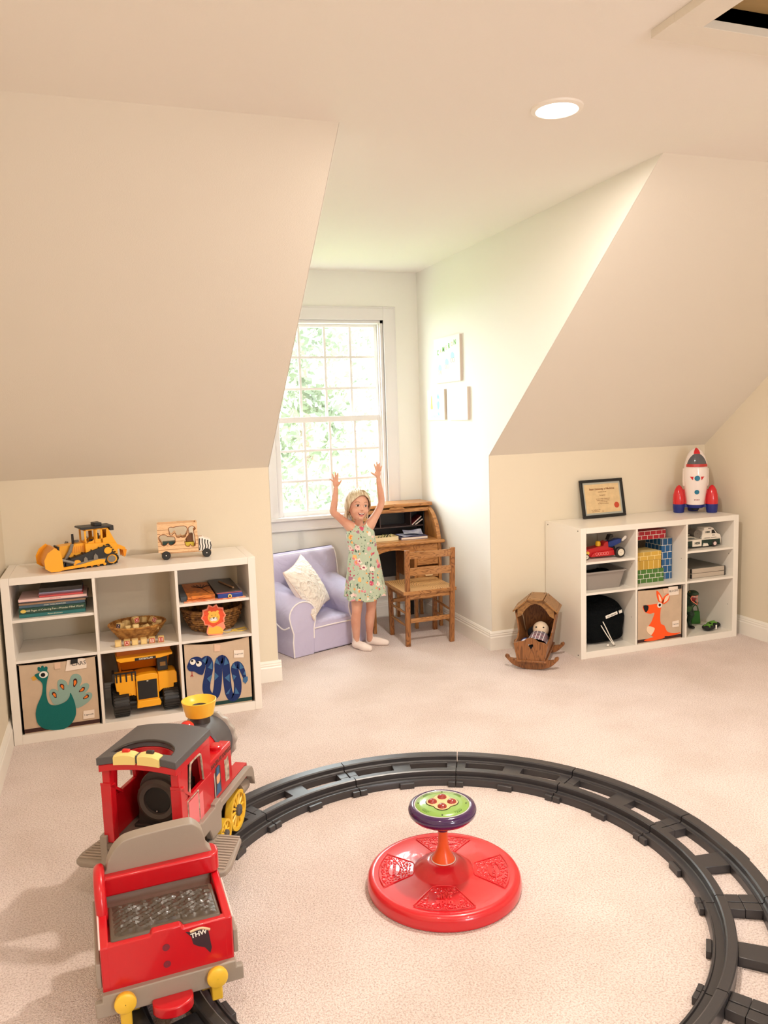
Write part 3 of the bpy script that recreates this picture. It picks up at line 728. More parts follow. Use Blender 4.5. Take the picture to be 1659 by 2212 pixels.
for i, (l, dx, dy, dz, rz, le) in enumerate(names):
    alpha_block(l, .046 + dx, -.195 + dy, .389 + dz + (.014 if le else .008), rz if le != 'II' else 20, le, .028, (rnd.uniform(-25, 5), 38 if le == 'II' else rnd.uniform(-20, 20)), M_blkblu if le == 'N' else M_blkred, 'alphabet blocks heaped in the wicker basket')
# lower fill so that the heap rests on blocks
for i, (dx, dy) in enumerate(((-.06, -.01), (-.02, -.045), (.02, -.03), (.055, .01), (.0, .03), (-.035, .03), (.06, -.045), (.03, .02))):
    alpha_block('maple block buried under the heap in the wicker basket', .046 + dx, -.195 + dy, .408, i * 23, None, .028, (0, 0), None, 'blocks buried at the basket bottom')
woven_basket('seagrass_basket', 'big dark brown braided seagrass basket behind the lion toy', .412, -.188, .389, [(.095, 0), (.118, .03), (.136, .065), (.147, .108)], 22, .0062, M_grass, amp=.0035, rimr=.006)
T('doll_cloth', MB().ell((.41, -.188, .44), (.10, .10, .035), 16, 10), mat('dark_cloth', (34, 26, 28), .9, bump=.4, bscale=40), 'dark folded cloth lying inside the seagrass basket', 'cloth')
# lion pull toy
M_lionp, M_lionr, M_liony = mat('lion_edge', (244, 150, 120), .5), mat('lion_mane_red', (232, 82, 40), .45), mat('lion_yellow', (246, 190, 74), .45)
e = E('lion_toy', 'flat wooden lion toy with a zigzag red mane and yellow cord', 'toy', (.40, -.346, .3895))
O('board', MB().prism(lion_out, -.352, -.340), M_lionp, e, world=True, smooth=0)
O('mane', MB().prism(lion_mane, -.3535, -.352), M_lionr, e, world=True, smooth=0)
O('body', MB().prism(lion_body, -.3532, -.352), M_liony, e, world=True, smooth=0)
mb = MB().prism(circ(.400, .481, .029, 28), -.355, -.353); mb.prism(circ(.381, .508, .007), -.3548, -.353); mb.prism(circ(.419, .507, .007), -.3548, -.353)
O('face', mb, M_liony, e, world=True, smooth=0)
O('muzzle', MB().prism(circ(.393, .471, .012, 20, .0095), -.3558, -.355).prism(circ(.405, .471, .012, 20, .0095), -.3559, -.355), F_wh, e, world=True, smooth=0)
mb = MB().prism([(.393, .480), (.405, .480), (.399, .472)], -.3566, -.3558).prism(circ(.391, .491, .0018), -.3556, -.355).prism(circ(.407, .491, .0018), -.3556, -.355)
for sx_ in (-1, 1):
    for dz in (-.004, 0, .004): mb.tube([(.399 + sx_ * .011, -.3562, .474 + dz * .6), (.399 + sx_ * .022, -.3562, .476 + dz * 1.8)], .0005, 4)
for q in lion_mane[::2]: mb.prism(circ(.4 + (q[0] - .4) * .88, .48 + (q[1] - .48) * .88, .0012, 8), -.3542, -.3535)
O('face_marks', mb, M_ink, e, world=True, smooth=0)
cord = catmull([(.430, -.357, .408), (.450, -.35, .400), (.475, -.33, .3925), (.52, -.30, .3925), (.556, -.29, .3925), (.560, -.318, .3925), (.53, -.335, .3925), (.50, -.32, .3925), (.49, -.30, .3925), (.53, -.28, .3925), (.563, -.27, .3925)], 6)
O('pull_cord', MB().tube(cord, .0022, 6), mat('cord_yellow', (236, 204, 96), .7), e, world=True)
# puzzle boxes
M_orangewood = wood('orange_streaks', (226, 134, 48), (128, 58, 24), 'X', 1.6, .45)
e = E('puzzle_box', 'orange brown streaked flat puzzle box with dark spine', 'box', (.345, -.2, .5695))
O('tray', MB().box(-.068, .066, -.155, .165, 0, .010), M_orangewood, e, bev=.001)
O('lid', MB().box(-.064, .066, -.160, .165, .012, .026), M_orangewood, e, bev=.001)
O('spine', MB().box(-.094, -.0645, -.150, .165, 0, .0255), mat('slate_cover', (66, 74, 80), .5), e, bev=.001)
mb = MB(); 
for a in range(7): mb.tube([(.02, .02, .0268), (.02 + .045 * math.cos(a * .45 + .1), .05 + .055 * math.sin(a * .45 + .1) , .0268)], .0016, 5)
mb.tube([(.02, .02, .0266), (.045, -.12, .0266)], .0014, 5)
O('tree_picture', mb, M_ink, e)
e = E('tool_case', 'flat blue toy case with a dark lid and a round yellow knob', 'case', (.485, -.2, .5695))
O('case_body', MB().box(-.062, .060, -.168, .17, 0, .024), mat('case_blue', (28, 62, 148), .35), e, bev=.005, seg=3)
O('lid', MB().box(-.070, .050, -.155, .17, .024, .034), mat('case_dark', (56, 52, 52), .3, var=.4, vscale=30), e, bev=.002)
O('lid_stripe', MB().box(-.064, .056, -.1575, -.155, .024, .029), mat('pinkish_print', (180, 96, 98), .5), e)
O('knob_ring', MB().cyl((-.004, -.168, .012), (-.004, -.174, .012), .0095, 20), mat('knob_yellow', (240, 210, 120), .4), e)
O('knob_center', MB().cyl((-.004, -.174, .012), (-.004, -.1755, .012), .0045, 16), M_ink, e)
O('stylus', MB().tube([(-.02, .09, .037), (.025, -.10, .037)], .005, 8), mat('wood_stick', (150, 118, 88), .6), e)
T('picture_board', MB().box(.262, .556, -.376, -.355, .5695, .5735), mat('board_print', (238, 196, 160), .5, var=.9, vscale=45, col2=(226, 104, 56)), 'thin orange speckled puzzle board peeking out under the boxes', 'puzzle')
# ---------------- toys on and in the left shelf ----------------
M_yel = mat('toy_yellow', (246, 172, 24), .38)
M_yel2 = mat('toy_yellow_deep', (236, 150, 14), .4)
M_blkp = mat('black_plastic', (34, 32, 30), .45)
M_gryp = mat('grey_plastic', (128, 122, 112), .45)
def bulldozer():
    # local: +x to the rear, front blade at -x, visible side faces -y
    e = E('toy_bulldozer', 'yellow and black toy bulldozer with raised cab on the left shelf', 'toy vehicle', (-.165, -.215, .768), 15)
    Y0, Y1 = -.062, .062
    # blade
    prof = [(-.150, .012), (-.160, .030), (-.158, .055), (-.146, .080), (-.128, .098)]
    rings = []
    for y in (-.086, -.078, .078, .086):
        k = .010 if abs(y) > .08 else 0
        rings.append([(x - k, y, z) for x, z in prof] + [(x + .008 - k, y, z) for x, z in prof[::-1]])
    O('blade', MB().ring(rings), M_yel2, e, recalc=True)
    for y in (-.088, .084): O('blade_side', MB().prism([(-.150, .004), (-.170, .020), (-.172, .055), (-.158, .085), (-.132, .104), (-.112, .088), (-.106, .050), (-.104, .012), (-.118, .002)], y, y + .004), M_yel, e)
    for s_ in (-1, 1):
        y = s_ * .078
        O('push_arm', MB().prism([(-.118, .004), (.050, .012), (.056, .030), (.030, .034), (-.040, .020), (-.118, .016)], y - .006, y + .006), M_yel, e, bev=.0015)
        tr = MB().prism([(-.070, .004), (.085, .004), (.104, .016), (.106, .036), (.078, .082), (.058, .086), (-.072, .048), (-.092, .036), (-.094, .018)], s_ * .052 - .017, s_ * .052 + .017)
        t = O('track', tr, M_blkp, e, bev=.004)
        mb = MB(); loop = catmull([(-.070, 0, .004), (.085, 0, .004), (.104, 0, .016), (.108, 0, .036), (.080, 0, .084), (.058, 0, .088), (-.072, 0, .050), (-.094, 0, .036), (-.097, 0, .018)], 5, True)
        for i in range(0, len(loop), 1):
            p = loop[i]; mb.box(p[0] - .002, p[0] + .002, s_ * .052 - .018, s_ * .052 + .018, p[2] - .002, p[2] + .002)
        O('track_tread', mb, M_blkp, t, kind='stuff')
        yy = s_ * .070; y2 = yy + s_ * .004
        def gear(cx, cz, r, m, nm, teeth=18):
            g = MB()
            pts = []
            for i in range(teeth * 2):
                rr = r if i % 2 else r * .9
                for dd in (-.3, .3):
                    a = 2 * PI * (i + dd) / (teeth * 2); pts.append((cx + rr * math.cos(a), cz + rr * math.sin(a)))
            g.prism(pts, min(yy, y2), max(yy, y2)); return O(nm, g, m, t)
        gear(.070, .066, .0155, M_yel, 'sprocket')
        gear(.084, .027, .020, M_yel, 'sprocket', 24)
        O('hub', MB().prism(circ(.082, .028, .015, 20), min(y2, y2 + s_ * .003), max(y2, y2 + s_ * .003)), M_gryp, t)
        gear(-.050, .026, .015, M_yel, 'idler_wheel')
        O('roller_frame', MB().prism([(-.060, .018), (.055, .026), (.060, .036), (.030, .034), (.028, .050), (.020, .060), (.014, .050), (.012, .034), (-.010, .032), (-.012, .044), (-.018, .050), (-.024, .044), (-.026, .030), (-.048, .026)], min(yy, yy + s_ * .007), max(yy, yy + s_ * .007)), M_gryp, t)
        for k in range(4): O('roller', MB().prism(circ(-.02 + k * .025, .008, .006, 12), min(yy - s_ * .003, yy), max(yy - s_ * .003, yy)), M_yel, t)
        yr = s_ * .050
        O('hydraulic_ram', MB().tube([(-.096, yr, .034), (-.070, yr, .075), (-.058, yr, .108)], [.005, .0075, .0065], 8), M_gryp, e)
        O('blade_brace', MB().tube([(-.112, s_ * .076, .050), (-.062, s_ * .076, .030)], .006, 8), M_gryp, e)
    # engine hood
    O('hood', MB().prism([(-.106, .050), (-.106, .094), (-.100, .100), (-.012, .106), (-.004, .098), (-.004, .062), (-.060, .042)], -.036, .036), M_yel, e, bev=.002)
    for k in range(6): O('hood_vent', MB().box(-.058 + k * .008, -.054 + k * .008, -.0375, -.036, .066, .094), M_yel2, e)
    O('grille', MB().box(-.112, -.105, -.037, .037, .046, .100), M_blkp, e, bev=.002)
    O('exhaust_pipe', MB().tube([(-.048, -.012, .100), (-.048, -.012, .146)], [.005, .0045], 10), M_blkp, e)
    O('air_cleaner', MB().cyl((-.030, .016, .104), (-.030, .016, .114), .010, 14), M_gryp, e)
    # body and cab
    O('body', MB().prism([(-.012, .060), (-.012, .104), (.052, .100), (.112, .092), (.112, .040), (.086, .040), (.066, .082), (.02, .072)], -.058, .058), M_yel, e, bev=.002)
    cab = MB()
    for y in (-.046, .042):
        for xa, xb in ((-.010, -.003), (.026, .034), (.052, .060)): cab.box(xa, xb, y, y + .004, .100, .164)
        cab.prism([(-.006, .100), (.030, .100), (.030, .122), (.020, .112), (.006, .108)], y, y + .004)
        cab.prism([(.034, .100), (.112, .092), (.100, .118), (.084, .158), (.076, .164), (.074, .122), (.060, .118), (.034, .118)], y, y + .004)
        cab.box(-.010, .078, y, y + .004, .158, .166); cab.box(.026, .04, y, y + .004, .118, .164)
    cab.box(-.010, -.006, -.046, .046, .158, .166).box(-.010, -.006, -.046, .046, .100, .112)
    cab.add([(.108, -.046, .096), (.108, .046, .096), (.078, .046, .162), (.078, -.046, .162), (.104, -.046, .096), (.104, .046, .096), (.074, .046, .162), (.074, -.046, .162)], [(0, 1, 2, 3), (7, 6, 5, 4)])
    O('cab', cab, M_yel, e)
    O('seat', MB().box(.020, .050, -.018, .018, .104, .112).box(.044, .052, -.018, .018, .11, .140), M_blkp, e, bev=.002)
    O('steering_wheel', MB().tube([(.008 + .002 * math.sin(a), .010 * math.cos(a), .118 + .008 * math.sin(a)) for a in [2 * PI * i / 14 for i in range(14)]], .0012, 5, closed=True), M_blkp, e)
    O('roof', MB().prism([(-.026, .168), (-.018, .164), (.086, .164), (.090, .150), (.104, .150), (.104, .172), (-.022, .174)], -.052, .052), M_blkp, e, bev=.002)
    O('roof_unit', MB().box(.036, .066, -.022, .040, .172, .186), M_blkp, e, bev=.003)
    # ripper
    O('ripper_arm', MB().prism([(.110, .052), (.112, .078), (.130, .078), (.152, .064), (.156, .044), (.146, .036), (.142, .052), (.126, .060)], -.020, .020), M_yel, e, bev=.001)
    for y in (-.026, 0, .026): O('ripper_tooth', MB().prism([(.140, .054), (.156, .054), (.150, .026), (.143, .022)], y - .003, y + .003), M_yel2, e)
    for c_ in e.children:
        for o_ in (c_, *c_.children): o_.data.transform(Matrix.Diagonal((1.19, 1.1, 1.08, 1)))
    return e
bulldozer()

# wooden animal truck
M_pine = wood('pine_wood', (240, 200, 156), (226, 180, 132), 'X', 2.5, .5)
M_pineline = mat('pine_groove', (150, 100, 60), .7)
M_brown = mat('burnt_edge', (132, 76, 40), .7)
M_zebw = mat('zebra_white', (240, 234, 228), .4)
def wooden_truck():
    # shape sorter truck: hollow pine box with animal shaped holes, zebra cab
    e = E('wooden_truck', 'pine shape sorter truck with animal holes and zebra striped cab', 'toy vehicle', (.29, -.225, .768), -4)
    X0, X1, Z0, Z1 = -.121, .068, .036, .176
    def conv(p):  # art was measured at the front face, move it into the local frame
        return [(a - .287, b - .768) for a, b in p]
    yf = -.045
    holes = [conv(tr_a1), conv(tr_a2), conv(tr_a3)]
    # front board with holes: bmesh triangulation of outline and inner loops
    bm = bmesh.new(); edges = []
    for loop in [[(X0, Z0), (X1, Z0), (X1, Z1), (X0, Z1)]] + [[(q[0], q[2]) for q in catmull([(a, 0, b) for a, b in h], 2, True)] for h in holes]:
        vs = [bm.verts.new((a, yf, b)) for a, b in loop]
        for i in range(len(vs)): edges.append(bm.edges.new((vs[i], vs[(i + 1) % len(vs)])))
    bmesh.ops.triangle_fill(bm, edges=edges, use_beauty=True)
    ex = bmesh.ops.extrude_face_region(bm, geom=bm.faces[:])
    bmesh.ops.translate(bm, verts=[v for v in ex['geom'] if isinstance(v, bmesh.types.BMVert)], vec=(0, .007, 0))
    bmesh.ops.recalc_face_normals(bm, faces=bm.faces)
    me = bpy.data.meshes.new('front_board'); bm.to_mesh(me); bm.free(); me.materials.append(M_pine)
    o = bpy.data.objects.new('front_board', me); C.objects.link(o); o.parent = e
    o = bpy.data.objects.new('back_board', me.copy()); C.objects.link(o); o.parent = e; o.data.transform(Matrix.Translation((0, .083, 0)))
    O('end_board', MB().box(X0, X0 + .007, yf + .007, .038, Z0, Z1), M_pine, e)
    O('end_board', MB().box(X1 - .007, X1, yf + .007, .038, Z0, Z1), M_pine, e)
    O('floor_board', MB().box(X0, X1, yf + .007, .038, Z0, Z0 + .007), M_pine, e)
    O('inner_block', MB().box(-.10, -.03, -.03, .02, Z0 + .007, .085), mat('block_green', (40, 74, 70), .5), e, bev=.003)
    O('inner_block', MB().box(.0, .05, -.03, .02, Z0 + .007, .078), mat('block_lemon', (226, 204, 70), .5), e, bev=.003)
    O('inner_block', MB().box(.012, .046, -.03, .02, .079, .118), mat('block_brown', (110, 70, 36), .5), e, bev=.003)
    for h, nm in zip(holes, ('bear_outline', 'giraffe_outline', 'lion_outline')):
        p = catmull([(a, yf - .0006, b) for a, b in h], 2, True)
        O(nm, MB().tube(p, .0016, 5, closed=True), M_brown, e)
    for k in range(6):
        z = Z0 + .0135 + k * .0195
        # groove segments skip the holes
        mb = MB(); segs = []; n = 60
        inside = []
        for i in range(n):
            x = X0 + (X1 - X0) * (i + .5) / n; hit = False
            for h in holes:
                c = False; m_ = len(h)
                for a in range(m_):
                    (xa, za), (xb, zb) = h[a], h[a - 1]
                    if (za > z) != (zb > z) and x < (xb - xa) * (z - za) / (zb - za) + xa: c = not c
                if c or min(math.hypot(x - q[0], z - q[1]) for q in h) < .006: hit = True
            inside.append(hit)
        i = 0
        while i < n:
            if not inside[i]:
                j = i
                while j + 1 < n and not inside[j + 1]: j += 1
                xa = X0 + (X1 - X0) * i / n; xb = X0 + (X1 - X0) * (j + 1) / n
                mb.box(xa, xb, yf - .0005, yf + .001, z - .0009, z + .0009); i = j + 1
            else: i += 1
        O('groove', mb, M_pineline, e, kind='stuff')
    O('chassis', MB().box(X0 + .01, .13, -.026, .026, .026, .036), M_pine, e, bev=.001)
    cabp = [(.070, .030), (.070, .100), (.092, .100), (.098, .092), (.118, .088), (.130, .078), (.134, .034)]
    c = O('cab', MB().prism(cabp, -.040, .040), M_zebw, e, bev=.003)
    mb = MB()
    for k, x in enumerate((.074, .087, .100, .113, .126)):
        zt = (.094, .093, .088, .084, .074)[k]
        for y in (-.0405, .0395): mb.prism(catmull([(x - .003, 0, .036), (x + .003, 0, .05), (x - .001, 0, .068), (x + .001, 0, zt)], 3)and [(x - .003, .036), (x + .002, .036), (x + .006, .055), (x + .003, .070), (x + .005, zt), (x - .001, zt), (x - .002, .070), (x + .001, .055)], y, y + .001)
    O('zebra_stripe', mb, M_blkp, c, kind='stuff')
    O('roof_tag', MB().box(.074, .090, -.006, .006, .100, .1006), M_pineline, c)
    for x in (-.086, .107):
        for s_ in (-1, 1):
            w = O('wheel', MB().cyl((x, s_ * .034, .0215), (x, s_ * .047, .0215), .0215, 28), M_blkp, e, bev=.002)
            O('axle_pin', MB().cyl((x, s_ * .047, .0215), (x, s_ * .0485, .0215), .0028, 12), M_zebw, w)
wooden_truck()

# dump truck in the lower middle cube
def dump_truck():
    e = E('dump_truck', 'large yellow toy dump truck seen from the front in the lower middle cube', 'toy vehicle', (.058, -.215, .043), 3)
    # local: front at -y
    for s_, x in ((-1, -.117), (1, .112)):
        for yy in (-.10, .06):
            w = MB().cyl((x - .036, yy, .055), (x + .036, yy, .055), .055, 36)
            t = O('wheel', w, M_blkp, e, bev=.006)
            mb = MB()
            for i in range(24):
                a = 2 * PI * i / 24; mb.at((x, yy + .055 * math.cos(a), .055 + .055 * math.sin(a)), (math.degrees(a), 0, 0)).box(-.034, .034, -.002, .002, -.004, .004)
            O('tread', mb, M_blkp, t, kind='stuff')
    O('axle', MB().cyl((-.09, -.10, .055), (.09, -.10, .055), .012, 12), M_blkp, e)
    O('chassis', MB().box(-.045, .045, -.10, .13, .045, .085), M_blkp, e)
    O('nose', MB().prism([(-.046, .050), (-.046, .190), (-.020, .196), (.030, .196), (.056, .188), (.056, .050)], -.130, -.02), M_yel, e, bev=.003)
    O('grille', MB().box(-.040, .049, -.1325, -.129, .075, .166), M_dark, e)
    O('bumper', MB().prism([(-.050, .036), (-.046, .070), (.056, .070), (.064, .052), (.060, .036)], -.142, -.118), M_yel, e, bev=.003)
    O('grille_badge', MB().box(.002, .010, -.1335, -.1325, .160, .164), F_wh, e)
    mb = MB().prism([(-.126, .122), (-.136, .125), (-.140, .165), (-.140, .196), (-.048, .196), (-.048, .090), (-.06, .096), (-.075, .104), (-.126, .106)], -.118, -.03)
    O('left_deck', mb, M_yel, e, bev=.003)
    mb = MB().prism([(.058, .092), (.075, .106), (.128, .106), (.130, .128), (.146, .128), (.146, .180), (.136, .192), (.058, .192)], -.118, -.03)
    O('right_deck', mb, M_yel, e, bev=.003)
    for k in range(3):
        O('deck_light', MB().ell((-.088 + k * .010, -.116, .100), .005, 10, 6), M_yel, e); O('deck_light', MB().ell((.084 + k * .010, -.116, .103), .005, 10, 6), M_yel, e)
    mb = MB()
    for x in (-.136, -.118, -.092, -.066, -.050): mb.box(x, x + .007, -.120, -.113, .168, .212)
    mb.box(-.140, -.048, -.120, -.113, .206, .213); mb.box(-.15, -.14, -.118, -.05, .17, .213)
    O('railing', mb, M_blkp, e)
    mb = MB().box(.058, .108, -.100, -.045, .192, .262); O('cab', mb, M_blkp, e, bev=.003)
    O('cab_window', MB().box(.072, .098, -.1015, -.100, .216, .236), mat('tan_window', (150, 110, 50), .4), e)
    # hopper with canopy
    sec = [(-.128, .282), (-.110, .272), (-.02, .272), (.07, .272), (.128, .282), (.128, .292), (-.128, .292)]
    O('canopy', MB().prism(sec, -.150, -.03), M_yel, e, bev=.002)
    mb = MB()
    mb.hexa([(-.100, -.03, .20), (.100, -.03, .20), (.100, -.024, .20), (-.100, -.024, .20)], [(-.120, -.07, .27), (.120, -.07, .27), (.120, -.064, .27), (-.120, -.064, .27)])
    mb.hexa([(-.110, -.03, .17), (-.100, -.03, .17), (-.100, .14, .15), (-.110, .14, .15)], [(-.128, -.10, .32), (-.118, -.10, .32), (-.118, .15, .30), (-.128, .15, .30)])
    mb.hexa([(.100, -.03, .17), (.110, -.03, .17), (.110, .14, .15), (.100, .14, .15)], [(.118, -.10, .32), (.128, -.10, .32), (.128, .15, .30), (.118, .15, .30)])
    mb.hexa([(-.105, -.03, .16), (.105, -.03, .16), (.105, .14, .14), (-.105, .14, .14)], [(-.105, -.03, .172), (.105, -.03, .172), (.105, .14, .152), (-.105, .14, .152)])
    mb.hexa([(-.124, -.10, .286), (.124, -.10, .286), (.124, -.07, .286), (-.124, -.07, .286)], [(-.120, -.10, .318), (.120, -.10, .318), (.120, -.07, .318), (-.120, -.07, .318)])
    O('hopper', mb, mat('hopper_amber', (190, 104, 8), .45), e)
    O('name_plate', MB().box(-.046, .050, -.1525, -.150, .273, .285), M_dark, e)
    txt('lettering', 'CATERPILLAR', .0105, face_front(.004, -.1527, .2790), F_wh, e, .0004, bold=.0002)
dump_truck()

# ---------------- things on the right shelf ----------------
M_tubgrey = mat('tub_grey', (150, 142, 136), .5)
def rocket():
    e = E('toy_rocket', 'white toy rocket with red and blue booster pods', 'toy rocket', (3.44, -.165, .762), -33)
    M_rw, M_rr, M_rb = mat('rocket_white', (240, 228, 224), .22, coat=.4), mat('rocket_red', (206, 22, 34), .2, coat=.5), mat('rocket_blue', (28, 42, 122), .35)
    prof = [(.050, .052), (.055, .055), (.055, .070), (.062, .115), (.070, .170), (.074, .220), (.073, .265), (.066, .315), (.054, .355), (.038, .385), (.018, .403), (.002, .408)]
    O('hull', MB().lathe(prof, 40), M_rw, e)
    O('side_rib', MB().lathe([(.0765, .170), (.0785, .20), (.078, .25), (.0765, .28)], 40, sy=.55), M_rw, e)
    # nose stripe: strip over the top
    mb = MB(); P2 = [(r + .0015, z) for r, z in prof if z > .36]
    def strip(m_, prof_, a0, a1, n=6):
        rings = []
        for r, z in prof_:
            rings.append([(r * math.cos(a0 + (a1 - a0) * i / n), r * math.sin(a0 + (a1 - a0) * i / n), z) for i in range(n + 1)])
        m_.ring(rings, closed_u=False, caps=False)
    full = catmull([(r, 0, z) for r, z in prof], 4)
    def pr(z):
        for a, b in zip(full, full[1:]):
            if a[2] <= z <= b[2]: return a[0] + (b[0] - a[0]) * (z - a[2]) / max(b[2] - a[2], 1e-6)
        return .002
    for z0_, z1_, m_, nm, hw, off in ((.372, .408, M_rr, 'nose_stripe', .42, .002),):
        k = MB(); strip(k, [(pr(z0_ + (z1_ - z0_) * i / 8) + off, z0_ + (z1_ - z0_) * i / 8) for i in range(9)], -PI / 2 - hw, -PI / 2 + hw); strip(k, [(pr(z0_ + (z1_ - z0_) * i / 8) + off, z0_ + (z1_ - z0_) * i / 8) for i in range(9)], -PI / 2 + PI - hw, -PI / 2 + PI + hw)
        O(nm, k, m_, e)
    k = MB()
    rings = []
    for i in range(12):
        z = .302 + (.372 - .302) * i / 11; hw = .95 * math.sqrt(max(0.02, 1 - ((z - .302) / .074) ** 2)); r = pr(z) + .003
        rings.append([(r * math.cos(-PI / 2 - hw + 2 * hw * j / 14), r * math.sin(-PI / 2 - hw + 2 * hw * j / 14), z) for j in range(15)])
    k.ring(rings, closed_u=False, caps=False)
    O('canopy', k, mat('smoked_canopy', (84, 84, 90), .08, coat=.6), e)
    k = MB(); strip(k, [(pr(z) + .0055, z) for z in (.292, .298, .304, .309)], -PI / 2 - .98, -PI / 2 + .98, 14); O('canopy_rim', k, mat('rim_red', (190, 52, 50), .3), e)
    def disc(nm, zc, r, m_, off, ang=0, rx=None):
        k = MB(); R0 = pr(zc) + off
        rings = []
        for f in (1, .85, .01):
            rings.append([(R0 * math.sin((rx or r) * f * math.cos(a) / R0), -(pr(zc + r * f * math.sin(a)) + off + (.002 if f < .9 else 0)) * math.cos((rx or r) * f * math.cos(a) / R0), zc + r * f * math.sin(a)) for a in [2 * PI * i / 24 for i in range(24)]])
        k.ring(rings, caps=False); return O(nm, k, m_, e, recalc=True)
    M_port = mat('porthole_teal', (30, 118, 150), .25)
    disc('porthole_ring', .222, .021, M_rw, .001); disc('porthole', .222, .0165, M_port, .003)
    disc('porthole', .135, .0145, M_port, .0015)
    for s_ in (-1, 1):
        k = MB(); q = []
        for (a, z) in ((s_ * .026, .210), (s_ * .044, .232), (s_ * .022, .232)):
            q.append((.0762 * math.sin(a / .074), -.0762 * math.cos(a / .074), z))
        q2 = [(x * .97, y * .97, z) for x, y, z in q]
        k.add(q + q2, [(0, 1, 2), (5, 4, 3), (0, 3, 4, 1), (1, 4, 5, 2), (2, 5, 3, 0)]); O('wing_decal', k, M_rr, e, recalc=True, smooth=0)
    for j in range(5):
        x = -.014 + j * .0065; k = MB(); R = pr(.086) + .0006
        k.add([(x, -math.sqrt(R * R - x * x), .082), (x + .0035, -math.sqrt(R * R - (x + .0035) ** 2), .082), (x + .006, -math.sqrt(R * R - (x + .006) ** 2), .091), (x + .0025, -math.sqrt(R * R - (x + .0025) ** 2), .091)], [(0, 1, 2, 3)])
        O('hazard_stripe', k, M_rr if j % 2 else M_ink, e, smooth=0)
    O('blue_skirt', MB().lathe([(.002, .030), (.045, .032), (.052, .045), (.052, .053), (.002, .054)], 32), M_rb, e)
    O('exhaust', MB().lathe([(.002, .018), (.022, .018), (.024, .032), (.002, .032)], 24), M_dark, e)
    for k_, a in enumerate((180, 0, 90, -270)):
        if k_ == 3: continue
        ca, sa = math.cos(rad(a)), math.sin(rad(a)); cx, cy = ca * .098, sa * .098
        pod = E('booster_pod', None, None, (0, 0, 0)); pod.parent = e
        O('pod_shell', MB().lathe([(.036, .055), (.037, .085), (.034, .115), (.026, .145), (.013, .168), (.002, .174)], 28, (cx, cy, 0)), M_rr, pod)
        O('pod_foot', MB().lathe([(.002, 0), (.028, 0), (.032, .004), (.036, .040), (.0365, .055), (.002, .056)], 28, (cx, cy, 0)), M_rb, pod)
        O('pod_strut', MB().at((0, 0, 0), (0, 0, a)).box(.03, .08, -.008, .008, .034, .050), M_rb, pod)
        O('fin', MB().at((0, 0, 0), (0, 0, a)).prism([(.050, .055), (.078, .055), (.078, .14), (.066, .150), (.062, .178)], -.007, .007), M_rr, pod, bev=.003)
rocket()

# framed certificate
e = E('certificate_frame', 'black framed certificate with an orange seal leaning on the wall', 'picture frame', (2.845, -.060, .7645))
e.rotation_euler = (rad(-11), 0, rad(2.5))
M_frame = mat('frame_black', (20, 22, 24), .35)
w, hh = .158, .236; b_ = .017
mb = MB().box(-w, w, -.008, .008, 0, b_).box(-w, w, -.008, .008, hh - b_, hh).box(-w, -w + b_, -.008, .008, b_, hh - b_).box(w - b_, w, -.008, .008, b_, hh - b_)
O('frame', mb, M_frame, e, bev=.002)
O('mat_board', MB().box(-w + b_, w - b_, 0, .006, b_, hh - b_), mat('mat_grey', (176, 178, 168), .8), e)
O('certificate', MB().box(-w + b_ + .012, w - b_ - .012, -.001, 0, b_ + .012, hh - b_ - .012), mat('parchment', (226, 198, 152), .8, var=.12, vscale=25), e)
M_gold = mat('certificate_print', (134, 82, 40), .7)
def ftxt(n, s_, size, z, m=M_gold, x=0, b=0): return txt(n, s_, size, face_front(x, -.0014, z), m, e, .0002, bold=b)
ftxt('title_lettering', 'State University of Medicine', .0165, .176, b=.0004)
for s_, z, sz in (('CERTIFICATE OF', .157, .0085), ('Recognition', .137, .009), ('has successfully completed all', .115, .0085), ('medical studies and training', .105, .0085), ('is hereby awarded', .095, .0085), ('the degree of medicine', .085, .0085)): ftxt('body_lettering', s_, sz, z)
ftxt('body_lettering', 'Dr. Teddington, MD', .008, .048, x=-.06); ftxt('body_lettering', 'Dean of the School          Date', .007, .038, x=-.045)
seal = [(.098 + (.019 if i % 2 else .0172) * math.cos(2 * PI * i / 36), .070 + (.019 if i % 2 else .0172) * math.sin(2 * PI * i / 36)) for i in range(36)]
O('seal', MB().prism(seal, -.0022, -.001), mat('seal_red', (196, 74, 48), .6), e, smooth=0)

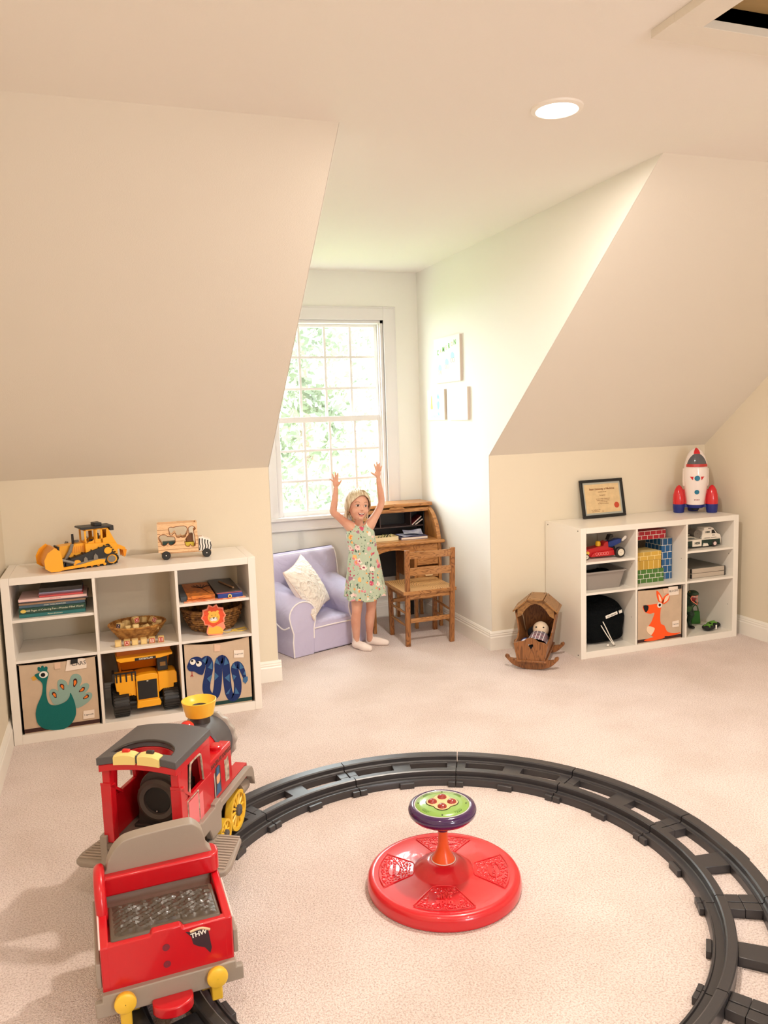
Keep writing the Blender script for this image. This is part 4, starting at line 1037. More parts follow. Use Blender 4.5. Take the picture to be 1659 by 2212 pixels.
# race car, top left cube of the right shelf
def racecar():
    e = E('race_car', 'red and blue toy race car with a yellow driver', 'toy vehicle', (2.67, -.27, .562), -4)
    M_r, M_b = mat('brick_red', (190, 28, 34), .35), mat('brick_blue', (30, 60, 140), .4)
    O('body', MB().prism([(-.15, .012), (-.15, .045), (-.10, .058), (-.045, .066), (.00, .072), (.008, .090), (.030, .096), (.034, .060), (.066, .052), (.066, .014)], -.030, .030), M_r, e, bev=.002)
    O('side_pod', MB().prism([(-.09, .012), (-.07, .036), (.060, .046), (.066, .014)], -.046, -.030), M_r, e, bev=.002)
    for i in range(5): O('number_ring', MB().tube([(-.052 + i * .017 + .008 * math.cos(a), -.0467, .029 + .008 * math.sin(a)) for a in [2 * PI * k / 16 for k in range(16)]], .0012, 5, closed=True), mat('pink_trim', (236, 150, 150), .5), e)
    O('engine_cover', MB().prism([(.034, .062), (.040, .092), (.10, .104), (.128, .104), (.120, .080), (.066, .060)], -.022, .022), M_b, e, bev=.002)
    O('driver', MB().lathe([(.004, 0), (.015, .004), (.016, .018), (.012, .030), (.003, .034)], 16, (-.022, -.006, .066)), mat('driver_yellow', (240, 190, 30), .4), e)
    O('spoiler', MB().prism([(.040, .10), (.052, .130), (.070, .132), (.074, .118), (.062, .112), (.058, .10)], -.018, .018), M_blkp, e)
    O('wing_plate', MB().prism([(.118, .096), (.126, .092), (.150, .108), (.150, .120), (.140, .122), (.124, .108)], -.034, -.028), F_wh, e)
    for x, r, wd in ((.094, .031, .026), (-.125, .018, .014)):
        for s_ in (-1, 1):
            w = O('wheel', MB().cyl((x, s_ * (.052 - wd / 2), r), (x, s_ * (.052 + wd / 2), r), r, 28), M_blkp, e, bev=.004)
            y = s_ * (.052 + wd / 2)
            O('rim', MB().lathe([(r * .62, 0), (r * .66, .0015), (r * .55, .003), (r * .45, .0005), (.002, .0005)], 24, (x, y, r), 'y') if s_ > 0 else MB().lathe([(r * .62, 0), (r * .66, -.0015), (r * .55, -.003), (r * .45, -.0005), (.002, -.0005)], 24, (x, y, r), 'y'), mat('rim_cream', (224, 214, 196), .4), w, recalc=True)
    O('axle', MB().cyl((.094, -.045, .031), (.094, .045, .031), .006, 8), M_blkp, e); O('axle', MB().cyl((-.125, -.045, .018), (-.125, .045, .018), .005, 8), M_blkp, e)
    O('head_lamp', MB().lathe([(.010, 0), (.010, -.004), (.005, -.004), (.005, -.001), (.001, -.001)], 16, (-.104, -.031, .036), 'y'), mat('lamp_yellow', (240, 200, 80), .4), e, recalc=True)
racecar()
# grey tub
def tub(name, label, cat, x0, x1, y0, y1, z, h, tx, ty, m, inner):
    e = E(name, label, cat, ((x0 + x1) / 2, (y0 + y1) / 2, z))
    w, d = (x1 - x0) / 2, (y1 - y0) / 2
    def rr(w_, d_, zz, r=.025, n=5):
        out = []
        for cx, cy, a0 in ((w_ - r, d_ - r, 0), (-w_ + r, d_ - r, 90), (-w_ + r, -d_ + r, 180), (w_ - r, -d_ + r, 270)):
            for i in range(n + 1):
                a = rad(a0 + 90 * i / n); out.append((cx + r * math.cos(a), cy + r * math.sin(a), zz))
        return out
    t = .003
    rings = [rr(w - tx - t * 2, d - ty - t * 2, t), rr(w - t, d - t, h), rr(w + .008, d + .008, h), rr(w + .009, d + .009, h - .007), rr(w, d, h - .007), rr(w - tx, d - ty, 0)]
    O('tub_wall', MB().ring(rings), m, e, recalc=True, smooth=50)
    if inner: inner(e, w, d, h)
    return e
def tub_fill(e, w, d, h):
    O('black_cloth', MB().grid(lambda u, v: ((u - .5) * 2 * (w - .015), (v - .5) * 2 * (d - .02), h * .62 + .018 * math.sin(9 * u + 4 * v) * math.sin(7 * v)), 20, 14), mat('dark_heap', (16, 15, 16), 1.0, spec=.1), e)
tub('storage_tub', 'open grey plastic tub with dark things inside', 'tub', 2.515, 2.795, -.345, -.06, .3845, .108, .022, .02, M_tubgrey, tub_fill)
# black costume bag
M_bag = mat('black_fleece', (14, 17, 19), 1.0, bump=.8, bscale=120, spec=.1)
def bag():
    e = E('costume_bag', 'black fleece bag with a white name patch', 'bag', (2.675, -.20, .0405))
    def f(u, v):
        a = 2 * PI * u; ph = -PI / 2 + PI * v
        x = abs(math.cos(ph)) ** .42 * (abs(math.cos(a)) ** .38) * (1 if math.cos(a) > 0 else -1) * .155
        y = abs(math.cos(ph)) ** .55 * (abs(math.sin(a)) ** .6) * (1 if math.sin(a) > 0 else -1) * .115
        z = abs(math.sin(ph)) ** .6 * (1 if math.sin(ph) > 0 else -1)
        h = .134 + .012 * math.sin(x * 30) + .010 * (x / .15)
        return (x + .006 * math.sin(z * 6), y + .006 * math.sin(x * 40), .118 + z * (h if z > 0 else .118))
    O('bag_body', MB().grid(f, 40, 24, True), M_bag, e, smooth=60)
    O('bag_fold', MB().ell((-.125, -.02, .235), (.035, .07, .055), 16, 10).ell((.0, .02, .245), (.06, .05, .028), 16, 10), M_bag, e, kind='stuff')
    M = Matrix.Translation((.035, -.122, .178)) @ Matrix.Rotation(rad(90), 4, 'X') @ Matrix.Rotation(rad(14), 4, 'Z')
    me = MB(); me.M = M; me.box(-.042, .042, -.0095, .0095, -.004, .001); O('name_patch', me, F_wh, e, bev=.002)
    txt('lettering', 'Dr. Gabriel', .013, M @ Matrix.Translation((0, 0, .0014)), M_ink, e, .0003)
    me = MB(); me.M = M; me.prism([(.054, -.010), (.074, -.010), (.075, .008), (.069, .002), (.064, .010), (.059, .004), (.053, .010)], -.004, .001, 'xy'); O('emblem', me, F_wh, e, smooth=0)
bag()
e = E('stethoscope', 'toy stethoscope with white tubes hanging over the black bag', 'toy stethoscope', (2.70, -.345, .0405))
O('tube', MB().tube(catmull([(2.640, -.335, .19), (2.655, -.343, .155), (2.685, -.350, .09), (2.708, -.352, .048)], 5), .0028, 8), F_wh, e, world=True)
O('tube', MB().tube(catmull([(2.625, -.338, .170), (2.650, -.346, .125), (2.682, -.352, .075), (2.702, -.354, .048)], 5), .0028, 8), F_wh, e, world=True)
O('wire_loop', MB().tube(catmull([(2.704, -.354, .050), (2.712, -.356, .044), (2.700, -.358, .0425), (2.680, -.358, .0425), (2.665, -.357, .050)], 5), .0012, 6), M_gryp, e, world=True)
O('ear_tip', MB().ell((2.660, -.356, .052), (.008, .006, .006), 12, 8), F_wh, e, world=True)

# cardboard bricks
def brickmat(name, c, line, sx, sz, off=0.5):
    m = bpy.data.materials.new(name); m.use_nodes = True; t = NT(m); b = t.n['Principled BSDF']; b.inputs['Roughness'].default_value = .5
    tc = t.new('ShaderNodeTexCoord'); sp = t.new('ShaderNodeSeparateXYZ'); t.link(tc.outputs['Object'], sp.inputs[0])
    ad = t.new('ShaderNodeMath', operation='ADD'); t.link(sp.outputs[0], ad.inputs[0]); t.link(sp.outputs[1], ad.inputs[1])
    cb = t.new('ShaderNodeCombineXYZ'); t.link(ad.outputs[0], cb.inputs[0]); t.link(sp.outputs[2], cb.inputs[1])
    br = t.new('ShaderNodeTexBrick'); t.link(cb.outputs[0], br.inputs['Vector'])
    br.inputs['Color1'].default_value = lin(c); br.inputs['Color2'].default_value = lin(tuple(x * .92 for x in c)); br.inputs['Mortar'].default_value = lin(line)
    br.inputs['Scale'].default_value = 1; br.inputs['Brick Width'].default_value = sx; br.inputs['Row Height'].default_value = sz; br.inputs['Mortar Size'].default_value = .0017
    br.inputs['Mortar Smooth'].default_value = .1; br.offset = off
    t.link(br.outputs['Color'], b.inputs['Base Color']); return m
g = 'cardboard brick blocks in the middle cube'
def cbrick(label, m, x0, x1, y0, y1, z0, z1): return T('cardboard_brick', MB().box(x0, x1, y0, y1, z0, z1), m, label, 'toy block', g, bev=.002)
LN = (226, 224, 214)
cbrick('green cardboard brick at the bottom of the pile', brickmat('brick_print_green', (74, 124, 52), LN, .042, .028), 2.900, 3.085, -.315, -.17, .3845, .466)
cbrick('lower yellow cardboard brick resting on the green one', brickmat('brick_print_yellow', (206, 164, 62), (232, 214, 150), .035, .06, 0), 2.880, 3.065, -.315, -.17, .467, .521)
cbrick('upper yellow cardboard brick under the red one', brickmat('brick_print_gold', (214, 172, 72), (236, 216, 150), .052, .026), 2.876, 3.067, -.315, -.17, .522, .573)
cbrick('blue cardboard brick standing upright at the right of the pile', brickmat('brick_print_blue', (30, 92, 146), LN, .036, .042), 3.100, 3.176, -.275, -.12, .3845, .636)
cbrick('cardboard support brick at the back of the pile, shadow put into its dark color', brickmat('brick_print_shaded', (86, 34, 28), (120, 80, 70), .05, .03), 2.846, 2.95, -.165, -.02, .3845, .636)  # added support; its brown red imitates the shadow behind the pile
cbrick('red cardboard brick bridging the top of the pile', brickmat('brick_print_red', (186, 22, 44), LN, .042, .026), 2.845, 3.140, -.262, -.11, .637, .692)
# white tanker truck
def tanker():
    e = E('white_toy_truck', 'white and green toy truck lettered HESS', 'toy vehicle', (3.36, -.285, .565), 0)
    M_w, M_g = mat('truck_white', (236, 228, 216), .25), mat('truck_green', (18, 46, 38), .4)
    O('chassis', MB().box(-.145, .142, -.034, .034, .010, .048), M_g, e, bev=.003)
    O('deck', MB().box(-.148, .146, -.036, .036, .048, .054), M_w, e, bev=.001)
    O('cab', MB().prism([(.002, .054), (.006, .106), (.018, .108), (.018, .124), (.064, .125), (.086, .118), (.118, .082), (.140, .074), (.146, .060), (.146, .018), (.140, .018), (.138, .054)], -.034, .034), M_w, e, bev=.003)
    O('side_window', MB().prism([(.074, .084), (.074, .106), (.090, .106), (.104, .084)], -.0352, -.034), M_dark, e, smooth=0)
    O('windshield', MB().prism([(.096, .108), (.121, .082), (.124, .084), (.099, .110)], -.028, .028), M_dark, e)
    O('roof_lights', MB().box(.048, .054, -.0350, -.034, .114, .119).box(.056, .062, -.0350, -.034, .114, .119).box(.064, .070, -.0350, -.034, .114, .119), M_ink, e, kind='stuff')
    O('stripe', MB().box(-.140, -.006, -.0366, -.034, .056, .0595).box(.02, .062, -.0350, -.034, .057, .0605).box(.07, .11, -.0350, -.034, .057, .0605), M_gryp, e, kind='stuff')
    O('sign_board', MB().box(-.072, -.005, -.040, -.034, .012, .050), M_w, e, bev=.001)
    txt('lettering', 'HESS', .019, face_front(-.038, -.0402, .032), M_g, e, .0004, bold=.0008)
    txt('lettering', 'HESS', .015, face_front(.044, -.0343, .094), M_g, e, .0004, bold=.0006)
    txt('lettering', '2016', .010, face_front(.088, -.0343, .072), M_g, e, .0004)
    O('load', MB().prism([(-.145, .054), (-.145, .074), (-.08, .076), (-.045, .070), (-.015, .060), (-.01, .054)], -.028, .028), mat('pale_grey', (190, 184, 172), .4), e, bev=.003)
    O('load_stripe', MB().box(-.14, -.05, -.0288, -.028, .062, .066), M_g, e)
    O('tail_fin', MB().prism([(-.10, .074), (-.13, .092), (-.12, .074)], -.02, -.017).box(-.115, -.08, -.022, .022, .084, .086), M_w, e, kind='stuff')
    O('fuel_step', MB().prism([(.006, .010), (.050, .010), (.040, .026), (.012, .028)], -.040, -.034), M_w, e)
    O('exhaust_cover', MB().lathe([(.002, .03), (.026, .03), (.026, -.03), (.002, -.03)], 20, (-.03, 0, .088), 'y'), mat('smoke_grey', (110, 104, 98), .3), e)
    for x in (-.118, .098):
        for s_ in (-1, 1):
            w = O('wheel', MB().cyl((x, s_ * .022, .020), (x, s_ * .037, .020), .020, 24), M_blkp, e, bev=.002)
            O('hub', MB().cyl((x, s_ * .037, .020), (x, s_ * .0385, .020), .0115, 20), mat('hub_pink', (236, 208, 204), .4), w)
tanker()
e = E('metal_case', 'flat silver metal case with black corners', 'case', (3.395, -.185, .3845))
M_sil = mat('silver_case', (196, 184, 170), .3, metal=.25)
O('case_bottom', MB().box(-.128, .128, -.155, .155, 0, .028), M_sil, e, bev=.004)
O('case_lid', MB().box(-.128, .128, -.155, .155, .029, .058), M_sil, e, bev=.004)
O('lid_sheet', MB().box(-.120, .120, -.148, .150, .058, .0595), mat('case_sheet', (110, 108, 100), .5), e)
for sx_ in (-1, 1):
    for sy_ in (-1, 1):
        for z_ in (.0, .032): O('corner_guard', MB().box(sx_ * .122, sx_ * .1295, sy_ * .146, sy_ * .1565, z_, z_ + .027), M_blkp, e, bev=.001)
O('latch', MB().box(-.138, -.128, -.12, -.10, .022, .036), mat('chrome', (200, 200, 200), .2, metal=1), e)
O('hinge_pin', MB().box(.128, .140, -.13, -.11, .012, .020), mat('brass', (170, 120, 80), .3, metal=.7), e)

# toy dinosaur
def dino():
    e = E('toy_dinosaur', 'dark green toy dinosaur with wide open red mouth', 'toy dinosaur', (3.318, -.225, .0405), -88)
    M_d, M_d2 = mat('dino_green', (30, 58, 34), .6, var=.4, vscale=40, bump=.5, bscale=90), mat('dino_belly', (60, 100, 52), .6, var=.3, vscale=50)
    # local front = +x
    mb = MB()
    mb.tube([(-.16, 0, .10), (-.11, 0, .105), (-.05, 0, .13), (.0, 0, .15), (.03, 0, .175), (.045, 0, .205), (.055, 0, .228)], [.006, .018, .036, .042, .034, .028, .026], 14)
    mb.ell((.072, 0, .240), (.040, .027, .020), 16, 10)
    O('body', mb, M_d, e, smooth=60)
    O('belly', MB().ell((.022, 0, .150), (.034, .030, .040), 14, 10), M_d2, e)
    O('lower_jaw', MB().ell((.072, 0, .186), (.036, .020, .009), 14, 8, (0, 28, 0)), M_d, e)
    O('mouth_inside', MB().ell((.070, 0, .210), (.020, .018, .026), 14, 10), mat('mouth_red', (120, 18, 24), .5), e)
    mb = MB(); mb.tube([(.085, -.020, .195), (.106, 0, .176), (.085, .020, .195)], .003, 6); mb.tube([(.085, -.022, .226), (.112, 0, .232), (.085, .022, .226)], .003, 6); mb.tube([(.084, -.021, .197), (.078, -.023, .212), (.085, -.022, .226)], .003, 6); mb.tube([(.084, .021, .197), (.078, .023, .212), (.085, .022, .226)], .003, 6)
    O('gum', mb, mat('gum_pink', (226, 130, 104), .5), e)
    for s_ in (-1, 1):
        for i in range(5): O('tooth', MB().lathe([(.0022, .006), (.0003, 0)], 6, (.088 + i * .004, s_ * (.017 - i * .003), .219)), F_wh, e)
        O('eye', MB().ell((.068, s_ * .022, .250), .004, 10, 8), mat('eye_amber', (220, 160, 60), .3), e)
        O('arm', MB().tube([(.040, s_ * .026, .180), (.070, s_ * .034, .165), (.082, s_ * .030, .180)], [.009, .006, .003], 8), M_d, e)
        O('leg', MB().tube([(-.01, s_ * .032, .135), (.014, s_ * .040, .085), (-.006, s_ * .040, .045), (.004, s_ * .040, .014)], [.028, .022, .013, .012], 10), M_d, e)
        O('foot', MB().ell((.016, s_ * .040, .009), (.028, .016, .009), 12, 8), M_blkp, e)
dino()
e = E('green_pouch', 'small bright green toy pouch with a handle', 'toy bag', (3.46, -.155, .0405), -20)
O('pouch_body', MB().hexa([(-.030, -.02, 0), (.030, -.02, 0), (.030, .02, 0), (-.030, .02, 0)], [(-.026, -.012, .082), (.026, -.012, .082), (.026, .012, .082), (-.026, .012, .082)]), mat('pouch_green', (48, 112, 34), .7), e, bev=.006)
O('handle', MB().tube(catmull([(-.020, 0, .078), (-.014, 0, .108), (0, 0, .118), (.014, 0, .108), (.020, 0, .078)], 4), .0035, 6), mat('pouch_strap', (60, 90, 44), .7), e)
e = E('toy_sandals', 'pair of green and black toy monster feet', 'toy shoes', (3.455, -.30, .0405), 8)
for k, (dx, dy, rz) in enumerate(((-.035, -.012, 20), (.042, .014, -8))):
    s_ = E('shoe', None, None, (dx, dy, 0), rz); s_.parent = e
    O('sole', MB().ell((0, 0, .018), (.046, .036, .018), 20, 10), mat('sole_black', (26, 26, 26), .8), s_)
    O('strap', MB().tube(catmull([(-.03, -.022, .028), (-.012, -.006, .038), (.006, -.024, .034)], 4), .005, 6).tube(catmull([(-.03, .018, .028), (-.010, -.004, .040), (.02, .016, .034)], 4), .005, 6).ell((-.012, -.004, .036), (.02, .016, .007), 12, 8), mat('strap_green', (96, 150, 50), .6), s_, kind='stuff')
O('price_tag', MB().box(-.006, .006, -.044, -.042, .008, .034), F_wh, e)
# ---------------- armchair and cushion ----------------
def fabric(name, c, bump=.12, scale=700, wr=.25, wrs=9):
    m = mat(name, c, .9, sheen=.15); t = NT(m); b = t.n['Principled BSDF']
    tc = t.new('ShaderNodeTexCoord')
    n = t.new('ShaderNodeTexNoise'); n.inputs['Scale'].default_value = scale
    w = t.new('ShaderNodeTexNoise'); w.inputs['Scale'].default_value = wrs; w.inputs['Detail'].default_value = 2; w.inputs['Distortion'].default_value = 1.2
    t.link(tc.outputs['Object'], n.inputs['Vector']); t.link(tc.outputs['Object'], w.inputs['Vector'])
    b1 = t.new('ShaderNodeBump'); b1.inputs['Strength'].default_value = bump; b1.inputs['Distance'].default_value = .002; t.link(n.outputs['Fac'], b1.inputs['Height'])
    b2 = t.new('ShaderNodeBump'); b2.inputs['Strength'].default_value = wr; b2.inputs['Distance'].default_value = .03; t.link(w.outputs['Fac'], b2.inputs['Height'])
    t.link(b1.outputs['Normal'], b2.inputs['Normal']); t.link(b2.outputs['Normal'], b.inputs['Normal']); return m
M_lav = fabric('lavender_cotton', (196, 190, 218))
M_pipe = mat('white_piping', (240, 234, 234), .8)
def rsec(x0, x1, z0, z1, r, n=6):
    out = []
    for cx, cz, a0 in ((x1 - r, z1 - r, 0), (x0 + r, z1 - r, 90)):
        for i in range(n + 1):
            a = rad(a0 + 90 * i / n); out.append((cx + r * math.cos(a), cz + r * math.sin(a)))
    return out + [(x0, z0), (x1, z0)]
def armchair():
    e = E('armchair', 'small lavender upholstered armchair with white piping beneath the window', 'armchair', (.939, .345, 0), 19.4)
    # back: loft in y, slightly leaning
    def rect(x0, x1, y, z0, z1, r): return [(a, y, b) for a, b in rsec(x0, x1, z0, z1, r, 5)]
    rings = []
    for k in range(9):
        v = k / 8; z = .06 + .515 * v
    def back(u, v):
        # u around, v up; superellipse cross-section
        a = 2 * PI * u; lean = .03 * v
        hw = (.292 - .014 * v); hd = .050 - .006 * v
        cx = math.copysign(abs(math.cos(a)) ** .22, math.cos(a)) * hw; cy = math.copysign(abs(math.sin(a)) ** .45, math.sin(a)) * hd
        cap = 1 if v < .93 else math.sqrt(max(0, 1 - ((v - .93) / .07) ** 2))
        return (.294 + cx * (.955 + .045 * cap), .345 + cy * (.25 + .75 * cap) + lean, .02 + .562 * v)
    b = O('backrest', MB().grid(back, 64, 40, True).add([(.02, .30, .02), (.57, .30, .02), (.57, .39, .02), (.02, .39, .02)], [(0, 1, 2, 3)]), M_lav, e, smooth=60)
    pts = [(.008, .317 + .03 * v, .06 + .5 * v) for v in (.3, .55, .8)]
    zt = .572
    O('piping', MB().tube(catmull([(.012, .322, .30), (.016, .336, .50), (.024, .342, .555), (.05, .345, .566), (.29, .345, .569), (.535, .345, .566), (.560, .342, .553), (.569, .334, .50), (.578, .318, .32)], 6), .0042, 8), M_pipe, b)
    # arms: rounded slab lofted front to back, rising towards the back
    for s_, x0, x1, name in ((-1, -.004, .150, 'arm'), (1, .432, .586, 'arm')):
        prof0 = []
        def sec(y, top, k):
            cx = (x0 + x1) / 2; hw = (x1 - x0) / 2
            o = []
            for i in range(13):
                a = PI * i / 12; bul = .020
                o.append((cx + (hw + bul) * math.cos(a) * k, y, top - .088 + .088 * math.sin(a) * k))
            o += [(cx - (hw + .012) * k, y, top - .13), (cx - (hw - .006) * k, y, top - .19), (cx - hw * k, y, .10), (cx - (hw - .004) * k, y, .004), (cx + (hw - .004) * k, y, .004), (cx + hw * k, y, .10), (cx + (hw + .002) * k, y, top - .17), (cx + (hw + .014) * k, y, top - .13)]
            return o
        rings = [sec(-.001, .338, .95), sec(.006, .342, 1)] + [sec(.006 + .33 * t_, .342 + .075 * t_ ** 1.1, 1) for t_ in (.1, .25, .4, .55, .7, .85, 1)]
        a = O(name, MB().ring(rings), M_lav, e, smooth=50, recalc=True)
        f = sec(-.003, .340, .97)
        O('piping', MB().tube([f[i] for i in list(range(15, len(f))) + list(range(0, 15))][5:] + [f[15 + 1]] if False else [f[k] for k in (18, 19, 20)] + f[0:17], .0042, 8), M_pipe, a)
    rings = []
    O('base', MB().box(.140, .445, .0, .36, .004, .165), M_lav, e, bev=.012, seg=4)
    def seat(u, v):
        x = .146 + .292 * u; y = -.002 + .31 * v
        puff = (math.sin(PI * min(max(u, .0), 1)) ** .3) * .012
        ed = min(1, v / .06) ** .5 if v < .06 else 1
        pk = .0025 * math.sin(u * 60) * max(0, 1 - v * 5)
        return (x, y - (.004 if v == 0 else 0), .165 + (.026 + puff * .8) * ed + pk)
    O('seat_cushion', MB().grid(seat, 60, 30).add([(.146, -.005, .163), (.438, -.005, .163), (.438, -.003, .186), (.146, -.003, .186)], [(0, 1, 2, 3)]), M_lav, e, smooth=60)
    O('piping', MB().tube([(.15 + .29 * i / 12, -.006, .160 + .003 * math.sin(PI * i / 12)) for i in range(13)], .0042, 8), M_pipe, e)
    O('piping', MB().tube(catmull([(-.022, .004, .195), (-.030, .06, .175), (-.030, .15, .200), (-.028, .3, .235)], 5), .0042, 8), M_pipe, e)
    O('feet_strip', MB().box(.01, .575, .01, .37, 0, .005), M_dark, e)
    return e
armchair()
# cushion
M_cush = fabric('cream_ruffle', (238, 228, 218), .3, 400, 1.0, 22)
e = E('throw_cushion', 'cream ruffled square cushion leaning in the lavender armchair', 'cushion', (1.075, .46, .182))
def cush(sgn):
    def f(u, v):
        x = (u - .5) * 2; y = (v - .5) * 2
        w = .174; pin = 1 - .10 * (1 - max(abs(x), abs(y)) ** 4) * 0
        px = x * w * (1 - .10 * (1 - abs(y) ** 2) * abs(x) ** 3 ); py = y * w * (1 - .10 * (1 - abs(x) ** 2) * abs(y) ** 3)
        d = (max(0, (1 - x * x)) * max(0, (1 - y * y))) ** .42 * .062
        rf = .003 * (math.sin(x * 22 + 3 * math.sin(y * 5)) * math.sin(y * 22 + 3 * math.sin(x * 6))) * (d / .06)
        if sgn > 0: d += rf * 1.6
        return (px, -sgn * d, py)
    return f
R_c = Matrix.Translation((.012, .088, .207)) @ Matrix.Rotation(rad(53.4), 4, 'Z') @ Matrix.Rotation(rad(-28.8), 4, 'X') @ Matrix.Rotation(rad(-9.8), 4, 'Y')
mb = MB(); mb.M = R_c; mb.grid(cush(1), 44, 44); O('front_panel', mb, M_cush, e, smooth=80, recalc=False)
mb = MB(); mb.M = R_c; mb.grid(cush(-1), 44, 44); O('back_panel', mb, mat('cushion_back', (240, 224, 218), .9), e, smooth=80)
mb = MB(); mb.M = R_c; f_ = cush(1)
mb.tube([f_(u, 0) for u in [i / 20 for i in range(20)]] + [f_(1, v) for v in [i / 20 for i in range(20)]] + [f_(1 - u, 1) for u in [i / 20 for i in range(20)]] + [f_(0, 1 - v) for v in [i / 20 for i in range(20)]], .0026, 6, closed=True)
O('seam', mb, mat('cushion_seam', (214, 190, 178), .8), e)

# ---------------- roll top desk ----------------
M_oak = wood('honey_oak', (186, 130, 74), (142, 90, 46), 'X', 1.2, .32)
M_oakz = wood('honey_oak_upright', (176, 120, 66), (132, 82, 42), 'Z', 1.2, .32)
M_blackw = mat('black_stain', (30, 26, 26), .4)
M_brw = mat('dark_brown_wood', (74, 56, 54), .4)
dk = E('roll_top_desk', 'honey oak roll top desk with black pigeonholes in the corner', 'desk', (1.79, .84, 0))
def D(name, mb, m, **k): return O(name, mb, m, dk, world=True, **k)
X0, X1 = 1.535, 2.045
D('desktop', MB().box(1.515, 2.066, .625, 1.03, .575, .597), M_oak, bev=.008, seg=3)
D('roll_floor', MB().box(X0 + .02, X1 - .02, .66, 1.03, .597, .600), M_oak)
curve = [(1.03, .808), (.885, .806), (.828, .800), (.780, .782), (.735, .750), (.700, .708), (.672, .655), (.655, .598)]
inner = [(1.03, .795), (.885, .790), (.838, .782), (.800, .766), (.762, .738), (.732, .700), (.706, .650), (.690, .598)]
for xa, xb in ((X0, X0 + .020), (X1 - .020, X1)):
    s_ = D('roll_side', MB().prism([(1.03, .597)] + inner + [(.690, .5975)], xa + .004, xb - .004, 'yz'), M_oakz)
    D('roll_side_rim', MB().prism(curve + inner[::-1], xa - .004, xb + .004, 'yz'), M_oak, bev=.0015)
D('top_board', MB().box(1.515, 2.058, .812, 1.035, .810, .834), M_oak, bev=.007, seg=3)
# rolled up tambour slats
for k in range(4):
    y = .838 + k * .016; D('tambour_slat', MB().box(X0 + .022, X1 - .022, y, y + .0145, .7915 - .002 * k * 0, .8015), M_oak, bev=.003)
D('tambour_rail', MB().box(X0 + .022, X1 - .022, .806, .836, .776, .800), M_oak, bev=.003)
D('tambour_pull', MB().prism([(1.735, .800), (1.845, .800), (1.835, .812), (1.745, .812)], .790, .806), M_oak, bev=.001)
# pigeonhole unit
mb = MB().box(X0 + .02, X1 - .02, 1.015, 1.03, .60, .795).box(X0 + .02, X1 - .02, .90, 1.015, .776, .786)
D('pigeonhole_back', mb, M_blackw)
D('pigeonhole_shelf', MB().box(X0 + .02, X1 - .02, .89, 1.015, .662, .670), M_brw, bev=.001)
D('pigeonhole_rail', MB().box(X0 + .02, X1 - .02, .892, 1.015, .762, .768), M_brw, bev=.001)
for x in (1.70, 1.925): D('pigeonhole_divider', MB().box(x - .003, x + .003, .892, 1.015, .670, .762), M_brw)
D('pigeonhole_side', MB().box(X1 - .028, X1 - .0205, .89, 1.015, .60, .790), M_blackw)
# pedestal, apron, legs
for x in (1.548, 1.846, 2.024):
    for y in (.648, 1.0):
        if x == 1.846 and y > .9: continue
        D('leg', MB().box(x, x + .022, y, y + .024, 0, .575), M_oakz, bev=.002)
D('leg', MB().box(1.846, 1.868, 1.0, 1.024, 0, .575), M_oakz, bev=.002)
ap = [(1.570, .575), (1.570, .505)] + [(1.58 + .125 * (1 - math.cos(PI * i / 10)), .505 + .042 * math.sin(PI * i / 10)) for i in range(11)] + [(1.846, .505), (1.846, .575)]
D('apron', MB().prism(ap, .652, .668), M_oak)
D('pedestal_side', MB().box(1.850, 1.860, .672, 1.02, .33, .575), M_oakz); D('pedestal_side', MB().box(2.030, 2.040, .672, 1.02, .33, .575), M_oakz)
D('pedestal_floor', MB().box(1.86, 2.03, .672, 1.02, .325, .335), M_oak)
for z0_, z1_ in ((.505, .570), (.430, .495), (.345, .420)):
    d_ = D('drawer', MB().box(1.870, 2.022, .652, .90, z0_, z1_), M_oak, bev=.003)
D('drawer_pull', MB().prism([(1.915, .372), (1.982, .372), (1.972, .356), (1.925, .356)], .640, .652), mat('pale_oak', (232, 200, 150), .4), bev=.001)
D('knee_panel', MB().box(1.570, 1.85, 1.005, 1.015, .30, .575), M_blackw)
D('knee_strip', MB().box(1.700, 1.706, 1.000, 1.0055, .30, .54), M_brw)
D('side_panel', MB().box(1.550, 1.558, .672, 1.0, .33, .575), M_oakz)
D('stretcher', MB().box(1.868, 2.024, 1.002, 1.014, .12, .15), M_oak)
T('black_folder', MB().box(1.935, 1.985, 1.030, 1.045, .0, .30), M_dark, 'thin black board standing on the floor behind the desk legs', 'board')
# things on the desk
e = E('pencil_tray', 'open cream cardboard tray holding green pencils on the desk', 'tray', (1.685, .775, .6005), 2)
mb = MB().box(-.085, .085, -.045, .06, 0, .003).box(-.085, .085, -.045, -.042, .003, .026).box(-.085, .085, .057, .06, .003, .026).box(.082, .085, -.042, .057, .003, .026).box(-.085, -.082, -.042, .057, .003, .026)
O('tray', mb, mat('cream_card', (238, 222, 180), .7), e)
for i in range(9):
    O('pencil', MB().tube([(-.06 + i * .012, -.035, .012 + (i % 3) * .006), (-.02 + i * .010 + (i % 2) * .02, .050, .020 + (i % 2) * .010)], .0032, 6), mat('pencil_%d' % (i % 3), ((98, 110, 50), (190, 186, 110), (60, 60, 44))[i % 3], .5), e)
e = E('paperback', 'white paged activity book lying on the desk top', 'book', (1.885, .79, .6005), -3)
O('cover', MB().box(-.095, .095, -.075, .08, 0, .002).box(-.095, .095, -.075, .08, .015, .017).box(-.095, -.093, -.075, .08, .002, .015), mat('book_violet', (90, 86, 120), .4), e)
O('pages', MB().box(-.093, .092, -.073, .078, .002, .015), M_paper, e)
M_pap = mat('loose_paper', (216, 218, 232), .6, var=.3, vscale=14, col2=(150, 150, 190))
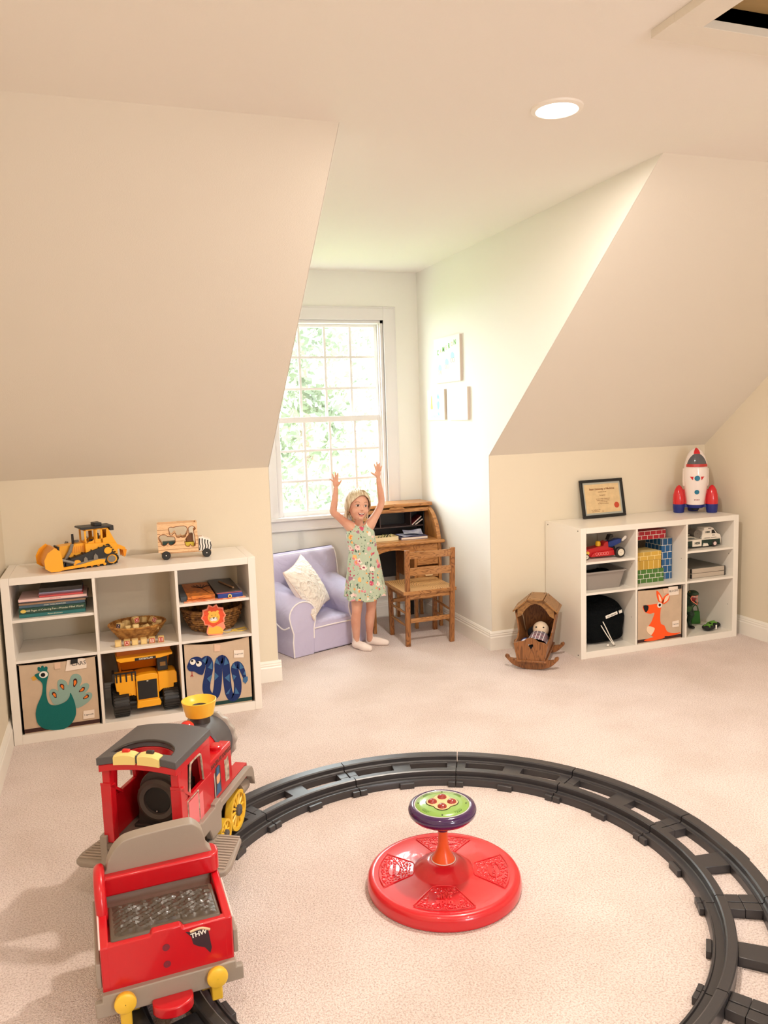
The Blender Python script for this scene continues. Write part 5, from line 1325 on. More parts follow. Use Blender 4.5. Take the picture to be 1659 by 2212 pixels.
def sheet(label, cx, cy, z, w, h, rz, curl):
    return T('paper_sheet', MB().at((cx, cy, z), (0, 0, rz)).grid(lambda u, v: ((u - .5) * w, (v - .5) * h, curl * (math.sin(u * 5 + v * 3) + 1) * .5 + curl * max(0, v - .6) * 4), 14, 14), M_pap, label, 'paper', 'loose papers on the desk', smooth=80)
sheet('crumpled drawing sheet lying over the activity book', 1.872, .79, .6185, .15, .12, 12, .004)
sheet('drawing sheet with a corner curling up at the back', 1.905, .81, .6255, .13, .11, -14, .009)
for i, (c, lab) in enumerate((((120, 26, 30), 'dark red book leaning in the right pigeonhole'), ((60, 60, 66), 'thin white paged book leaning in the right pigeonhole'))):
    e = E('small_book', lab, 'book', (1.937 + .024 * i, .945, .6715), 0, 'books leaning in the pigeonhole')
    e.rotation_euler = (0, rad(52 + i * 6), 0)
    O('cover', MB().box(-.0045 - .002, -.0045, -.045, .05, 0, .092), mat('small_cover_%d' % i, c, .5), e)
    O('pages', MB().box(-.0045, .0035, -.044, .05, .001, .090), M_paper, e)

# ---------------- child's chair ----------------
ch = E('wooden_chair', "small child's oak chair with two slat back at the desk", 'chair', (1.79, .44, 0))
def Ch(name, mb, m=None, **k): return O(name, mb, m or M_oak2z, ch, world=True, **k)
M_oak2 = wood('chair_oak', (178, 126, 74), (120, 76, 40), 'X', 1.5, .35)
M_oak2z = wood('chair_oak_upright', (162, 106, 58), (104, 62, 30), 'Z', 1.5, .35)
def post(x, y, w, d, x2, y2, z0, z1):
    return MB().hexa([(x - w, y - d, z0), (x + w, y - d, z0), (x + w, y + d, z0), (x - w, y + d, z0)], [(x2 - w, y2 - d, z1), (x2 + w, y2 - d, z1), (x2 + w, y2 + d, z1), (x2 - w, y2 + d, z1)])
Ch('back_post', post(1.652, .292, .015, .012, 1.656, .275, 0, .608), bev=.003); Ch('back_post', post(1.942, .277, .015, .012, 1.954, .262, 0, .605), bev=.003)
Ch('front_leg', post(1.655, .592, .014, .013, 1.650, .592, 0, .332), bev=.003); Ch('front_leg', post(1.960, .590, .014, .013, 1.965, .590, 0, .332), bev=.003)
def slat(z0, z1, bow, dz):
    n = 14; rings = []
    for i in range(n + 1):
        u = i / n; x = 1.668 + .274 * u; y = .272 - .012 * u + bow * -math.sin(PI * u) * -1; zt = dz * math.sin(PI * u) * -1
        rings.append([(x, y - .006, z0 + zt * .4), (x, y + .006, z0 + zt * .4), (x, y + .006, z1 + zt), (x, y - .006, z1 + zt)])
    return MB().ring(rings)
Ch('back_slat', slat(.552, .597, .018, .006), M_oak2, bev=.002); Ch('back_slat', slat(.446, .495, .018, .004), M_oak2, bev=.002)
def seatf(u, v):
    x = 1.628 + .352 * u - (.006 * (1 - v)); y = .262 + .370 * v
    return (x, y, .352 - .006 * math.sin(PI * u) * math.sin(PI * v) )
mb = MB().grid(seatf, 16, 16)
mb.grid(lambda u, v: (seatf(1 - u, v)[0], seatf(1 - u, v)[1], .332), 16, 16)
rim = [seatf(i / 16, 0) for i in range(16)] + [seatf(1, i / 16) for i in range(16)] + [seatf(1 - i / 16, 1) for i in range(16)] + [seatf(0, 1 - i / 16) for i in range(16)]
mb.ring([[(p[0], p[1], .332) for p in rim], rim], caps=False)
def rings_wood():
    m = bpy.data.materials.new('seat_cathedral_grain'); m.use_nodes = True; t = NT(m); b = t.n['Principled BSDF']; b.inputs['Roughness'].default_value = .35
    tc = t.new('ShaderNodeTexCoord'); mp = t.new('ShaderNodeMapping'); mp.inputs['Location'].default_value = (-.03, .02, 0); mp.inputs['Scale'].default_value = (1, .42, 0); t.link(tc.outputs['Object'], mp.inputs['Vector'])
    w = t.new('ShaderNodeTexWave', wave_type='RINGS', rings_direction='SPHERICAL'); w.inputs['Scale'].default_value = 26; w.inputs['Distortion'].default_value = 2.5; w.inputs['Detail'].default_value = 2
    t.link(mp.outputs['Vector'], w.inputs['Vector'])
    cr = t.new('ShaderNodeValToRGB'); cr.color_ramp.elements[0].position = 0; cr.color_ramp.elements[0].color = lin((136, 92, 52)); cr.color_ramp.elements[1].position = .3; cr.color_ramp.elements[1].color = lin((208, 162, 108))
    t.link(w.outputs['Fac'], cr.inputs['Fac']); t.link(cr.outputs['Color'], b.inputs['Base Color']); return m
ST_ = Ch('seat', mb, rings_wood(), smooth=40)
O('seat_edge', MB().ring([[(p[0] - 1.79 + (p[0] - 1.804) * .006, p[1] - .44 + (p[1] - .447) * .006, .3315) for p in rim], [(p[0] - 1.79 + (p[0] - 1.804) * .006, p[1] - .44 + (p[1] - .447) * .006, p[2] - .0005) for p in rim]], caps=False), M_oak2, ST_, smooth=40)
Ch('side_rail', MB().box(1.650, 1.665, .30, .585, .300, .332)); Ch('side_rail', MB().box(1.945, 1.960, .29, .585, .300, .332))
Ch('rear_rail', MB().box(1.668, 1.940, .278, .292, .300, .332), M_oak2); Ch('front_rail', MB().box(1.665, 1.950, .582, .597, .300, .332), M_oak2)
Ch('stretcher', MB().box(1.668, 1.932, .276, .290, .148, .176), M_oak2, bev=.003)
Ch('stretcher', MB().box(1.668, 1.950, .585, .600, .215, .240), M_oak2, bev=.003)
for x0_, x1_ in ((1.655, 1.652), (1.962, 1.942)):
    for z in (.125, .205): Ch('side_stretcher', MB().tube([(x0_, .585, z), ((x0_ + x1_) / 2, .44, z), (x1_, .298, z)], [.006, .009, .006], 10), M_oak2)
for x, z in ((1.654, .318), (1.950, .318)): Ch('screw_plug', MB().cyl((x, .268, z), (x, .262, z), .004, 10), M_brown)

# ---------------- doll cradle ----------------
M_crad = wood('cradle_wood', (146, 94, 52), (104, 64, 34), 'Z', 1.3, .4)
M_crad2 = wood('cradle_top', (158, 114, 66), (120, 82, 46), 'X', 1.2, .4)
# local frame: +y from foot (near) to head (hood), x across
cr_ = E('doll_cradle', 'wooden doll cradle with a peaked hood and rockers by the dormer corner', 'cradle', (2.212, -.298, 0), -38)
def rocker(y):
    pts = [(-.146, .052), (-.158, .066), (-.152, .078), (-.134, .072), (-.108, .056), (.108, .056), (.134, .072), (.152, .078), (.158, .066), (.146, .052), (.112, .022), (.06, .005), (.0, .000), (-.06, .005), (-.112, .022)]
    p = catmull([(a, 0, b) for a, b in pts], 3, True)
    O('rocker', MB().prism([(q[0], q[2]) for q in p], y - .008, y + .008), M_crad, cr_, bev=.002)
rocker(-.125); rocker(.125)
O('base_board', MB().box(-.108, .108, -.165, .165, .050, .062), M_crad, cr_, bev=.003)
wb, wt = .086, .108
foot = [(-wb, .062), (wb, .062), (wt, .155), (.085, .163), (.05, .168), (.028, .182), (0, .187), (-.028, .182), (-.05, .168), (-.085, .163), (-wt, .155)]
heart = [(0, .122), (-.016, .140), (-.017, .150), (-.009, .155), (0, .148), (.009, .155), (.017, .150), (.016, .140)]
bm = bmesh.new(); ed = []
for loop in (foot, heart):
    vs = [bm.verts.new((a, -.158, b)) for a, b in loop]
    for i in range(len(vs)): ed.append(bm.edges.new((vs[i], vs[(i + 1) % len(vs)])))
bmesh.ops.triangle_fill(bm, edges=ed, use_beauty=True)
ex = bmesh.ops.extrude_face_region(bm, geom=bm.faces[:]); bmesh.ops.translate(bm, verts=[v for v in ex['geom'] if isinstance(v, bmesh.types.BMVert)], vec=(0, .010, 0)); bmesh.ops.recalc_face_normals(bm, faces=bm.faces)
me = bpy.data.meshes.new('foot_board'); bm.to_mesh(me); bm.free(); me.materials.append(M_crad); o = bpy.data.objects.new('foot_board', me); C.objects.link(o); o.parent = cr_
for s_ in (-1, 1):
    def sp(y, z, t=0.0):
        k = wb + (wt - wb) * (z - .062) / .093
        return (s_ * (k + t), y, z)
    outl = [(-.160, .062), (-.160, .155), (-.060, .155), (-.010, .175), (.010, .215), (.012, .275), (.040, .300), (.140, .300), (.150, .062)]
    v1 = [sp(y, z) for y, z in outl]; v2 = [sp(y, z, .010) for y, z in outl]
    O('side_board', MB().ring([v1, v2]), M_crad, cr_, recalc=True, smooth=30)
O('head_board', MB().prism([(-wb, .062), (wb, .062), (wt + .026, .300), (.055, .350), (-.055, .350), (-wt - .026, .300)], .140, .150), M_crad, cr_)
O('hood_arch', MB().prism([(-.130, .300), (-.130, .250), (-.10, .262), (-.070, .300), (-.035, .325), (0, .333), (.035, .325), (.070, .300), (.10, .262), (.130, .250), (.130, .300), (.055, .350), (-.055, .350)], .010, .020), M_crad2, cr_)
for pts in (((-.055, .352), (.055, .352)), ((.056, .352), (.158, .282)), ((-.158, .282), (-.056, .352))):
    (xa, za), (xb, zb) = pts; nx, nz = -(zb - za), (xb - xa); L_ = math.hypot(nx, nz); nx, nz = nx / L_ * .009, nz / L_ * .009
    if nz < 0: nx, nz = -nx, -nz
    b_ = O('hood_board', MB().prism([(xa, za), (xb, zb), (xb + nx, zb + nz), (xa + nx, za + nz)], -.002, .160), M_crad2, cr_, bev=.001)
    for y in (.015, .14):
        for t_ in (.15, .85):
            x = xa + (xb - xa) * t_ + nx; z = za + (zb - za) * t_ + nz
            O('peg', MB().cyl((x - nx * .1, y, z - nz * .1), (x + nx * .12, y, z + nz * .12), .0035, 8), M_dark, b_)
for c_ in cr_.children:
    k_ = .94 if c_.name.startswith('rocker') else .80
    for o_ in (c_, *c_.children): o_.data.transform(Matrix.Diagonal((k_, 1.2, 1, 1)))
# doll and bedding in the cradle
M_plaid = bpy.data.materials.new('plaid_cloth'); M_plaid.use_nodes = True
_t = NT(M_plaid); _b = _t.n['Principled BSDF']; _b.inputs['Roughness'].default_value = .9
_tc = _t.new('ShaderNodeTexCoord'); _sp = _t.new('ShaderNodeSeparateXYZ'); _t.link(_tc.outputs['Object'], _sp.inputs[0])
_cb = _t.new('ShaderNodeCombineXYZ'); _t.link(_sp.outputs[0], _cb.inputs[0]); _t.link(_sp.outputs[1], _cb.inputs[1])
_br = _t.new('ShaderNodeTexBrick'); _br.offset = 0; _t.link(_cb.outputs[0], _br.inputs['Vector'])
for k_, v_ in (('Scale', 1), ('Brick Width', .021), ('Row Height', .017), ('Mortar Size', .0022), ('Mortar Smooth', .2)): _br.inputs[k_].default_value = v_
_br.inputs['Color1'].default_value = lin((42, 34, 58)); _br.inputs['Color2'].default_value = lin((120, 50, 70)); _br.inputs['Mortar'].default_value = lin((232, 226, 232))
_t.link(_br.outputs['Color'], _b.inputs['Base Color'])
CM = RT[cr_.name].inverted()
def cw(x, y, z): return CM @ Vector((x, y, z))
e = E('cradle_mattress', 'black bedding filling the wooden doll cradle', 'bedding', tuple(cw(0, 0, .0625)), -38)
O('pad', MB().box(-.064, .064, -.175, .165, 0, .04), mat('bedding_black', (22, 20, 26), .9), e, bev=.012, seg=3)
O('dark_pillow', MB().ell((0, .11, .075), (.062, .05, .042), 18, 12), mat('bedding_black', (22, 20, 26), .9), e)
e = E('rag_doll', 'pale faced doll wrapped in plaid cloth lying in the cradle', 'doll', tuple(cw(.008, .03, .105)), -38)
O('doll_head', MB().ell((.012, .052, .060), (.047, .042, .048), 22, 16), mat('doll_skin', (236, 212, 184), .8), e)
for x in (-.010, .032): O('doll_eye', MB().ell((x, .0180, .082), (.0050, .0035, .0045), 10, 8), M_dark, e)
O('wrap', MB().grid(lambda u, v: ((.062 - .008 * v) * math.cos(PI * (1 - u)) + .006, -.115 + .140 * v, .008 + (.040 + .016 * v) * math.sin(PI * u) ** .8), 24, 16), M_plaid, e, smooth=80)
e = E('doll_blanket', 'white doll blanket with navy edging tucked at the cradle side', 'blanket', tuple(cw(-.038, -.13, .103)), -38)
O('cloth', MB().grid(lambda u, v: (-.035 + .055 * u, -.045 + .11 * v, .022 + .016 * math.sin(PI * u) + .008 * v), 10, 10), mat('white_cloth', (226, 226, 238), .9), e, smooth=80)
O('edging', MB().tube([(-.035 + .055 * i / 10, .066, .032 + .016 * math.sin(PI * i / 10)) for i in range(11)], .0022, 6).tube([(-.035 + .055 * i / 10, .058, .0325 + .016 * math.sin(PI * i / 10)) for i in range(11)], .0015, 6), F_navy, e, kind='stuff')

# ---------------- canvases on the dormer wall ----------------
M_canv = mat('canvas_white', (240, 240, 238), .8); M_cedge = mat('canvas_edge', (206, 192, 180), .9)
def canvas(label, y0, y1, z0, z1, art):
    e = E('canvas_picture', label, 'picture', (D1 - .009, (y0 + y1) / 2, z0), -90, 'children paintings on the dormer wall')
    # local: x runs from far (left in view) to near (right in view), -y into the room
    w = (y1 - y0) / 2; h = z1 - z0
    O('stretcher_frame', MB().box(-w + .001, w - .001, -.007, .009, .001, h - .001), M_cedge, e)
    O('canvas', MB().box(-w, w, -.0095, -.007, 0, h), M_canv, e)
    art(e, w, h)
def blob(e, n, pts, c, smooth=3):
    m = mat('paint_%d_%d_%d' % c, c, .8)
    p = catmull([(a, 0, b) for a, b in pts], smooth, True) if smooth else [(a, 0, b) for a, b in pts]
    return O(n, MB().prism([(q[0], q[2]) for q in p], -.0101, -.0095), m, e, smooth=0)
def art1(e, w, h):
    for i, (c, col) in enumerate(zip('CAMERON', ((110, 176, 80), (244, 206, 170), (110, 176, 80), (246, 214, 160), (100, 170, 74), (244, 190, 170), (104, 172, 78)))):
        txt('painted_letter', c, .045 if col[0] < 150 else .036, face_front(-.135 + i * .045, -.0097, .195 + i * .0075, 0), mat('paint_l_%d' % col[0], col, .8), e, .0003, bold=.001)
    for cx, cz in ((-.105, .085), (.005, .115), (.095, .150)):
        blob(e, 'train_body', [(cx - .025, cz), (cx - .022, cz + .026), (cx, cz + .034), (cx + .024, cz + .022), (cx + .026, cz - .004)], (176, 216, 236))
        for dx in (-.016, .018): O('wheel_ring', MB().tube([(cx + dx + .013 * math.cos(a), -.0098, cz - .016 + .014 * math.sin(a)) for a in [2 * PI * k / 18 for k in range(18)]], .0011, 4, closed=True), mat('paint_grey', (170, 160, 150), .8), e)
def hand(e, cx, cz, c, s=1):
    blob(e, 'palm_print', [(cx - .020 * s, cz), (cx - .016 * s, cz + .035 * s), (cx + .014 * s, cz + .036 * s), (cx + .020 * s, cz + .006 * s), (cx, cz - .02 * s)], c)
    for k in range(4): blob(e, 'finger_print', circ(cx - .015 * s + k * .010 * s, cz + .062 * s + (.004, .012, .010, -.002)[k] * s, .0042 * s, 12, .020 * s), c, 0)
    blob(e, 'thumb_print', circ(cx - .030 * s, cz + .026 * s, .0045 * s, 12, .015 * s), c, 0)
def art2(e, w, h):
    hand(e, .045, .085, (150, 192, 232), .95)
    blob(e, 'yellow_figure', [(-.085, .075), (-.082, .11), (-.076, .15), (-.068, .165), (-.060, .15), (-.055, .11), (-.05, .075)], (240, 226, 130))
    for k in range(3): O('figure_stripe', MB().box(-.078, -.056, -.0104, -.0101, .092 + k * .022, .094 + k * .022), mat('paint_grey', (170, 160, 150), .8), e)
    O('scribble', MB().tube(catmull([(-.09 + i * .012, -.0098, .022 + .007 * (-1) ** i) for i in range(15)], 4), .0013, 4), mat('paint_150_192_232', (150, 192, 232), .8), e)
    for a in (-30, 0, 30): blob(e, 'flower_petal', [(.05, .024), (.05 + .03 * math.sin(rad(a)) - .004, .05), (.05 + .03 * math.sin(rad(a)) + .004, .052)], (150, 192, 232))
def art3(e, w, h):
    blob(e, 'violet_patch', [(-.12, .12), (-.075, .13), (-.08, .09), (-.115, .07)], (222, 218, 240))
    blob(e, 'violet_patch', [(.01, .05), (.07, .09), (.11, .15), (.115, .04), (.06, .02)], (216, 212, 240))
    blob(e, 'violet_patch', [(-.11, .015), (-.04, .02), (-.05, .035), (-.11, .04)], (220, 220, 244))
    O('arch_outline', MB().tube(catmull([(-.045, -.0098, .06), (-.048, -.0098, .135), (-.02, -.0098, .150), (.03, -.0098, .13), (.06, -.0098, .14)], 5), .0012, 4), mat('paint_line', (214, 198, 214), .8), e)
canvas('large canvas with green painted letters and three blue trains', .336, .738, 1.633, 1.920, art1)
canvas('small left canvas with a blue hand print and a yellow figure', .590, .870, 1.393, 1.592, art2)
canvas('small right canvas with pale violet patches', .240, .541, 1.390, 1.592, art3)
# ---------------- ride-on track ----------------
M_trk = mat('track_plastic', (58, 56, 58), .30, bump=.04, bscale=400)
TC = (.822, -2.183)
def arc_sweep(mb, prof, a0, a1, n):
    rings = []
    for i in range(n + 1):
        a = rad(a0 + (a1 - a0) * i / n)
        rings.append([(r * math.cos(a), r * math.sin(a), z) for r, z in prof])
    mb.ring(rings); return mb
PIN = [(.786, 0), (.786, .043), (.783, .047), (.762, .047), (.758, .044), (.757, .025), (.754, .022), (.734, .022), (.732, .027), (.727, .027), (.724, .020), (.724, 0)]
POUT = [(.934, 0), (.934, .043), (.930, .048), (.896, .048), (.892, .044), (.891, .030), (.887, .026), (.880, .026), (.878, .023), (.878, 0)]
def track_piece(cen, label):
    e = E('track_piece', label, 'toy track', (TC[0], TC[1], 0), 0, 'curved track pieces of the circle')
    g = .12; a0, a1 = -15 + g, 15 - g
    O('inner_rail', arc_sweep(MB(), PIN, a0, a1, 14), M_trk, e, recalc=True, smooth=30)
    O('outer_rail', arc_sweep(MB(), POUT, a0, a1, 14), M_trk, e, recalc=True, smooth=30)
    def blk(r0, r1, z, b0, b1): return arc_sweep(MB(), [(r1, 0), (r1, z), (r0, z), (r0, 0)], b0, b1, 2)
    O('tie', blk(.7862, .8778, .027, -2.4, 2.4), M_trk, e, recalc=True, bev=.0015)
    # half ties at both ends (tongues of neighbouring pieces)
    O('tie', blk(.7862, .8315, .028, a0, a0 + 2.5), M_trk, e, recalc=True, bev=.0015)
    O('tie', blk(.8325, .8778, .028, a0, a0 + 2.5), M_trk, e, recalc=True, bev=.0015)
    O('tie', blk(.7862, .8315, .028, a1 - 2.3, a1), M_trk, e, recalc=True, bev=.0015)
    O('tie', blk(.8325, .8778, .028, a1 - 2.3, a1), M_trk, e, recalc=True, bev=.0015)
    for b0, b1 in ((-2.2, 2.2), (a0, a0 + 2.2), (a1 - 2.2, a1)):
        O('side_lug', blk(.710, .7238, .021, b0, b1), M_trk, e, recalc=True, bev=.0015)
        O('side_lug', blk(.9342, .943, .040, b0, b1), M_trk, e, recalc=True, bev=.0015)
    return e
pos = {18.6: 'first curved track piece behind the right end of the circle', 48.6: 'curved track piece behind the spinning toy on its right',
       78.6: 'curved track piece directly behind the spinning toy', 108.6: 'curved track piece next to the locomotive wheels',
       138.6: 'curved track piece under the front of the locomotive', 168.6: 'curved track piece under the locomotive footplate',
       198.6: 'curved track piece under the tender', 228.6: 'curved track piece emerging behind the tender at the bottom',
       258.6: 'curved track piece nearest the camera on the left', 288.6: 'curved track piece nearest the camera on the right',
       318.6: 'curved track piece at the lower right of the circle', 348.6: 'curved track piece at the far right edge of the circle'}
proto = None
for a, l in pos.items():
    if proto is None: proto = track_piece(a, l); o = proto
    else: o = copy_tree(proto, label=l)
    o.rotation_euler = (0, 0, rad(a))

# ---------------- ride-on locomotive ----------------
M_red = mat('train_red', (200, 16, 30), .28, coat=.35)
M_greyt = mat('train_taupe', (156, 144, 132), .42, bump=.05, bscale=500)
M_char = mat('train_charcoal', (84, 82, 84), .38, bump=.05, bscale=500)
M_dkb = mat('train_dark_brown', (56, 50, 46), .45)
M_ty = mat('train_yellow', (240, 196, 62), .35)
M_cream = mat('train_cream_button', (238, 214, 136), .4)
M_stk = mat('sticker_grey', (128, 112, 98), .5, var=.5, vscale=60, col2=(206, 190, 170))
lo = E('ride_on_locomotive', 'red and taupe ride-on toy steam locomotive with a yellow funnel on the track', 'toy train', (.0859, -1.758, .0), 60)
def L(name, mb, m, par=None, **k): return O(name, mb, m, par or lo, **k)
# chassis and footplate (x forward, +y is the left side of the engine)
L('chassis', MB().box(-.19, .30, -.075, .075, .10, .215), M_dkb, bev=.004)
mb = MB(); mb.box(-.215, .045, -.128, .128, .205, .222)
L('cab_floor', mb, mat('floor_taupe', (120, 106, 94), .6), bev=.002)
for s_ in (-1, 1):
    y0, y1 = sorted((s_ * .112, s_ * .134))
    L('running_board', MB().prism([(-.216, .150), (-.216, .246), (-.10, .246), (-.10, .240), (.0, .240), (.0, .250), (.045, .250), (.045, .236), (.30, .236), (.325, .228), (.34, .205), (.348, .150), (.334, .168), (.318, .190), (.27, .214), (.06, .214), (.045, .205), (.040, .150), (-.03, .150), (-.05, .190), (-.10, .190), (-.12, .150)], y0, y1, 'xz'), M_greyt, bev=.003)
    yy0, yy1 = sorted((s_ * .07, s_ * .112))
    L('footplate', MB().box(.045, .33, yy0, yy1, .222, .236), M_red)
    # boarding step
    st_ = [(-.20, .118), (.005, .118), (.010, .150), (.004, .205), (-.010, .216), (-.150, .240), (-.185, .236), (-.198, .215)]
    pl = [(a, s_ * b) for a, b in st_]
    t = L('boarding_step', MB().prism(pl, .132, .150, 'xy'), M_greyt, bev=.005, seg=3)
    for k in range(13):
        x = -.178 + k * .0142; w1 = .226 - (x + .15) * .12
        L('tread_rib', MB().box(x, x + .006, min(s_ * .142, s_ * w1), max(s_ * .142, s_ * w1), .150, .153), mat('rib_light', (176, 160, 146), .4), t)
    # yellow wheels
    def wheel(cx, cz, R, sp):
        y = s_ * .112; yo = s_ * .092
        w = L('wheel', MB().cyl((cx, yo, cz), (cx, s_ * .097, cz), R * .92, 40), M_ty)
        L('wheel_rim', MB().lathe([(R * .84, s_ * .096), (R, s_ * .096), (R, s_ * .118), (R * .84, s_ * .118), (R * .84, s_ * .104)], 40, (cx, 0, cz), 'y'), M_ty, w, recalc=True)
        for k in range(sp):
            a = 2 * PI * k / sp
            L('spoke', MB().tube([(cx + R * .25 * math.cos(a), s_ * .112, cz + R * .25 * math.sin(a)), (cx + R * .86 * math.cos(a), s_ * .110, cz + R * .86 * math.sin(a))], .0042, 6), M_ty, w)
        L('hub', MB().lathe([(.002, s_ * .106), (R * .28, s_ * .106), (R * .28, s_ * .122), (R * .22, s_ * .125), (.002, s_ * .125)], 24, (cx, 0, cz), 'y'), M_char, w, recalc=True)
    wheel(.222, .117, .068, 12); wheel(.108, .095, .046, 9)
for x in (.222, .108, -.12): L('axle', MB().cyl((x, -.092, .10), (x, .092, .10), .010, 12), M_dkb)
for s_ in (-1, 1): L('rail_wheel', MB().cyl((-.12, s_ * .05, .085), (-.12, s_ * .075, .085), .038, 24), M_ty)
# cab walls
for s_ in (-1, 1):
    y0, y1 = sorted((s_ * .104, s_ * .118))
    # side wall with window, as a frame
    mb = MB()
    mb.prism([(-.200, .222), (.02, .222), (.02, .345), (-.200, .345)], y0, y1)      # lower panel
    mb.prism([(-.195, .345), (-.150, .345), (-.135, .470), (-.178, .470)], y0, y1)    # rear post
    mb.prism([(-.035, .345), (.02, .345), (.02, .470), (-.055, .470)], y0, y1)        # front pillar
    mb.prism([(-.178, .440), (-.03, .440), (-.03, .470), (-.178, .470)], y0, y1)
    c_ = L('cab_side', mb, M_red, bev=.002)
    yo = s_ * .1182
    fr = catmull([(-.140, yo, .352), (-.126, yo, .425), (-.112, yo, .438), (-.062, yo, .438), (-.050, yo, .425), (-.042, yo, .352)], 5)
    L('window_sticker', MB().tube(fr, .0032, 5), M_stk, c_)
    L('door_sticker', MB().box(-.150, -.085, min(yo, yo + s_ * .0012), max(yo, yo + s_ * .0012), .235, .330).box(-.078, -.052, min(yo, yo + s_ * .0012), max(yo, yo + s_ * .0012), .235, .320), mat('door_pink', (232, 120, 126), .3), c_, kind='stuff')
    L('door_frame', MB().tube([(-.156, yo, .232), (-.156, yo, .336), (-.082, yo, .336), (-.082, yo, .232)], .0026, 4), M_stk, c_)
    yp0, yp1 = sorted((s_ * .092, s_ * .124))
    L('door_post', MB().box(-.206, -.178, yp0, yp1, .222, .395), M_red, bev=.002)
    L('door_post', MB().box(-.204, -.182, min(s_ * .094, s_ * .118), max(s_ * .094, s_ * .118), .395, .462), M_red, bev=.002)
    L('post_cap', MB().hexa([(-.206, yp0, .395), (-.140, yp0, .345), (-.140, yp1, .345), (-.206, yp1, .395)], [(-.206, yp0, .404), (-.138, yp0, .354), (-.138, yp1, .354), (-.206, yp1, .404)]), M_red)
L('front_bulkhead', MB().box(.008, .02, -.104, .104, .222, .465), M_red)
# roof: arched sheet with a smile shaped opening near the rear
def roofz(y): return .457 + .015 * (1 - (y / .13) ** 2)
def roof(z_off, x0, x1, hw, th, hole, m, name):
    bm = bmesh.new(); ed = []
    n = 20
    out = [(x0, -hw + 2 * hw * i / n) for i in range(n + 1)] + [(x1, hw - 2 * hw * i / n) for i in range(n + 1)]
    loops = [out]
    if hole: loops.append([(a, b) for a, b in hole])
    for lp in loops:
        vs = [bm.verts.new((a, b, 0)) for a, b in lp]
        for i in range(len(vs)): ed.append(bm.edges.new((vs[i], vs[(i + 1) % len(vs)])))
    bmesh.ops.triangle_fill(bm, edges=ed, use_beauty=True)
    bmesh.ops.recalc_face_normals(bm, faces=bm.faces)
    ex = bmesh.ops.extrude_face_region(bm, geom=bm.faces[:]); up = [v for v in ex['geom'] if isinstance(v, bmesh.types.BMVert)]
    for v in bm.verts: v.co.z = roofz(v.co.y) + z_off
    for v in up: v.co.z += th
    bmesh.ops.recalc_face_normals(bm, faces=bm.faces)
    me = bpy.data.meshes.new(name); bm.to_mesh(me); bm.free(); me.materials.append(m); me.shade_smooth(); me.set_sharp_from_angle(angle=rad(28))
    o = bpy.data.objects.new(name, me); C.objects.link(o); o.parent = lo
    b = o.modifiers.new('bevel', 'BEVEL'); b.width = .002; b.segments = 2; b.limit_method = 'ANGLE'; b.angle_limit = rad(50)
    return o
hole = []
for i in range(19):
    a = PI * i / 18; hole.append((-.186 + .082 * math.sin(a) ** .8, .094 * math.cos(a)))
hole += [(-.192, -.06), (-.194, -.03), (-.194, 0), (-.194, .03), (-.192, .06)]
rr_ = roof(.004, -.222, .022, .122, .022, hole, M_char, 'roof')
roof(-.018, -.218, .018, .119, .021, hole, M_red, 'roof_rim')
# rounded lip of the opening
L('opening_lip', MB().tube([(a, b, roofz(b) + .022) for a, b in hole[:19]], .0042, 8), M_dkb)
for y0, y1, bm_, nm in ((-.074, -.008, M_dkb, 'black_button'), (.000, .066, mat('button_red', (210, 40, 34), .4), 'red_button')):
    # in view the red button is on the left = +y
    rings = []
    for i in range(7):
        y = y0 + (y1 - y0) * i / 6; z = roofz(y) + .0285 + .005 * math.sin(PI * (i / 6)) ** .5
        k = .004 if i in (0, 6) else 0
        rings.append([(-.2270, y, roofz(y) + .002), (-.2270, y, z - .005 + k * 0), (-.221, y, z), (-.200, y, z), (-.195, y, z - .006), (-.195, y, roofz(y) + .002)])
    p_ = L('button_pad', MB().ring(rings), M_cream, recalc=True)
    yc = (y0 + y1) / 2; L(nm, MB().box(-.215, -.203, yc - .011, yc + .011, roofz(yc) + .030, roofz(yc) + .041), bm_, p_, bev=.003)
# backhead in the cab: arched brown housing with a round firebox door
arch = [(-.072, .222), (.072, .222), (.068, .30), (.068, .335)] + [(.062 * math.cos(PI * i / 12), .335 + .062 * math.sin(PI * i / 12)) for i in range(0, 13)] + [(-.068, .335), (-.068, .30)]
L('firebox_housing', MB().prism(arch, -.10, .008, 'yz'), M_dkb, bev=.003)
L('firebox_base', MB().box(-.112, -.06, -.080, .080, .222, .232), M_dkb, bev=.002)
fx = -.104
fd = L('firebox_ring', MB().lathe([(.040, 0), (.043, -.010), (.056, -.012), (.066, -.006), (.066, .006), (.040, .006)], 40, (fx, 0, .310), 'x'), mat('ring_brown', (78, 70, 64), .4), recalc=True)
L('firebox_door', MB().lathe([(.001, -.003), (.040, -.003), (.042, .0), (.042, .004), (.001, .004)], 36, (fx, 0, .310), 'x'), M_dark, fd, recalc=True)
L('door_knob', MB().ell((fx - .006, .004, .276), .003, 10, 8), mat('chrome', (200, 200, 200), .2, metal=1), fd)
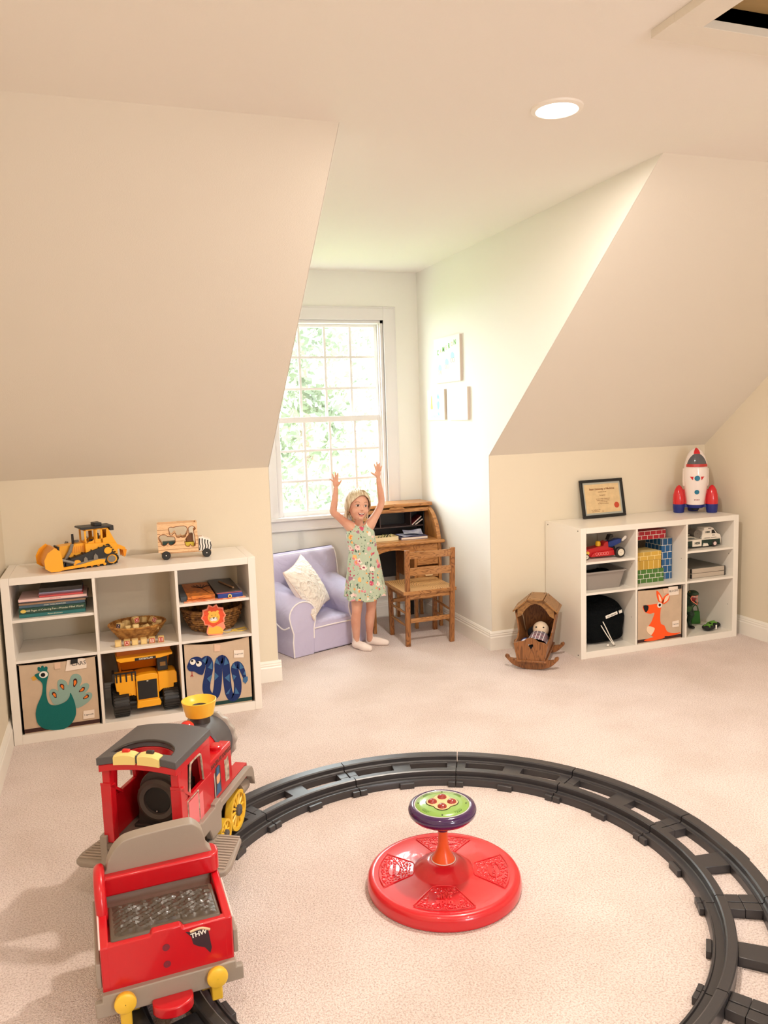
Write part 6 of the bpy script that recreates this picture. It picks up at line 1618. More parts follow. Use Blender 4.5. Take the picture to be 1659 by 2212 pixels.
# boiler, side tanks, smokebox ring
BZ = .342
L('boiler', MB().cyl((.015, 0, BZ), (.17, 0, BZ), .080, 40), M_red)
L('smokebox', MB().lathe([(.082, .165), (.088, .170), (.089, .285), (.070, .300), (.001, .304)], 44, (0, 0, BZ), 'x'), M_char, recalc=True, smooth=45)
scal = []
for i in range(96):
    a = 2 * PI * i / 96; r = .0975 + .0028 * math.cos(16 * a); scal.append((r * math.cos(a), BZ + r * math.sin(a)))
L('smokebox_ring', MB().ring([[(.272, a * .93, BZ + (b - BZ) * .93) for a, b in scal], [(.276, a, b) for a, b in scal], [(.290, a, b) for a, b in scal], [(.294, a * .96, BZ + (b - BZ) * .96) for a, b in scal], [(.288, a * .86, BZ + (b - BZ) * .86) for a, b in scal]]), mat('ring_silver', (168, 160, 152), .35), recalc=True, smooth=40)
L('smokebox_saddle', MB().prism([(-.07, .225), (.07, .225), (.055, .30), (-.055, .30)], .17, .29, 'yz'), M_char)
for s_ in (-1, 1):
    y0, y1 = sorted((s_ * .066, s_ * .116))
    t_ = L('side_tank', MB().box(.018, .190, y0, y1, .236, .376), M_red, bev=.004)
    L('tank_cap', MB().lathe([(.022, .376), (.0225, .386), (.019, .389), (.001, .389)], 28, (.125, s_ * .090, 0)), M_red, t_, recalc=True)
    rot = Matrix.Translation((.105, s_ * .1163, .3545)) @ Matrix.Rotation(rad(90), 4, 'X') if s_ < 0 else Matrix.Translation((.105, s_ * .1163, .3545)) @ Matrix.Rotation(PI, 4, 'Z') @ Matrix.Rotation(rad(90), 4, 'X')
    txt('lettering', 'SANTA FE EXPRESS', .0195, rot, mat('sticker_brown', (96, 50, 40), .5), t_, .0005, bold=.0004)
    # plain engineer sticker and wood grain patch (side facing the circle)
    yo = s_ * .1162
    def patch(nm, pts, m, k=1):
        L(nm, MB().prism(pts, min(yo, yo + s_ * .0006 * k), max(yo, yo + s_ * .0006 * k)), m, t_, smooth=0)
    patch('engineer_sticker', [(.036, .250), (.094, .250), (.092, .336), (.076, .343), (.056, .340), (.040, .318)], mat('sticker_dark', (74, 56, 56), .5))  # dark printed backing of the engineer figure
    patch('sticker_overall', [(.050, .252), (.090, .252), (.082, .284), (.062, .286)], mat('sticker_blue', (52, 96, 140), .5), 2)
    patch('sticker_face', catmull([(.060, 0, .288), (.080, 0, .288), (.084, 0, .308), (.076, 0, .318), (.060, 0, .314)], 3, True) and [(q[0], q[2]) for q in catmull([(.060, 0, .288), (.080, 0, .288), (.084, 0, .308), (.076, 0, .318), (.060, 0, .314)], 3, True)], mat('sticker_skin', (226, 170, 130), .5), 2.4)
    patch('sticker_cap', [(.058, .312), (.080, .316), (.078, .340), (.062, .338)], mat('sticker_blue', (52, 96, 140), .5), 3)
    patch('sticker_tool', [(.042, .250), (.046, .250), (.044, .330), (.040, .318)], mat('sticker_pale', (200, 196, 186), .5), 3)
    patch('wood_sticker', [(.128, .262), (.160, .258), (.164, .300), (.158, .338), (.142, .334), (.126, .336), (.128, .300)], M_stk, 1.4)
L('chimney', MB().lathe([(.038, .404), (.034, .415), (.033, .452), (.040, .454)], 32, (.217, 0, 0)), M_dkb, recalc=True)
L('funnel', MB().lathe([(.030, .452), (.046, .452), (.058, .502), (.055, .503), (.048, .492), (.034, .480), (.024, .478), (.001, .478)], 44, (.217, 0, 0)), M_ty, recalc=True, smooth=30)
L('funnel_opening', MB().lathe([(.001, .4795), (.024, .4795), (.026, .482)], 32, (.217, 0, 0)), M_dkb)
L('bell', MB().lathe([(.022, .42), (.026, .440), (.022, .456), (.012, .465), (.001, .467)], 28, (.115, 0, 0)), mat('bell_red', (222, 40, 34), .22, coat=.5))
L('cylinder_head', MB().cyl((.27, -.09, .16), (.33, -.09, .16), .03, 20), M_greyt); L('cylinder_head', MB().cyl((.27, .09, .16), (.33, .09, .16), .03, 20), M_greyt)
L('buffer_beam', MB().box(.318, .334, -.11, .11, .15, .222), M_red, bev=.003)

# ---------------- tender (ride-on seat car) ----------------
th_ = rad(184)
te = E('ride_on_tender', 'red ride-on tender car with a taupe seat back and coal tray', 'toy train', (TC[0] + .815 * math.cos(th_), TC[1] + .815 * math.sin(th_), 0), 92)
def N(name, mb, m, par=None, **k): return O(name, mb, m, par or te, **k)
HW = .150
for s_ in (-1, 1):
    y0, y1 = sorted((s_ * (HW - .020), s_ * HW))
    N('side_wall', MB().prism([(-.172, .138), (-.172, .250), (-.02, .262), (.075, .268), (.10, .25), (.11, .138)], y0, y1), M_red, bev=.004, seg=3)
    N('side_edge', MB().tube([(-.170, s_ * (HW + .0005), .249), (-.02, s_ * (HW + .0005), .261)], .0022, 6), mat('edge_white', (230, 210, 208), .3))
    N('side_rail', MB().box(-.165, .10, min(s_ * HW, s_ * (HW + .012)), max(s_ * HW, s_ * (HW + .012)), .15, .21), M_greyt, bev=.003)
rear = [(-HW + .014, .138), (HW - .014, .138), (HW - .014, .250), (.040, .250), (.034, .259), (-.030, .259), (-.036, .250), (-HW + .014, .250)]
N('rear_wall', MB().prism(rear, -.172, -.150, 'yz'), M_red, bev=.003)
N('deck', MB().box(-.150, .10, -HW + .018, HW - .018, .138, .228), M_red)
N('seat', MB().box(.060, .17, -.10, .10, .20, .255), M_greyt, bev=.012, seg=4)
# bumper beam with stepped ends
bp = [(-.168, .092), (-.040, .092), (-.040, .098), (.040, .098), (.040, .092), (.168, .092), (.168, .128), (.152, .128), (.152, .144), (-.152, .144), (-.152, .128), (-.168, .128)]
N('bumper_beam', MB().prism(bp, -.186, -.168, 'yz'), M_greyt, bev=.003)
for y in (-.104, .104):
    b_ = N('buffer', MB().lathe([(.001, -.204), (.020, -.204), (.024, -.201), (.025, -.196), (.022, -.186), (.001, -.186)], 32, (0, y, .122), 'x'), M_ty, recalc=True)
    yy = y
    N('wheel_bracket', MB().box(-.178, -.140, yy - .013, yy + .013, .0495, .112), M_ty, bev=.003)
    sy = 1 if y > 0 else -1
    N('wheel', MB().cyl((-.115, y - .022 * sy - .010, .090), (-.115, y - .022 * sy + .010, .090), .042, 28), M_ty, bev=.003)
    N('wheel', MB().cyl((.06, y - .022 * sy - .010, .090), (.06, y - .022 * sy + .010, .090), .042, 28), M_ty, bev=.003)
N('axle', MB().cyl((-.115, -.09, .09), (-.115, .09, .09), .008, 10), M_dkb); N('axle', MB().cyl((.06, -.09, .09), (.06, .09, .09), .008, 10), M_dkb)
N('underframe', MB().box(-.15, .11, -.06, .06, .10, .139), M_dkb)
# half round red hitch
hp = [(-.184, .046), (-.200, .046)] + [(-.200 - .034 * math.sin(PI * i / 14), .046 * math.cos(PI * i / 14)) for i in range(15)] + [(-.200, -.046), (-.184, -.046)]
N('hitch', MB().prism(hp, .078, .104, 'xy'), M_red, bev=.004, seg=3)
N('drawbar', MB().box(.11, .24, -.018, .018, .10, .118), M_dkb, bev=.002)
# band around the seat back, posts, seat back pad
def rr2(y0, y1, x0, x1, r, n=6):
    out = []
    for cx, cy, a0 in ((x1 - r, y1 - r, 0), (x0 + r, y1 - r, 90), (x0 + r, y0 + r, 180), (x1 - r, y0 + r, 270)):
        for i in range(n + 1):
            a = rad(a0 + 90 * i / n); out.append((cx + r * math.cos(a), cy + r * math.sin(a)))
    return out
band = rr2(-.154, .154, .004, .072, .026)
N('seat_band', MB().prism(band, .266, .316, 'xy'), M_red, bev=.005, seg=3)
N('band_end', MB().tube(catmull([(-.055, .139, .20), (-.045, .140, .262), (-.030, .141, .300), (.0, .141, .322), (.035, .140, .326), (.065, .139, .31)], 5), .014, 10), M_red)
N('seat_back_lower', MB().box(.022, .060, -.130, .130, .225, .268), M_greyt, bev=.004)
pad = [(-.122, .300), (.122, .300), (.123, .325), (.114, .354), (.092, .382), (.056, .396), (-.070, .402), (-.100, .394), (-.118, .370), (-.124, .334)]
pp = catmull([(0, a, b) for a, b in pad], 4, True)
N('seat_back', MB().prism([(q[1], q[2]) for q in pp], .026, .066, 'yz'), M_greyt, bev=.010, seg=4)
# coal tray
tr = [(-.128, .222), (.128, .222), (.128, .245), (-.128, .245)]
mb = MB()
tray = [(-.158, -.126), (-.158, -.034), (-.146, -.030), (-.146, .030), (-.158, .034), (-.158, .126), (-.016, .126), (-.016, -.126)]
mb.prism(tray, .228, .2545, 'xy')
tr_ = N('coal_tray', mb, mat('tray_brown', (92, 80, 68), .4), bev=.006, seg=3)
rc = random.Random(11)
def coal(u, v):
    x = -.152 + .132 * u; y = -.120 + .240 * v
    b_ = min(u, 1 - u, v * 1.6, (1 - v) * 1.6) * 8; b_ = max(0, min(1, b_))
    if abs(y) < .036 and u < .12: b_ = 0
    h = .5 * math.sin(x * 130 + 2 * math.sin(y * 95)) * math.sin(y * 110 + 2 * math.sin(x * 120)) + .5 * math.sin(x * 390 + y * 210) * .6 + rc.uniform(-.15, .15)
    return (x, y, .2535 + b_ * (.006 + .005 * h))
N('coal', MB().grid(coal, 34, 64), mat('coal_brown', (72, 62, 52), .38, coat=.15), tr_, smooth=22)
# stickers on the rear wall
mb = MB()
sh = [(-.098, .185), (-.092, .232), (-.075, .240), (-.055, .236), (-.040, .240), (-.052, .225), (-.056, .205), (-.068, .196), (-.082, .190), (-.094, .172)]
s1 = N('crest_sticker', MB().prism([(a, b) for a, b in sh], -.1732, -.172, 'yz'), mat('crest_brown', (58, 34, 44), .5), smooth=0)
Mx = Matrix.Translation((-.1734, -.070, .228)) @ Matrix.Rotation(rad(-90), 4, 'Z') @ Matrix.Rotation(rad(90), 4, 'X') @ Matrix.Rotation(rad(6), 4, 'Z')
N('crest_banner', MB().tube(catmull([(-.1735, -.096, .232), (-.1735, -.075, .241), (-.1735, -.050, .238)], 6), .003, 5), mat('crest_tan', (220, 186, 150), .5), s1)
txt('lettering', 'THW', .016, Mx, F_wh, s1, .0005, bold=.0005)
for z in (.214, .172):
    s2 = N('round_sticker', MB().lathe([(.001, -.1728), (.0085, -.1728), (.0085, -.172), (.001, -.172)], 20, (0, .006, z), 'x'), mat('sticker_maroon', (120, 34, 50), .5), recalc=True, smooth=0)

# ---------------- spinning ride toy ----------------
M_spr = mat('spinner_red', (206, 24, 36), .30, coat=.6)
sp = E('spinning_ride', 'red round spinning ride toy with an orange post and purple green disc', 'ride-on toy', (.841, -2.112, 0), 247)
def topz(r):
    pts = [(0, .062), (.078, .0535), (.10, .052), (.20, .0475), (.222, .044), (.234, .028)]
    for (a, b), (c, d) in zip(pts, pts[1:]):
        if r <= c: return b + (d - b) * (r - a) / (c - a)
    return .02
O('base_disc', MB().lathe([(.001, 0), (.225, 0), (.233, .003), (.235, .012), (.2335, .030), (.229, .040), (.222, .045), (.212, .0455), (.205, .044), (.15, .0475), (.095, .0505), (.088, .0525), (.074, .068), (.052, .080), (.040, .0835), (.036, .082), (.001, .080)], 80), M_spr, sp, recalc=True, smooth=50)
O('post', MB().lathe([(.0355, .081), (.0345, .086), (.028, .097), (.020, .115), (.0155, .137), (.0145, .160), (.0145, .186)], 32), mat('spinner_orange', (236, 84, 10), .35, coat=.3), sp, recalc=True)
O('post_ring', MB().tube([(.0365 * math.cos(a), .0365 * math.sin(a), .0835) for a in [2 * PI * i / 40 for i in range(40)]], .0013, 6, closed=True), F_wh, sp)
M_pur = mat('spinner_purple', (60, 22, 78), .15, coat=.8)
O('neck', MB().lathe([(.0165, .176), (.019, .180), (.022, .195), (.024, .205), (.040, .213)], 32), M_pur, sp)
O('rim', MB().lathe([(.040, .213), (.070, .215), (.090, .222), (.1015, .234), (.1035, .244), (.100, .255), (.090, .261), (.084, .260), (.082, .256)], 64), M_pur, sp, smooth=60)
face = O('face_plate', MB().lathe([(.083, .2565), (.081, .260), (.060, .2635), (.001, .266)], 64), mat('spinner_green', (138, 176, 84), .22, coat=.5), sp, smooth=60)
O('chrome_trim', MB().tube([(.0835 * math.cos(a), .0835 * math.sin(a), .259) for a in [2 * PI * i / 64 for i in range(64)]], .0018, 6, closed=True), mat('trim_silver', (214, 210, 216), .2), sp)
cl = []
for i in range(72):
    a = 2 * PI * i / 72; r = .036 + .0115 * (abs(math.cos(2 * a)) ** 1.2); cl.append((r * math.cos(a), r * math.sin(a)))
cl2 = [(x * 1.05, y * 1.05) for x, y in cl]
O('clover_outline', MB().prism(cl2, .2610, .2652, 'xy'), M_ink, face, smooth=0)
O('clover_panel', MB().prism(cl, .2615, .2662, 'xy'), mat('clover_peach', (240, 196, 140), .3), face)
for k in range(4):
    a = PI / 2 * k; O('light_dome', MB().lathe([(.0145, .2655), (.013, .270), (.008, .2735), (.001, .2745)], 24, (.029 * math.cos(a), .029 * math.sin(a), 0)), mat('dome_red', (150, 40, 34), .1, coat=1), face)
    b = a + PI / 4
    O('screw_hole', MB().cyl((.072 * math.cos(a), .072 * math.sin(a), .2600), (.072 * math.cos(a), .072 * math.sin(a), .2625), .0024, 12), M_dark, face)
    mb = MB()
    for i in range(-3, 4):
        for j in range(-2, 3):
            if abs(i) + abs(j) > 4: continue
            x = .064 + j * .0042; y = i * .0042; r = math.hypot(x, y); an = math.atan2(y, x) + b
            mb.cyl((r * math.cos(an), r * math.sin(an), .2600), (r * math.cos(an), r * math.sin(an), .2634), .0009, 6)
    O('speaker_holes', mb, mat('speaker_green', (70, 110, 50), .5), face, kind='stuff')
# four raised wedges with bubbles
rb = random.Random(5)
M_brz = mat('spinner_raised', (226, 52, 60), .2, coat=.7)
for k in range(4):
    a0 = PI / 2 * k
    e1 = []
    for t_ in [i / 10 for i in range(11)]: e1.append((.198, -0.46 + .92 * t_))
    rim_ = [(r, a) for r, a in e1] + [(.100, .34), (.092, .2), (.090, 0), (.092, -.2), (.100, -.34)]
    wv = O('wedge_outline', MB().tube([(r * math.cos(a0 + a), r * math.sin(a0 + a), topz(r) - .0008) for r, a in rim_], .0014, 5, closed=True), M_brz, sp)
    mb = MB(); placed = []; tries = 0
    while len(placed) < 95 and tries < 9000:
        tries += 1
        R_ = rb.uniform(.002, .0078) if tries < 3000 else rb.uniform(.0015, .0042)
        r = rb.uniform(.100 + R_, .194 - R_); lim = .33 + .12 * (r - .1) / .1 - R_ / r; a = rb.uniform(-lim, lim)
        x, y = r * math.cos(a), r * math.sin(a)
        if k in (0,) and abs(r - .150) < .026 and abs(y) < .046: continue
        if k in (1, 3) and ((r - .152) / .020) ** 2 + (y / .040) ** 2 < 1: continue
        if k == 2 and abs(r - .150) < .022 and abs(y) < .04: continue
        if any(math.hypot(x - p[0], y - p[1]) < R_ + p[2] + .0008 for p in placed): continue
        placed.append((x, y, R_))
    for x, y, R_ in placed:
        xx = x * math.cos(a0) - y * math.sin(a0); yy = x * math.sin(a0) + y * math.cos(a0); z = topz(math.hypot(x, y)) - .0025
        mb.lathe([(R_, 0), (R_ * .92, .0016), (R_ * .5, .0024), (.0002, .0026)], 12, (xx, yy, z))
    O('bubbles', mb, M_brz, wv, kind='stuff')
    w_ = ('sit\u2019n', 'PLAYSKOOL', 'sit\u2019n spin', 'PLAYSKOOL')[k]
    # letters read from outside the disc
    def tm(r, up=0): return Matrix.Rotation(a0, 4, 'Z') @ Matrix.Translation((r, 0, topz(r) - .0012)) @ Matrix.Rotation(rad(90), 4, 'Z')
    if k == 0:
        txt('raised_lettering', 'sit\u2019n', .026, tm(.138), M_brz, wv, .0016, bold=.0012); txt('raised_lettering', 'spin', .032, tm(.163), M_brz, wv, .0016, bold=.0014)
    elif k == 2: txt('raised_lettering', 'sit\u2019n spin', .020, tm(.150), M_brz, wv, .0016, bold=.001)
    else:
        txt('raised_lettering', 'PLAYSKOOL', .0125, tm(.152), M_brz, wv, .0016, bold=.0004)
        O('oval_outline', MB().tube([((.152 + .018 * math.cos(a)) * math.cos(a0) - .039 * math.sin(a) * math.sin(a0), (.152 + .018 * math.cos(a)) * math.sin(a0) + .039 * math.sin(a) * math.cos(a0), topz(.152) - .0005) for a in [2 * PI * i / 40 for i in range(40)]], .0011, 5, closed=True), M_brz, wv)
# ---------------- the girl ----------------
def girl():
    e = E('person', 'young girl with blond hair in a sage floral dress raising both arms by the armchair', 'person', (1.40, .36, 0), 0)
    M_skin = mat('skin', (220, 170, 146), .5, var=.06, vscale=9, col2=(206, 148, 124), spec=.35)
    M_skin.node_tree.nodes['Principled BSDF'].inputs['Subsurface Weight'].default_value = .12
    M_skin.node_tree.nodes['Principled BSDF'].inputs['Subsurface Radius'].default_value = (.012, .005, .003)
    b = MB()
    def sm(pts, rs, k=4, n=14):
        P = catmull(pts, k); R = [q[0] for q in catmull([(r, 0, 0) for r in rs], k)]
        b.tube(P, R, n)
        b.ell(P[0], R[0], 12, 8); b.ell(P[-1], R[-1], 12, 8)
    # torso
    sm([(-.004, 0, .44), (-.004, 0, .50), (-.004, 0, .57), (-.008, 0, .65), (-.012, 0, .715), (-.015, 0, .755)], [.066, .064, .056, .058, .052, .034])
    b.ell((-.004, .002, .455), (.078, .058, .06), 18, 12); b.ell((-.010, 0, .70), (.072, .050, .06), 18, 12)
    # neck
    sm([(-.015, .002, .75), (-.018, 0, .785), (-.022, -.002, .83)], [.030, .0255, .028])
    # arms (left in the picture, then right)
    sm([(-.045, 0, .745), (-.075, 0, .772), (-.108, 0, .800), (-.148, -.002, .838), (-.177, -.004, .866), (-.176, -.008, .895), (-.168, -.010, .94), (-.161, -.012, .985), (-.159, -.012, 1.008)], [.036, .034, .026, .0225, .0215, .0215, .0200, .0160, .0145])
    sm([(.025, 0, .745), (.052, 0, .775), (.080, 0, .812), (.112, -.002, .862), (.128, -.004, .905), (.127, -.008, .935), (.122, -.010, .975), (.114, -.012, 1.02), (.1115, -.012, 1.048)], [.036, .034, .026, .0225, .0215, .0215, .0200, .0160, .0145])
    # legs
    sm([(-.042, 0, .44), (-.045, -.002, .36), (-.050, -.004, .30), (-.057, -.006, .235), (-.061, .002, .185), (-.058, .012, .12), (-.055, .024, .06), (-.055, .030, .035)], [.046, .041, .036, .0295, .0305, .025, .0195, .020])
    sm([(.040, 0, .44), (.042, 0, .36), (.043, .0, .30), (.040, .004, .24), (.036, .016, .19), (.037, .032, .13), (.040, .050, .075), (.043, .060, .04)], [.046, .040, .035, .0290, .0300, .025, .0195, .020])
    # hands
    def hand(palm, wrist, fing, thumb, sx):
        px, pz = palm
        b.ell((px, -.014, pz), (.0205, .0095, .0225), 16, 10)
        b.ell(((px + wrist[0]) / 2, -.013, (pz + wrist[1]) / 2), (.0135, .0095, .016), 14, 8)
        for (bx, bz), (tx, tz), r in fing:
            r *= 1.2
            mx, mz = bx + (tx - bx) * .5, bz + (tz - bz) * .5
            b.tube([(px + (bx - px) * .4, -.014, pz + (bz - pz) * .4), (bx, -.016, bz), (mx, -.020, mz), (tx, -.024, tz)], [r * 1.1, r * 1.05, r, r * .82], 10); b.ell((tx, -.024, tz), r * .84, 8, 6)
        (bx, bz), (tx, tz) = thumb
        b.tube([(px + (bx - px) * .3, -.014, pz - .008), (bx, -.018, bz), ((bx + tx) / 2, -.021, (bz + tz) / 2), (tx, -.023, tz)], [.0075, .0066, .0056, .0046], 10); b.ell((tx, -.023, tz), .0047, 8, 6)
    hand((-.157, 1.038), (-.159, 1.008), [((-.173, 1.052), (-.197, 1.070), .0042), ((-.167, 1.060), (-.180, 1.096), .0046), ((-.158, 1.063), (-.161, 1.104), .0048), ((-.149, 1.061), (-.146, 1.100), .0047)], ((-.139, 1.036), (-.127, 1.055)), 1)
    hand((.107, 1.082), (.1115, 1.050), [((.124, 1.100), (.131, 1.129), .0042), ((.117, 1.107), (.117, 1.146), .0046), ((.108, 1.109), (.101, 1.154), .0048), ((.099, 1.106), (.085, 1.141), .0047)], ((.086, 1.078), (.064, 1.092)), -1)
    # head: local frame, face looks along -y
    H = Matrix.Translation((-.024, -.006, .897)) @ Matrix.Rotation(rad(4), 4, 'Z') @ Matrix.Rotation(rad(-5), 4, 'X') @ Matrix.Rotation(rad(6), 4, 'Y')
    FE = [((0, .006, .012), (.066, .078, .075)), ((0, -.018, -.030), (.053, .054, .056)), ((0, -.030, -.060), (.034, .036, .030)), ((-.027, -.040, -.034), (.026, .026, .024)), ((.027, -.040, -.034), (.026, .026, .024)), ((0, -.044, .014), (.044, .026, .030))]
    for c, r in FE: b.M = H; b.ell(c, r, 24, 18)
    b.M = H
    b.ell((0, -.074, -.026), (.0085, .0095, .0075), 14, 10); b.tube([(0, -.066, .0), (0, -.071, -.014), (0, -.076, -.025)], [.0045, .005, .0065], 10)
    b.ell((-.0065, -.071, -.028), (.0045, .006, .0045), 10, 8); b.ell((.0065, -.071, -.028), (.0045, .006, .0045), 10, 8)
    b.ell((0, -.062, -.078), (.013, .010, .009), 12, 8)
    for s_ in (-1, 1):
        b.ell((s_ * .066, .004, -.022), (.006, .012, .019), 12, 10, (0, s_ * 10, s_ * 20))
    b.M = Matrix.Identity(4)
    body = O('body', b, M_skin, e, smooth=0)
    rm = body.modifiers.new('remesh', 'REMESH'); rm.mode = 'VOXEL'; rm.voxel_size = .0026; rm.use_smooth_shade = True
    s2 = body.modifiers.new('smooth', 'SMOOTH'); s2.factor = .5; s2.iterations = 3
    dg = bpy.context.evaluated_depsgraph_get()
    me = bpy.data.meshes.new_from_object(body.evaluated_get(dg)); body.modifiers.clear(); old = body.data; body.data = me; me.shade_smooth()
    def surf(x, z):
        y = 0
        for c, r in FE:
            k = 1 - ((x - c[0]) / r[0]) ** 2 - ((z - c[2]) / r[2]) ** 2
            if k > 0: y = min(y, c[1] - r[1] * math.sqrt(k))
        return y
    def decal(name, pts, m, off=.0006, th=.003, par=None, cx=None, cz=None):
        """closed outline laid on the face surface"""
        n = len(pts); cx = sum(p[0] for p in pts) / n if cx is None else cx; cz = sum(p[1] for p in pts) / n if cz is None else cz
        k = MB(); k.M = H; rings = []
        for f in (1.0, .66, .33, .02):
            rings.append([(cx + (x - cx) * f, surf(cx + (x - cx) * f, cz + (z - cz) * f) - off, cz + (z - cz) * f) for x, z in pts])
        rings.insert(0, [(x, surf(x, z) + th, z) for x, z in pts])
        k.ring(rings, caps=False)
        return O(name, k, m, par or e, recalc=True, smooth=60)
    M_lip, M_mouth = mat('lip', (196, 112, 104), .4), mat('mouth_dark', (92, 34, 34), .4)
    M_eyew, M_iris = mat('eye_white', (236, 228, 224), .2), mat('iris_brown', (58, 38, 30), .15)
    M_lash, M_brow = mat('lash', (92, 62, 48), .7), mat('brow', (170, 132, 104), .8)
    # open smile
    up = [(-.0215 + .043 * i / 12, -.0445 - .0035 * math.sin(PI * i / 12) ) for i in range(13)]
    lo_ = [(.0215 - .043 * i / 12, -.0445 - .0185 * math.sin(PI * i / 12) ** .8) for i in range(1, 12)]
    big = [(x * 1.10, -.051 + (z + .051) * 1.28) for x, z in up + lo_]
    decal('lips', big, M_lip, .0010)
    decal('mouth', up + lo_, M_mouth, .0018)
    tt = [(-.0165 + .033 * i / 10, -.0462 - .0028 * math.sin(PI * i / 10)) for i in range(11)] + [(.015 - .030 * i / 8, -.0495 - .0035 * math.sin(PI * i / 8)) for i in range(9)]
    decal('teeth', tt, F_wh, .0026)
    decal('tongue', [(.010 * math.cos(a), -.0585 + .0035 * math.sin(a)) for a in [2 * PI * i / 16 for i in range(16)]], mat('tongue', (206, 110, 110), .4), .0024)
    for s_ in (-1, 1):
        cx, cz = s_ * .0255, -.002
        ey = [(cx + .0115 * math.cos(a), cz + .0062 * math.sin(a) * (1 if math.sin(a) > 0 else .8)) for a in [2 * PI * i / 20 for i in range(20)]]
        decal('eye', ey, M_eyew, .0012)
        decal('iris', [(cx + .0062 * math.cos(a) + .001, cz + .0058 * math.sin(a)) for a in [2 * PI * i / 18 for i in range(18)]], M_iris, .0020)
        k = MB(); k.M = H
        k.tube([(cx + .0120 * math.cos(a), surf(cx + .0120 * math.cos(a), cz + .007 * math.sin(a)) - .0016, cz + .0068 * math.sin(a)) for a in [PI * i / 10 for i in range(11)]], .0011, 5)
        O('eyelashes', k, M_lash, e)
        k = MB(); k.M = H
        k.tube([(cx + s_ * (-.012 + .026 * i / 8), surf(cx + s_ * (-.012 + .026 * i / 8), .017 + .004 * math.sin(PI * i / 8)) - .0008, .0165 + .0045 * math.sin(PI * i / 8)) for i in range(9)], [.0009 + .0008 * math.sin(PI * i / 8) for i in range(9)], 5)
        O('eyebrow', k, M_brow, e)
        k = MB(); k.M = H; k.ell((s_ * .0038, -.0800, -.0305), (.0017, .0015, .0012), 8, 6); O('nostril', k, M_mouth, e)
    # hair
    M_hair = mat('blond_hair', (222, 206, 178), .38, var=.35, vscale=40, col2=(168, 142, 108))
    t = NT(M_hair); nz = [n for n in t.n if n.type == 'TEX_NOISE'][0]; tcn = [n for n in t.n if n.type == 'TEX_COORD'][0]
    mp = t.new('ShaderNodeMapping'); mp.inputs['Scale'].default_value = (3, 1, .25); t.link(tcn.outputs['Object'], mp.inputs['Vector']); t.link(mp.outputs['Vector'], nz.inputs['Vector'])
    def hair(u, v):
        a = 2 * PI * u                       # 0 = +x side, -pi/2 = face
        f = max(0, -math.sin(a)) ** 1.5      # 1 at the face
        zl = -.062 + .108 * f + .012 * math.cos(a) * f + .018 * abs(math.cos(a)) * (1 if math.sin(a) < .2 else .3)
        lim = math.acos(max(-1, min(1, (zl) / .086)))
        ph = v * lim
        R = 1 + .012 * math.sin(46 * a) * min(1, v * 3) + .010 * math.sin(23 * a + 5 * v)
        part = math.exp(-((math.sin(ph) * math.cos(a) - .16) / .05) ** 2) * (1 if math.sin(a) < .3 else 0)
        R -= .03 * part
        flare = 1 + .10 * max(0, v - .8) * (1 - f)
        return (.0735 * math.sin(ph) * math.cos(a) * R * flare, .008 + .0865 * math.sin(ph) * math.sin(a) * R * flare, .012 + .086 * math.cos(ph) * R)
    k = MB(); k.M = H; k.grid(hair, 96, 26, True)
    h = O('hair', k, M_hair, e, smooth=80)
    so = h.modifiers.new('sol', 'SOLIDIFY'); so.thickness = .006; so.offset = -1
    rn = random.Random(4)
    k = MB(); k.M = H
    # locks sweeping from the parting over the forehead to both sides
    for i in range(34):
        s_ = -1 if i % 3 else 1; q = rn.random()
        y0 = -.062 + .06 * q
        x0 = .012; x1 = s_ * (.069 + .004 * rn.random()); z1 = -.01 - .045 * rn.random()
        y1 = -.030 + .05 * q
        pts = []
        for j in range(8):
            tt_ = j / 7; x = x0 + (x1 - x0) * math.sin(tt_ * PI / 2); y = y0 + (y1 - y0) * tt_
            z = .092 - .02 * q * 0 - (.092 - z1) * (1 - math.cos(tt_ * PI / 2)) ** .9 - (.018 if y0 < -.045 else 0) * (1 - tt_)
            # keep outside of the skull
            kx = math.sqrt((x / .073) ** 2 + ((y - .008) / .086) ** 2 + ((z - .012) / .083) ** 2)
            if kx < 1.03: x, y, z = x / kx * 1.03, .008 + (y - .008) / kx * 1.03, .012 + (z - .012) / kx * 1.03
            pts.append((x, y, z))
        k.tube(pts, [.0012, .003, .0038, .0042, .004, .0034, .0024, .0008], 6)
    for i in range(16):   # short ends behind the ears and neck
        a = PI * (.02 + .96 * i / 15); x = .068 * math.cos(a); y = .008 + .078 * math.sin(a)
        k.tube([(x, y, -.03), (x * 1.04, y * 1.02, -.055), (x * .98 + rn.uniform(-.004, .004), y * .95, -.080 - rn.random() * .012)], [.006, .007, .0015], 6)
    O('hair_locks', k, M_hair, e, kind='stuff', smooth=60)
    # dress
    m = bpy.data.materials.new('floral_dress'); m.use_nodes = True; t = NT(m); bs = t.n['Principled BSDF']; bs.inputs['Roughness'].default_value = .85; bs.inputs['Sheen Weight'].default_value = .1
    tc = t.new('ShaderNodeTexCoord')
    def vor(scale, loc, msc=(1, 1, 1), rot=(0, 0, 0)):
        mp_ = t.new('ShaderNodeMapping'); mp_.inputs['Location'].default_value = loc; mp_.inputs['Scale'].default_value = msc; mp_.inputs['Rotation'].default_value = rot
        t.link(tc.outputs['Object'], mp_.inputs['Vector'])
        nz_ = t.new('ShaderNodeTexNoise'); nz_.inputs['Scale'].default_value = 70; t.link(tc.outputs['Object'], nz_.inputs['Vector'])
        ad = t.new('ShaderNodeMix', data_type='RGBA', blend_type='LINEAR_LIGHT'); ad.inputs['Factor'].default_value = .012
        t.link(mp_.outputs['Vector'], ad.inputs['A']); t.link(nz_.outputs['Color'], ad.inputs['B'])
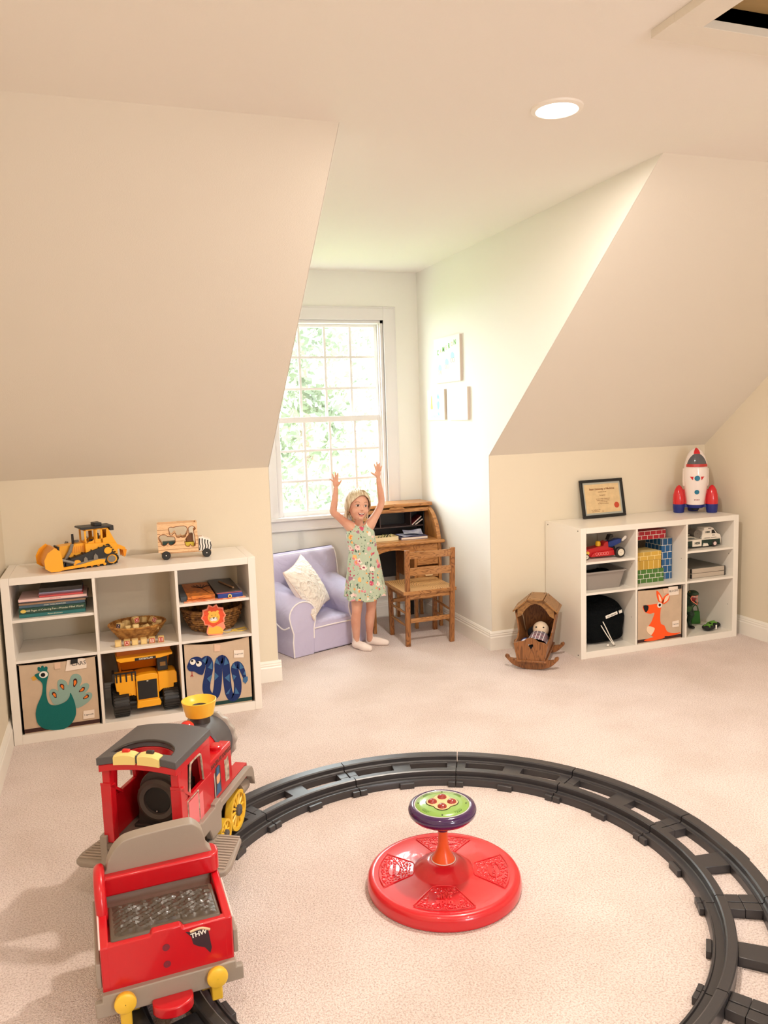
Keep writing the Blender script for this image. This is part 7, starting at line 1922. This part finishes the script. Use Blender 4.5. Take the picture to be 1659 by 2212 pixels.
        v_ = t.new('ShaderNodeTexVoronoi'); v_.inputs['Scale'].default_value = scale; t.link(ad.outputs['Result'], v_.inputs['Vector'])
        return v_
    def mask(v_, rad_, chan, thr):
        lt = t.new('ShaderNodeMath', operation='LESS_THAN'); lt.inputs[1].default_value = rad_; t.link(v_.outputs['Distance'], lt.inputs[0])
        sp_ = t.new('ShaderNodeSeparateColor'); t.link(v_.outputs['Color'], sp_.inputs[0])
        gt = t.new('ShaderNodeMath', operation='GREATER_THAN'); gt.inputs[1].default_value = thr; t.link(sp_.outputs[chan], gt.inputs[0])
        mu = t.new('ShaderNodeMath', operation='MULTIPLY'); t.link(lt.outputs[0], mu.inputs[0]); t.link(gt.outputs[0], mu.inputs[1]); return mu, sp_
    cur = None
    def layer(fac, col_out=None, col=None):
        nonlocal cur
        mx = t.new('ShaderNodeMix', data_type='RGBA')
        if cur is None: mx.inputs['A'].default_value = lin((184, 198, 174))
        else: t.link(cur, mx.inputs['A'])
        if col_out is not None: t.link(col_out, mx.inputs['B'])
        else: mx.inputs['B'].default_value = lin(col)
        t.link(fac.outputs[0], mx.inputs['Factor']); cur = mx.outputs['Result']
    def ramp(sp_, ch, cols):
        r = t.new('ShaderNodeValToRGB'); r.color_ramp.interpolation = 'CONSTANT'
        els = r.color_ramp.elements
        while len(els) < len(cols): els.new(.5)
        for i, c in enumerate(cols): els[i].position = i / len(cols); els[i].color = lin(c)
        t.link(sp_.outputs[ch], r.inputs['Fac']); return r.outputs['Color']
    for loc, ms, rt in (((.3, 0, 0), (1, 1, .42), (0, .6, 0)), ((.1, .2, .5), (1, 1, .42), (0, -.8, 0))):
        v_ = vor(62, loc, ms, rt); f_, s_p = mask(v_, .30, 0, .62); layer(f_, col=(84, 110, 92))
    v_ = vor(25, (0, .3, .1)); f_, s_p = mask(v_, .44, 0, .45); layer(f_, ramp(s_p, 1, [(236, 206, 200), (222, 150, 160), (200, 84, 110), (242, 190, 120), (170, 116, 136), (244, 226, 214)]))
    f2, _ = mask(v_, .17, 0, .45); layer(f2, ramp(s_p, 2, [(196, 60, 96), (240, 150, 60), (150, 50, 80), (232, 110, 130)]))
    v_ = vor(54, (.5, .1, .7)); f_, s_p = mask(v_, .34, 0, .72); layer(f_, ramp(s_p, 1, [(226, 120, 130), (246, 170, 90), (190, 70, 100), (240, 214, 206)]))
    t.link(cur, bs.inputs['Base Color'])
    secs = [(.325, .010, .127, .084), (.37, .008, .122, .080), (.43, .006, .114, .076), (.50, .005, .105, .071), (.56, .005, .098, .066), (.600, .004, .090, .062), (.612, .003, .0865, .0605), (.624, .0, .0865, .061), (.66, -.004, .088, .062), (.70, -.010, .088, .061), (.73, -.012, .086, .058), (.752, -.014, .074, .053), (.768, -.015, .062, .047), (.784, -.016, .052, .041), (.796, -.017, .045, .037)]
    def sec_at(v):
        s = v * (len(secs) - 1); i = min(int(s), len(secs) - 2); f = s - i
        return [secs[i][k] + (secs[i + 1][k] - secs[i][k]) * f for k in range(4)]
    def dress(u, v):
        z, cx, rx, ry = sec_at(v); a = 2 * PI * u
        k = max(0, min(1, (.612 - z) / .28)); fold = 1 + (.055 * math.sin(9 * a + 1.0) + .04 * math.sin(16 * a + 2 * z * 9)) * k ** .7 + (.012 * math.sin(30 * a) if .58 < z < .612 else 0)
        if v < .0001 or z < .34: z += .010 * math.sin(2 * a + 2.2) + .006 * math.sin(5 * a)
        if z > .765: z -= max(0, -math.sin(a)) ** 2 * (z - .760) * .75
        return (cx + rx * math.cos(a) * fold, ry * math.sin(a) * fold, z)
    k = MB().grid(dress, 140, 84, True)
    d = O('dress', k, m, e, smooth=80)
    so = d.modifiers.new('sol', 'SOLIDIFY'); so.thickness = .002; so.offset = 1
    O('waist_seam', MB().tube([(.003 + .0875 * math.cos(a), .0615 * math.sin(a), .612) for a in [2 * PI * i / 60 for i in range(60)]], .0012, 5, closed=True), m, d)
    # socks
    M_sock = mat('sock_cream', (240, 226, 218), .9, bump=.2, bscale=300); M_steal = mat('sock_teal', (120, 156, 150), .9)
    for pts, rs in (([(-.055, .026, .072), (-.055, .030, .048), (-.055, .036, .028), (-.040, .006, .026), (-.020, -.030, .021), (.004, -.056, .017)], [.0225, .0225, .026, .026, .0265, .018]),
                    ([(.040, .054, .090), (.043, .062, .060), (.048, .074, .028), (.068, .060, .027), (.102, .040, .021), (.138, .016, .017)], [.0225, .0225, .026, .026, .0265, .018])):
        k = MB(); P_ = catmull(pts, 5); R_ = [q[0] for q in catmull([(r, 0, 0) for r in rs], 5)]
        k.tube(P_, R_, 16); k.ell(P_[-1], R_[-1], 12, 8)
        hz = pts[2]; k.ell((hz[0], hz[1], .025), .0255, 14, 10)
        s_ = O('sock', k, M_sock, e, smooth=60)
        for v2 in s_.data.vertices:
            if v2.co.z < 0.0: v2.co.z *= .08
        q0 = Vector(pts[3]) * .45 + Vector(pts[4]) * .55; dr = (Vector(pts[4]) - Vector(pts[3])).normalized(); ang = math.degrees(math.atan2(dr.y, dr.x))
        O('sock_patch', MB().ell((q0.x, q0.y - .006, q0.z + .0165), (.020, .008, .0085), 14, 8, (25, 0, ang)), M_steal, s_)
        O('sock_bow', MB().ell((q0.x - dr.x * .02, q0.y - dr.y * .02, q0.z + .024), (.006, .006, .004), 10, 6), mat('sock_brown', (110, 84, 78), .8), s_)
    # finger nails are too small; leave them
    return e
girl()
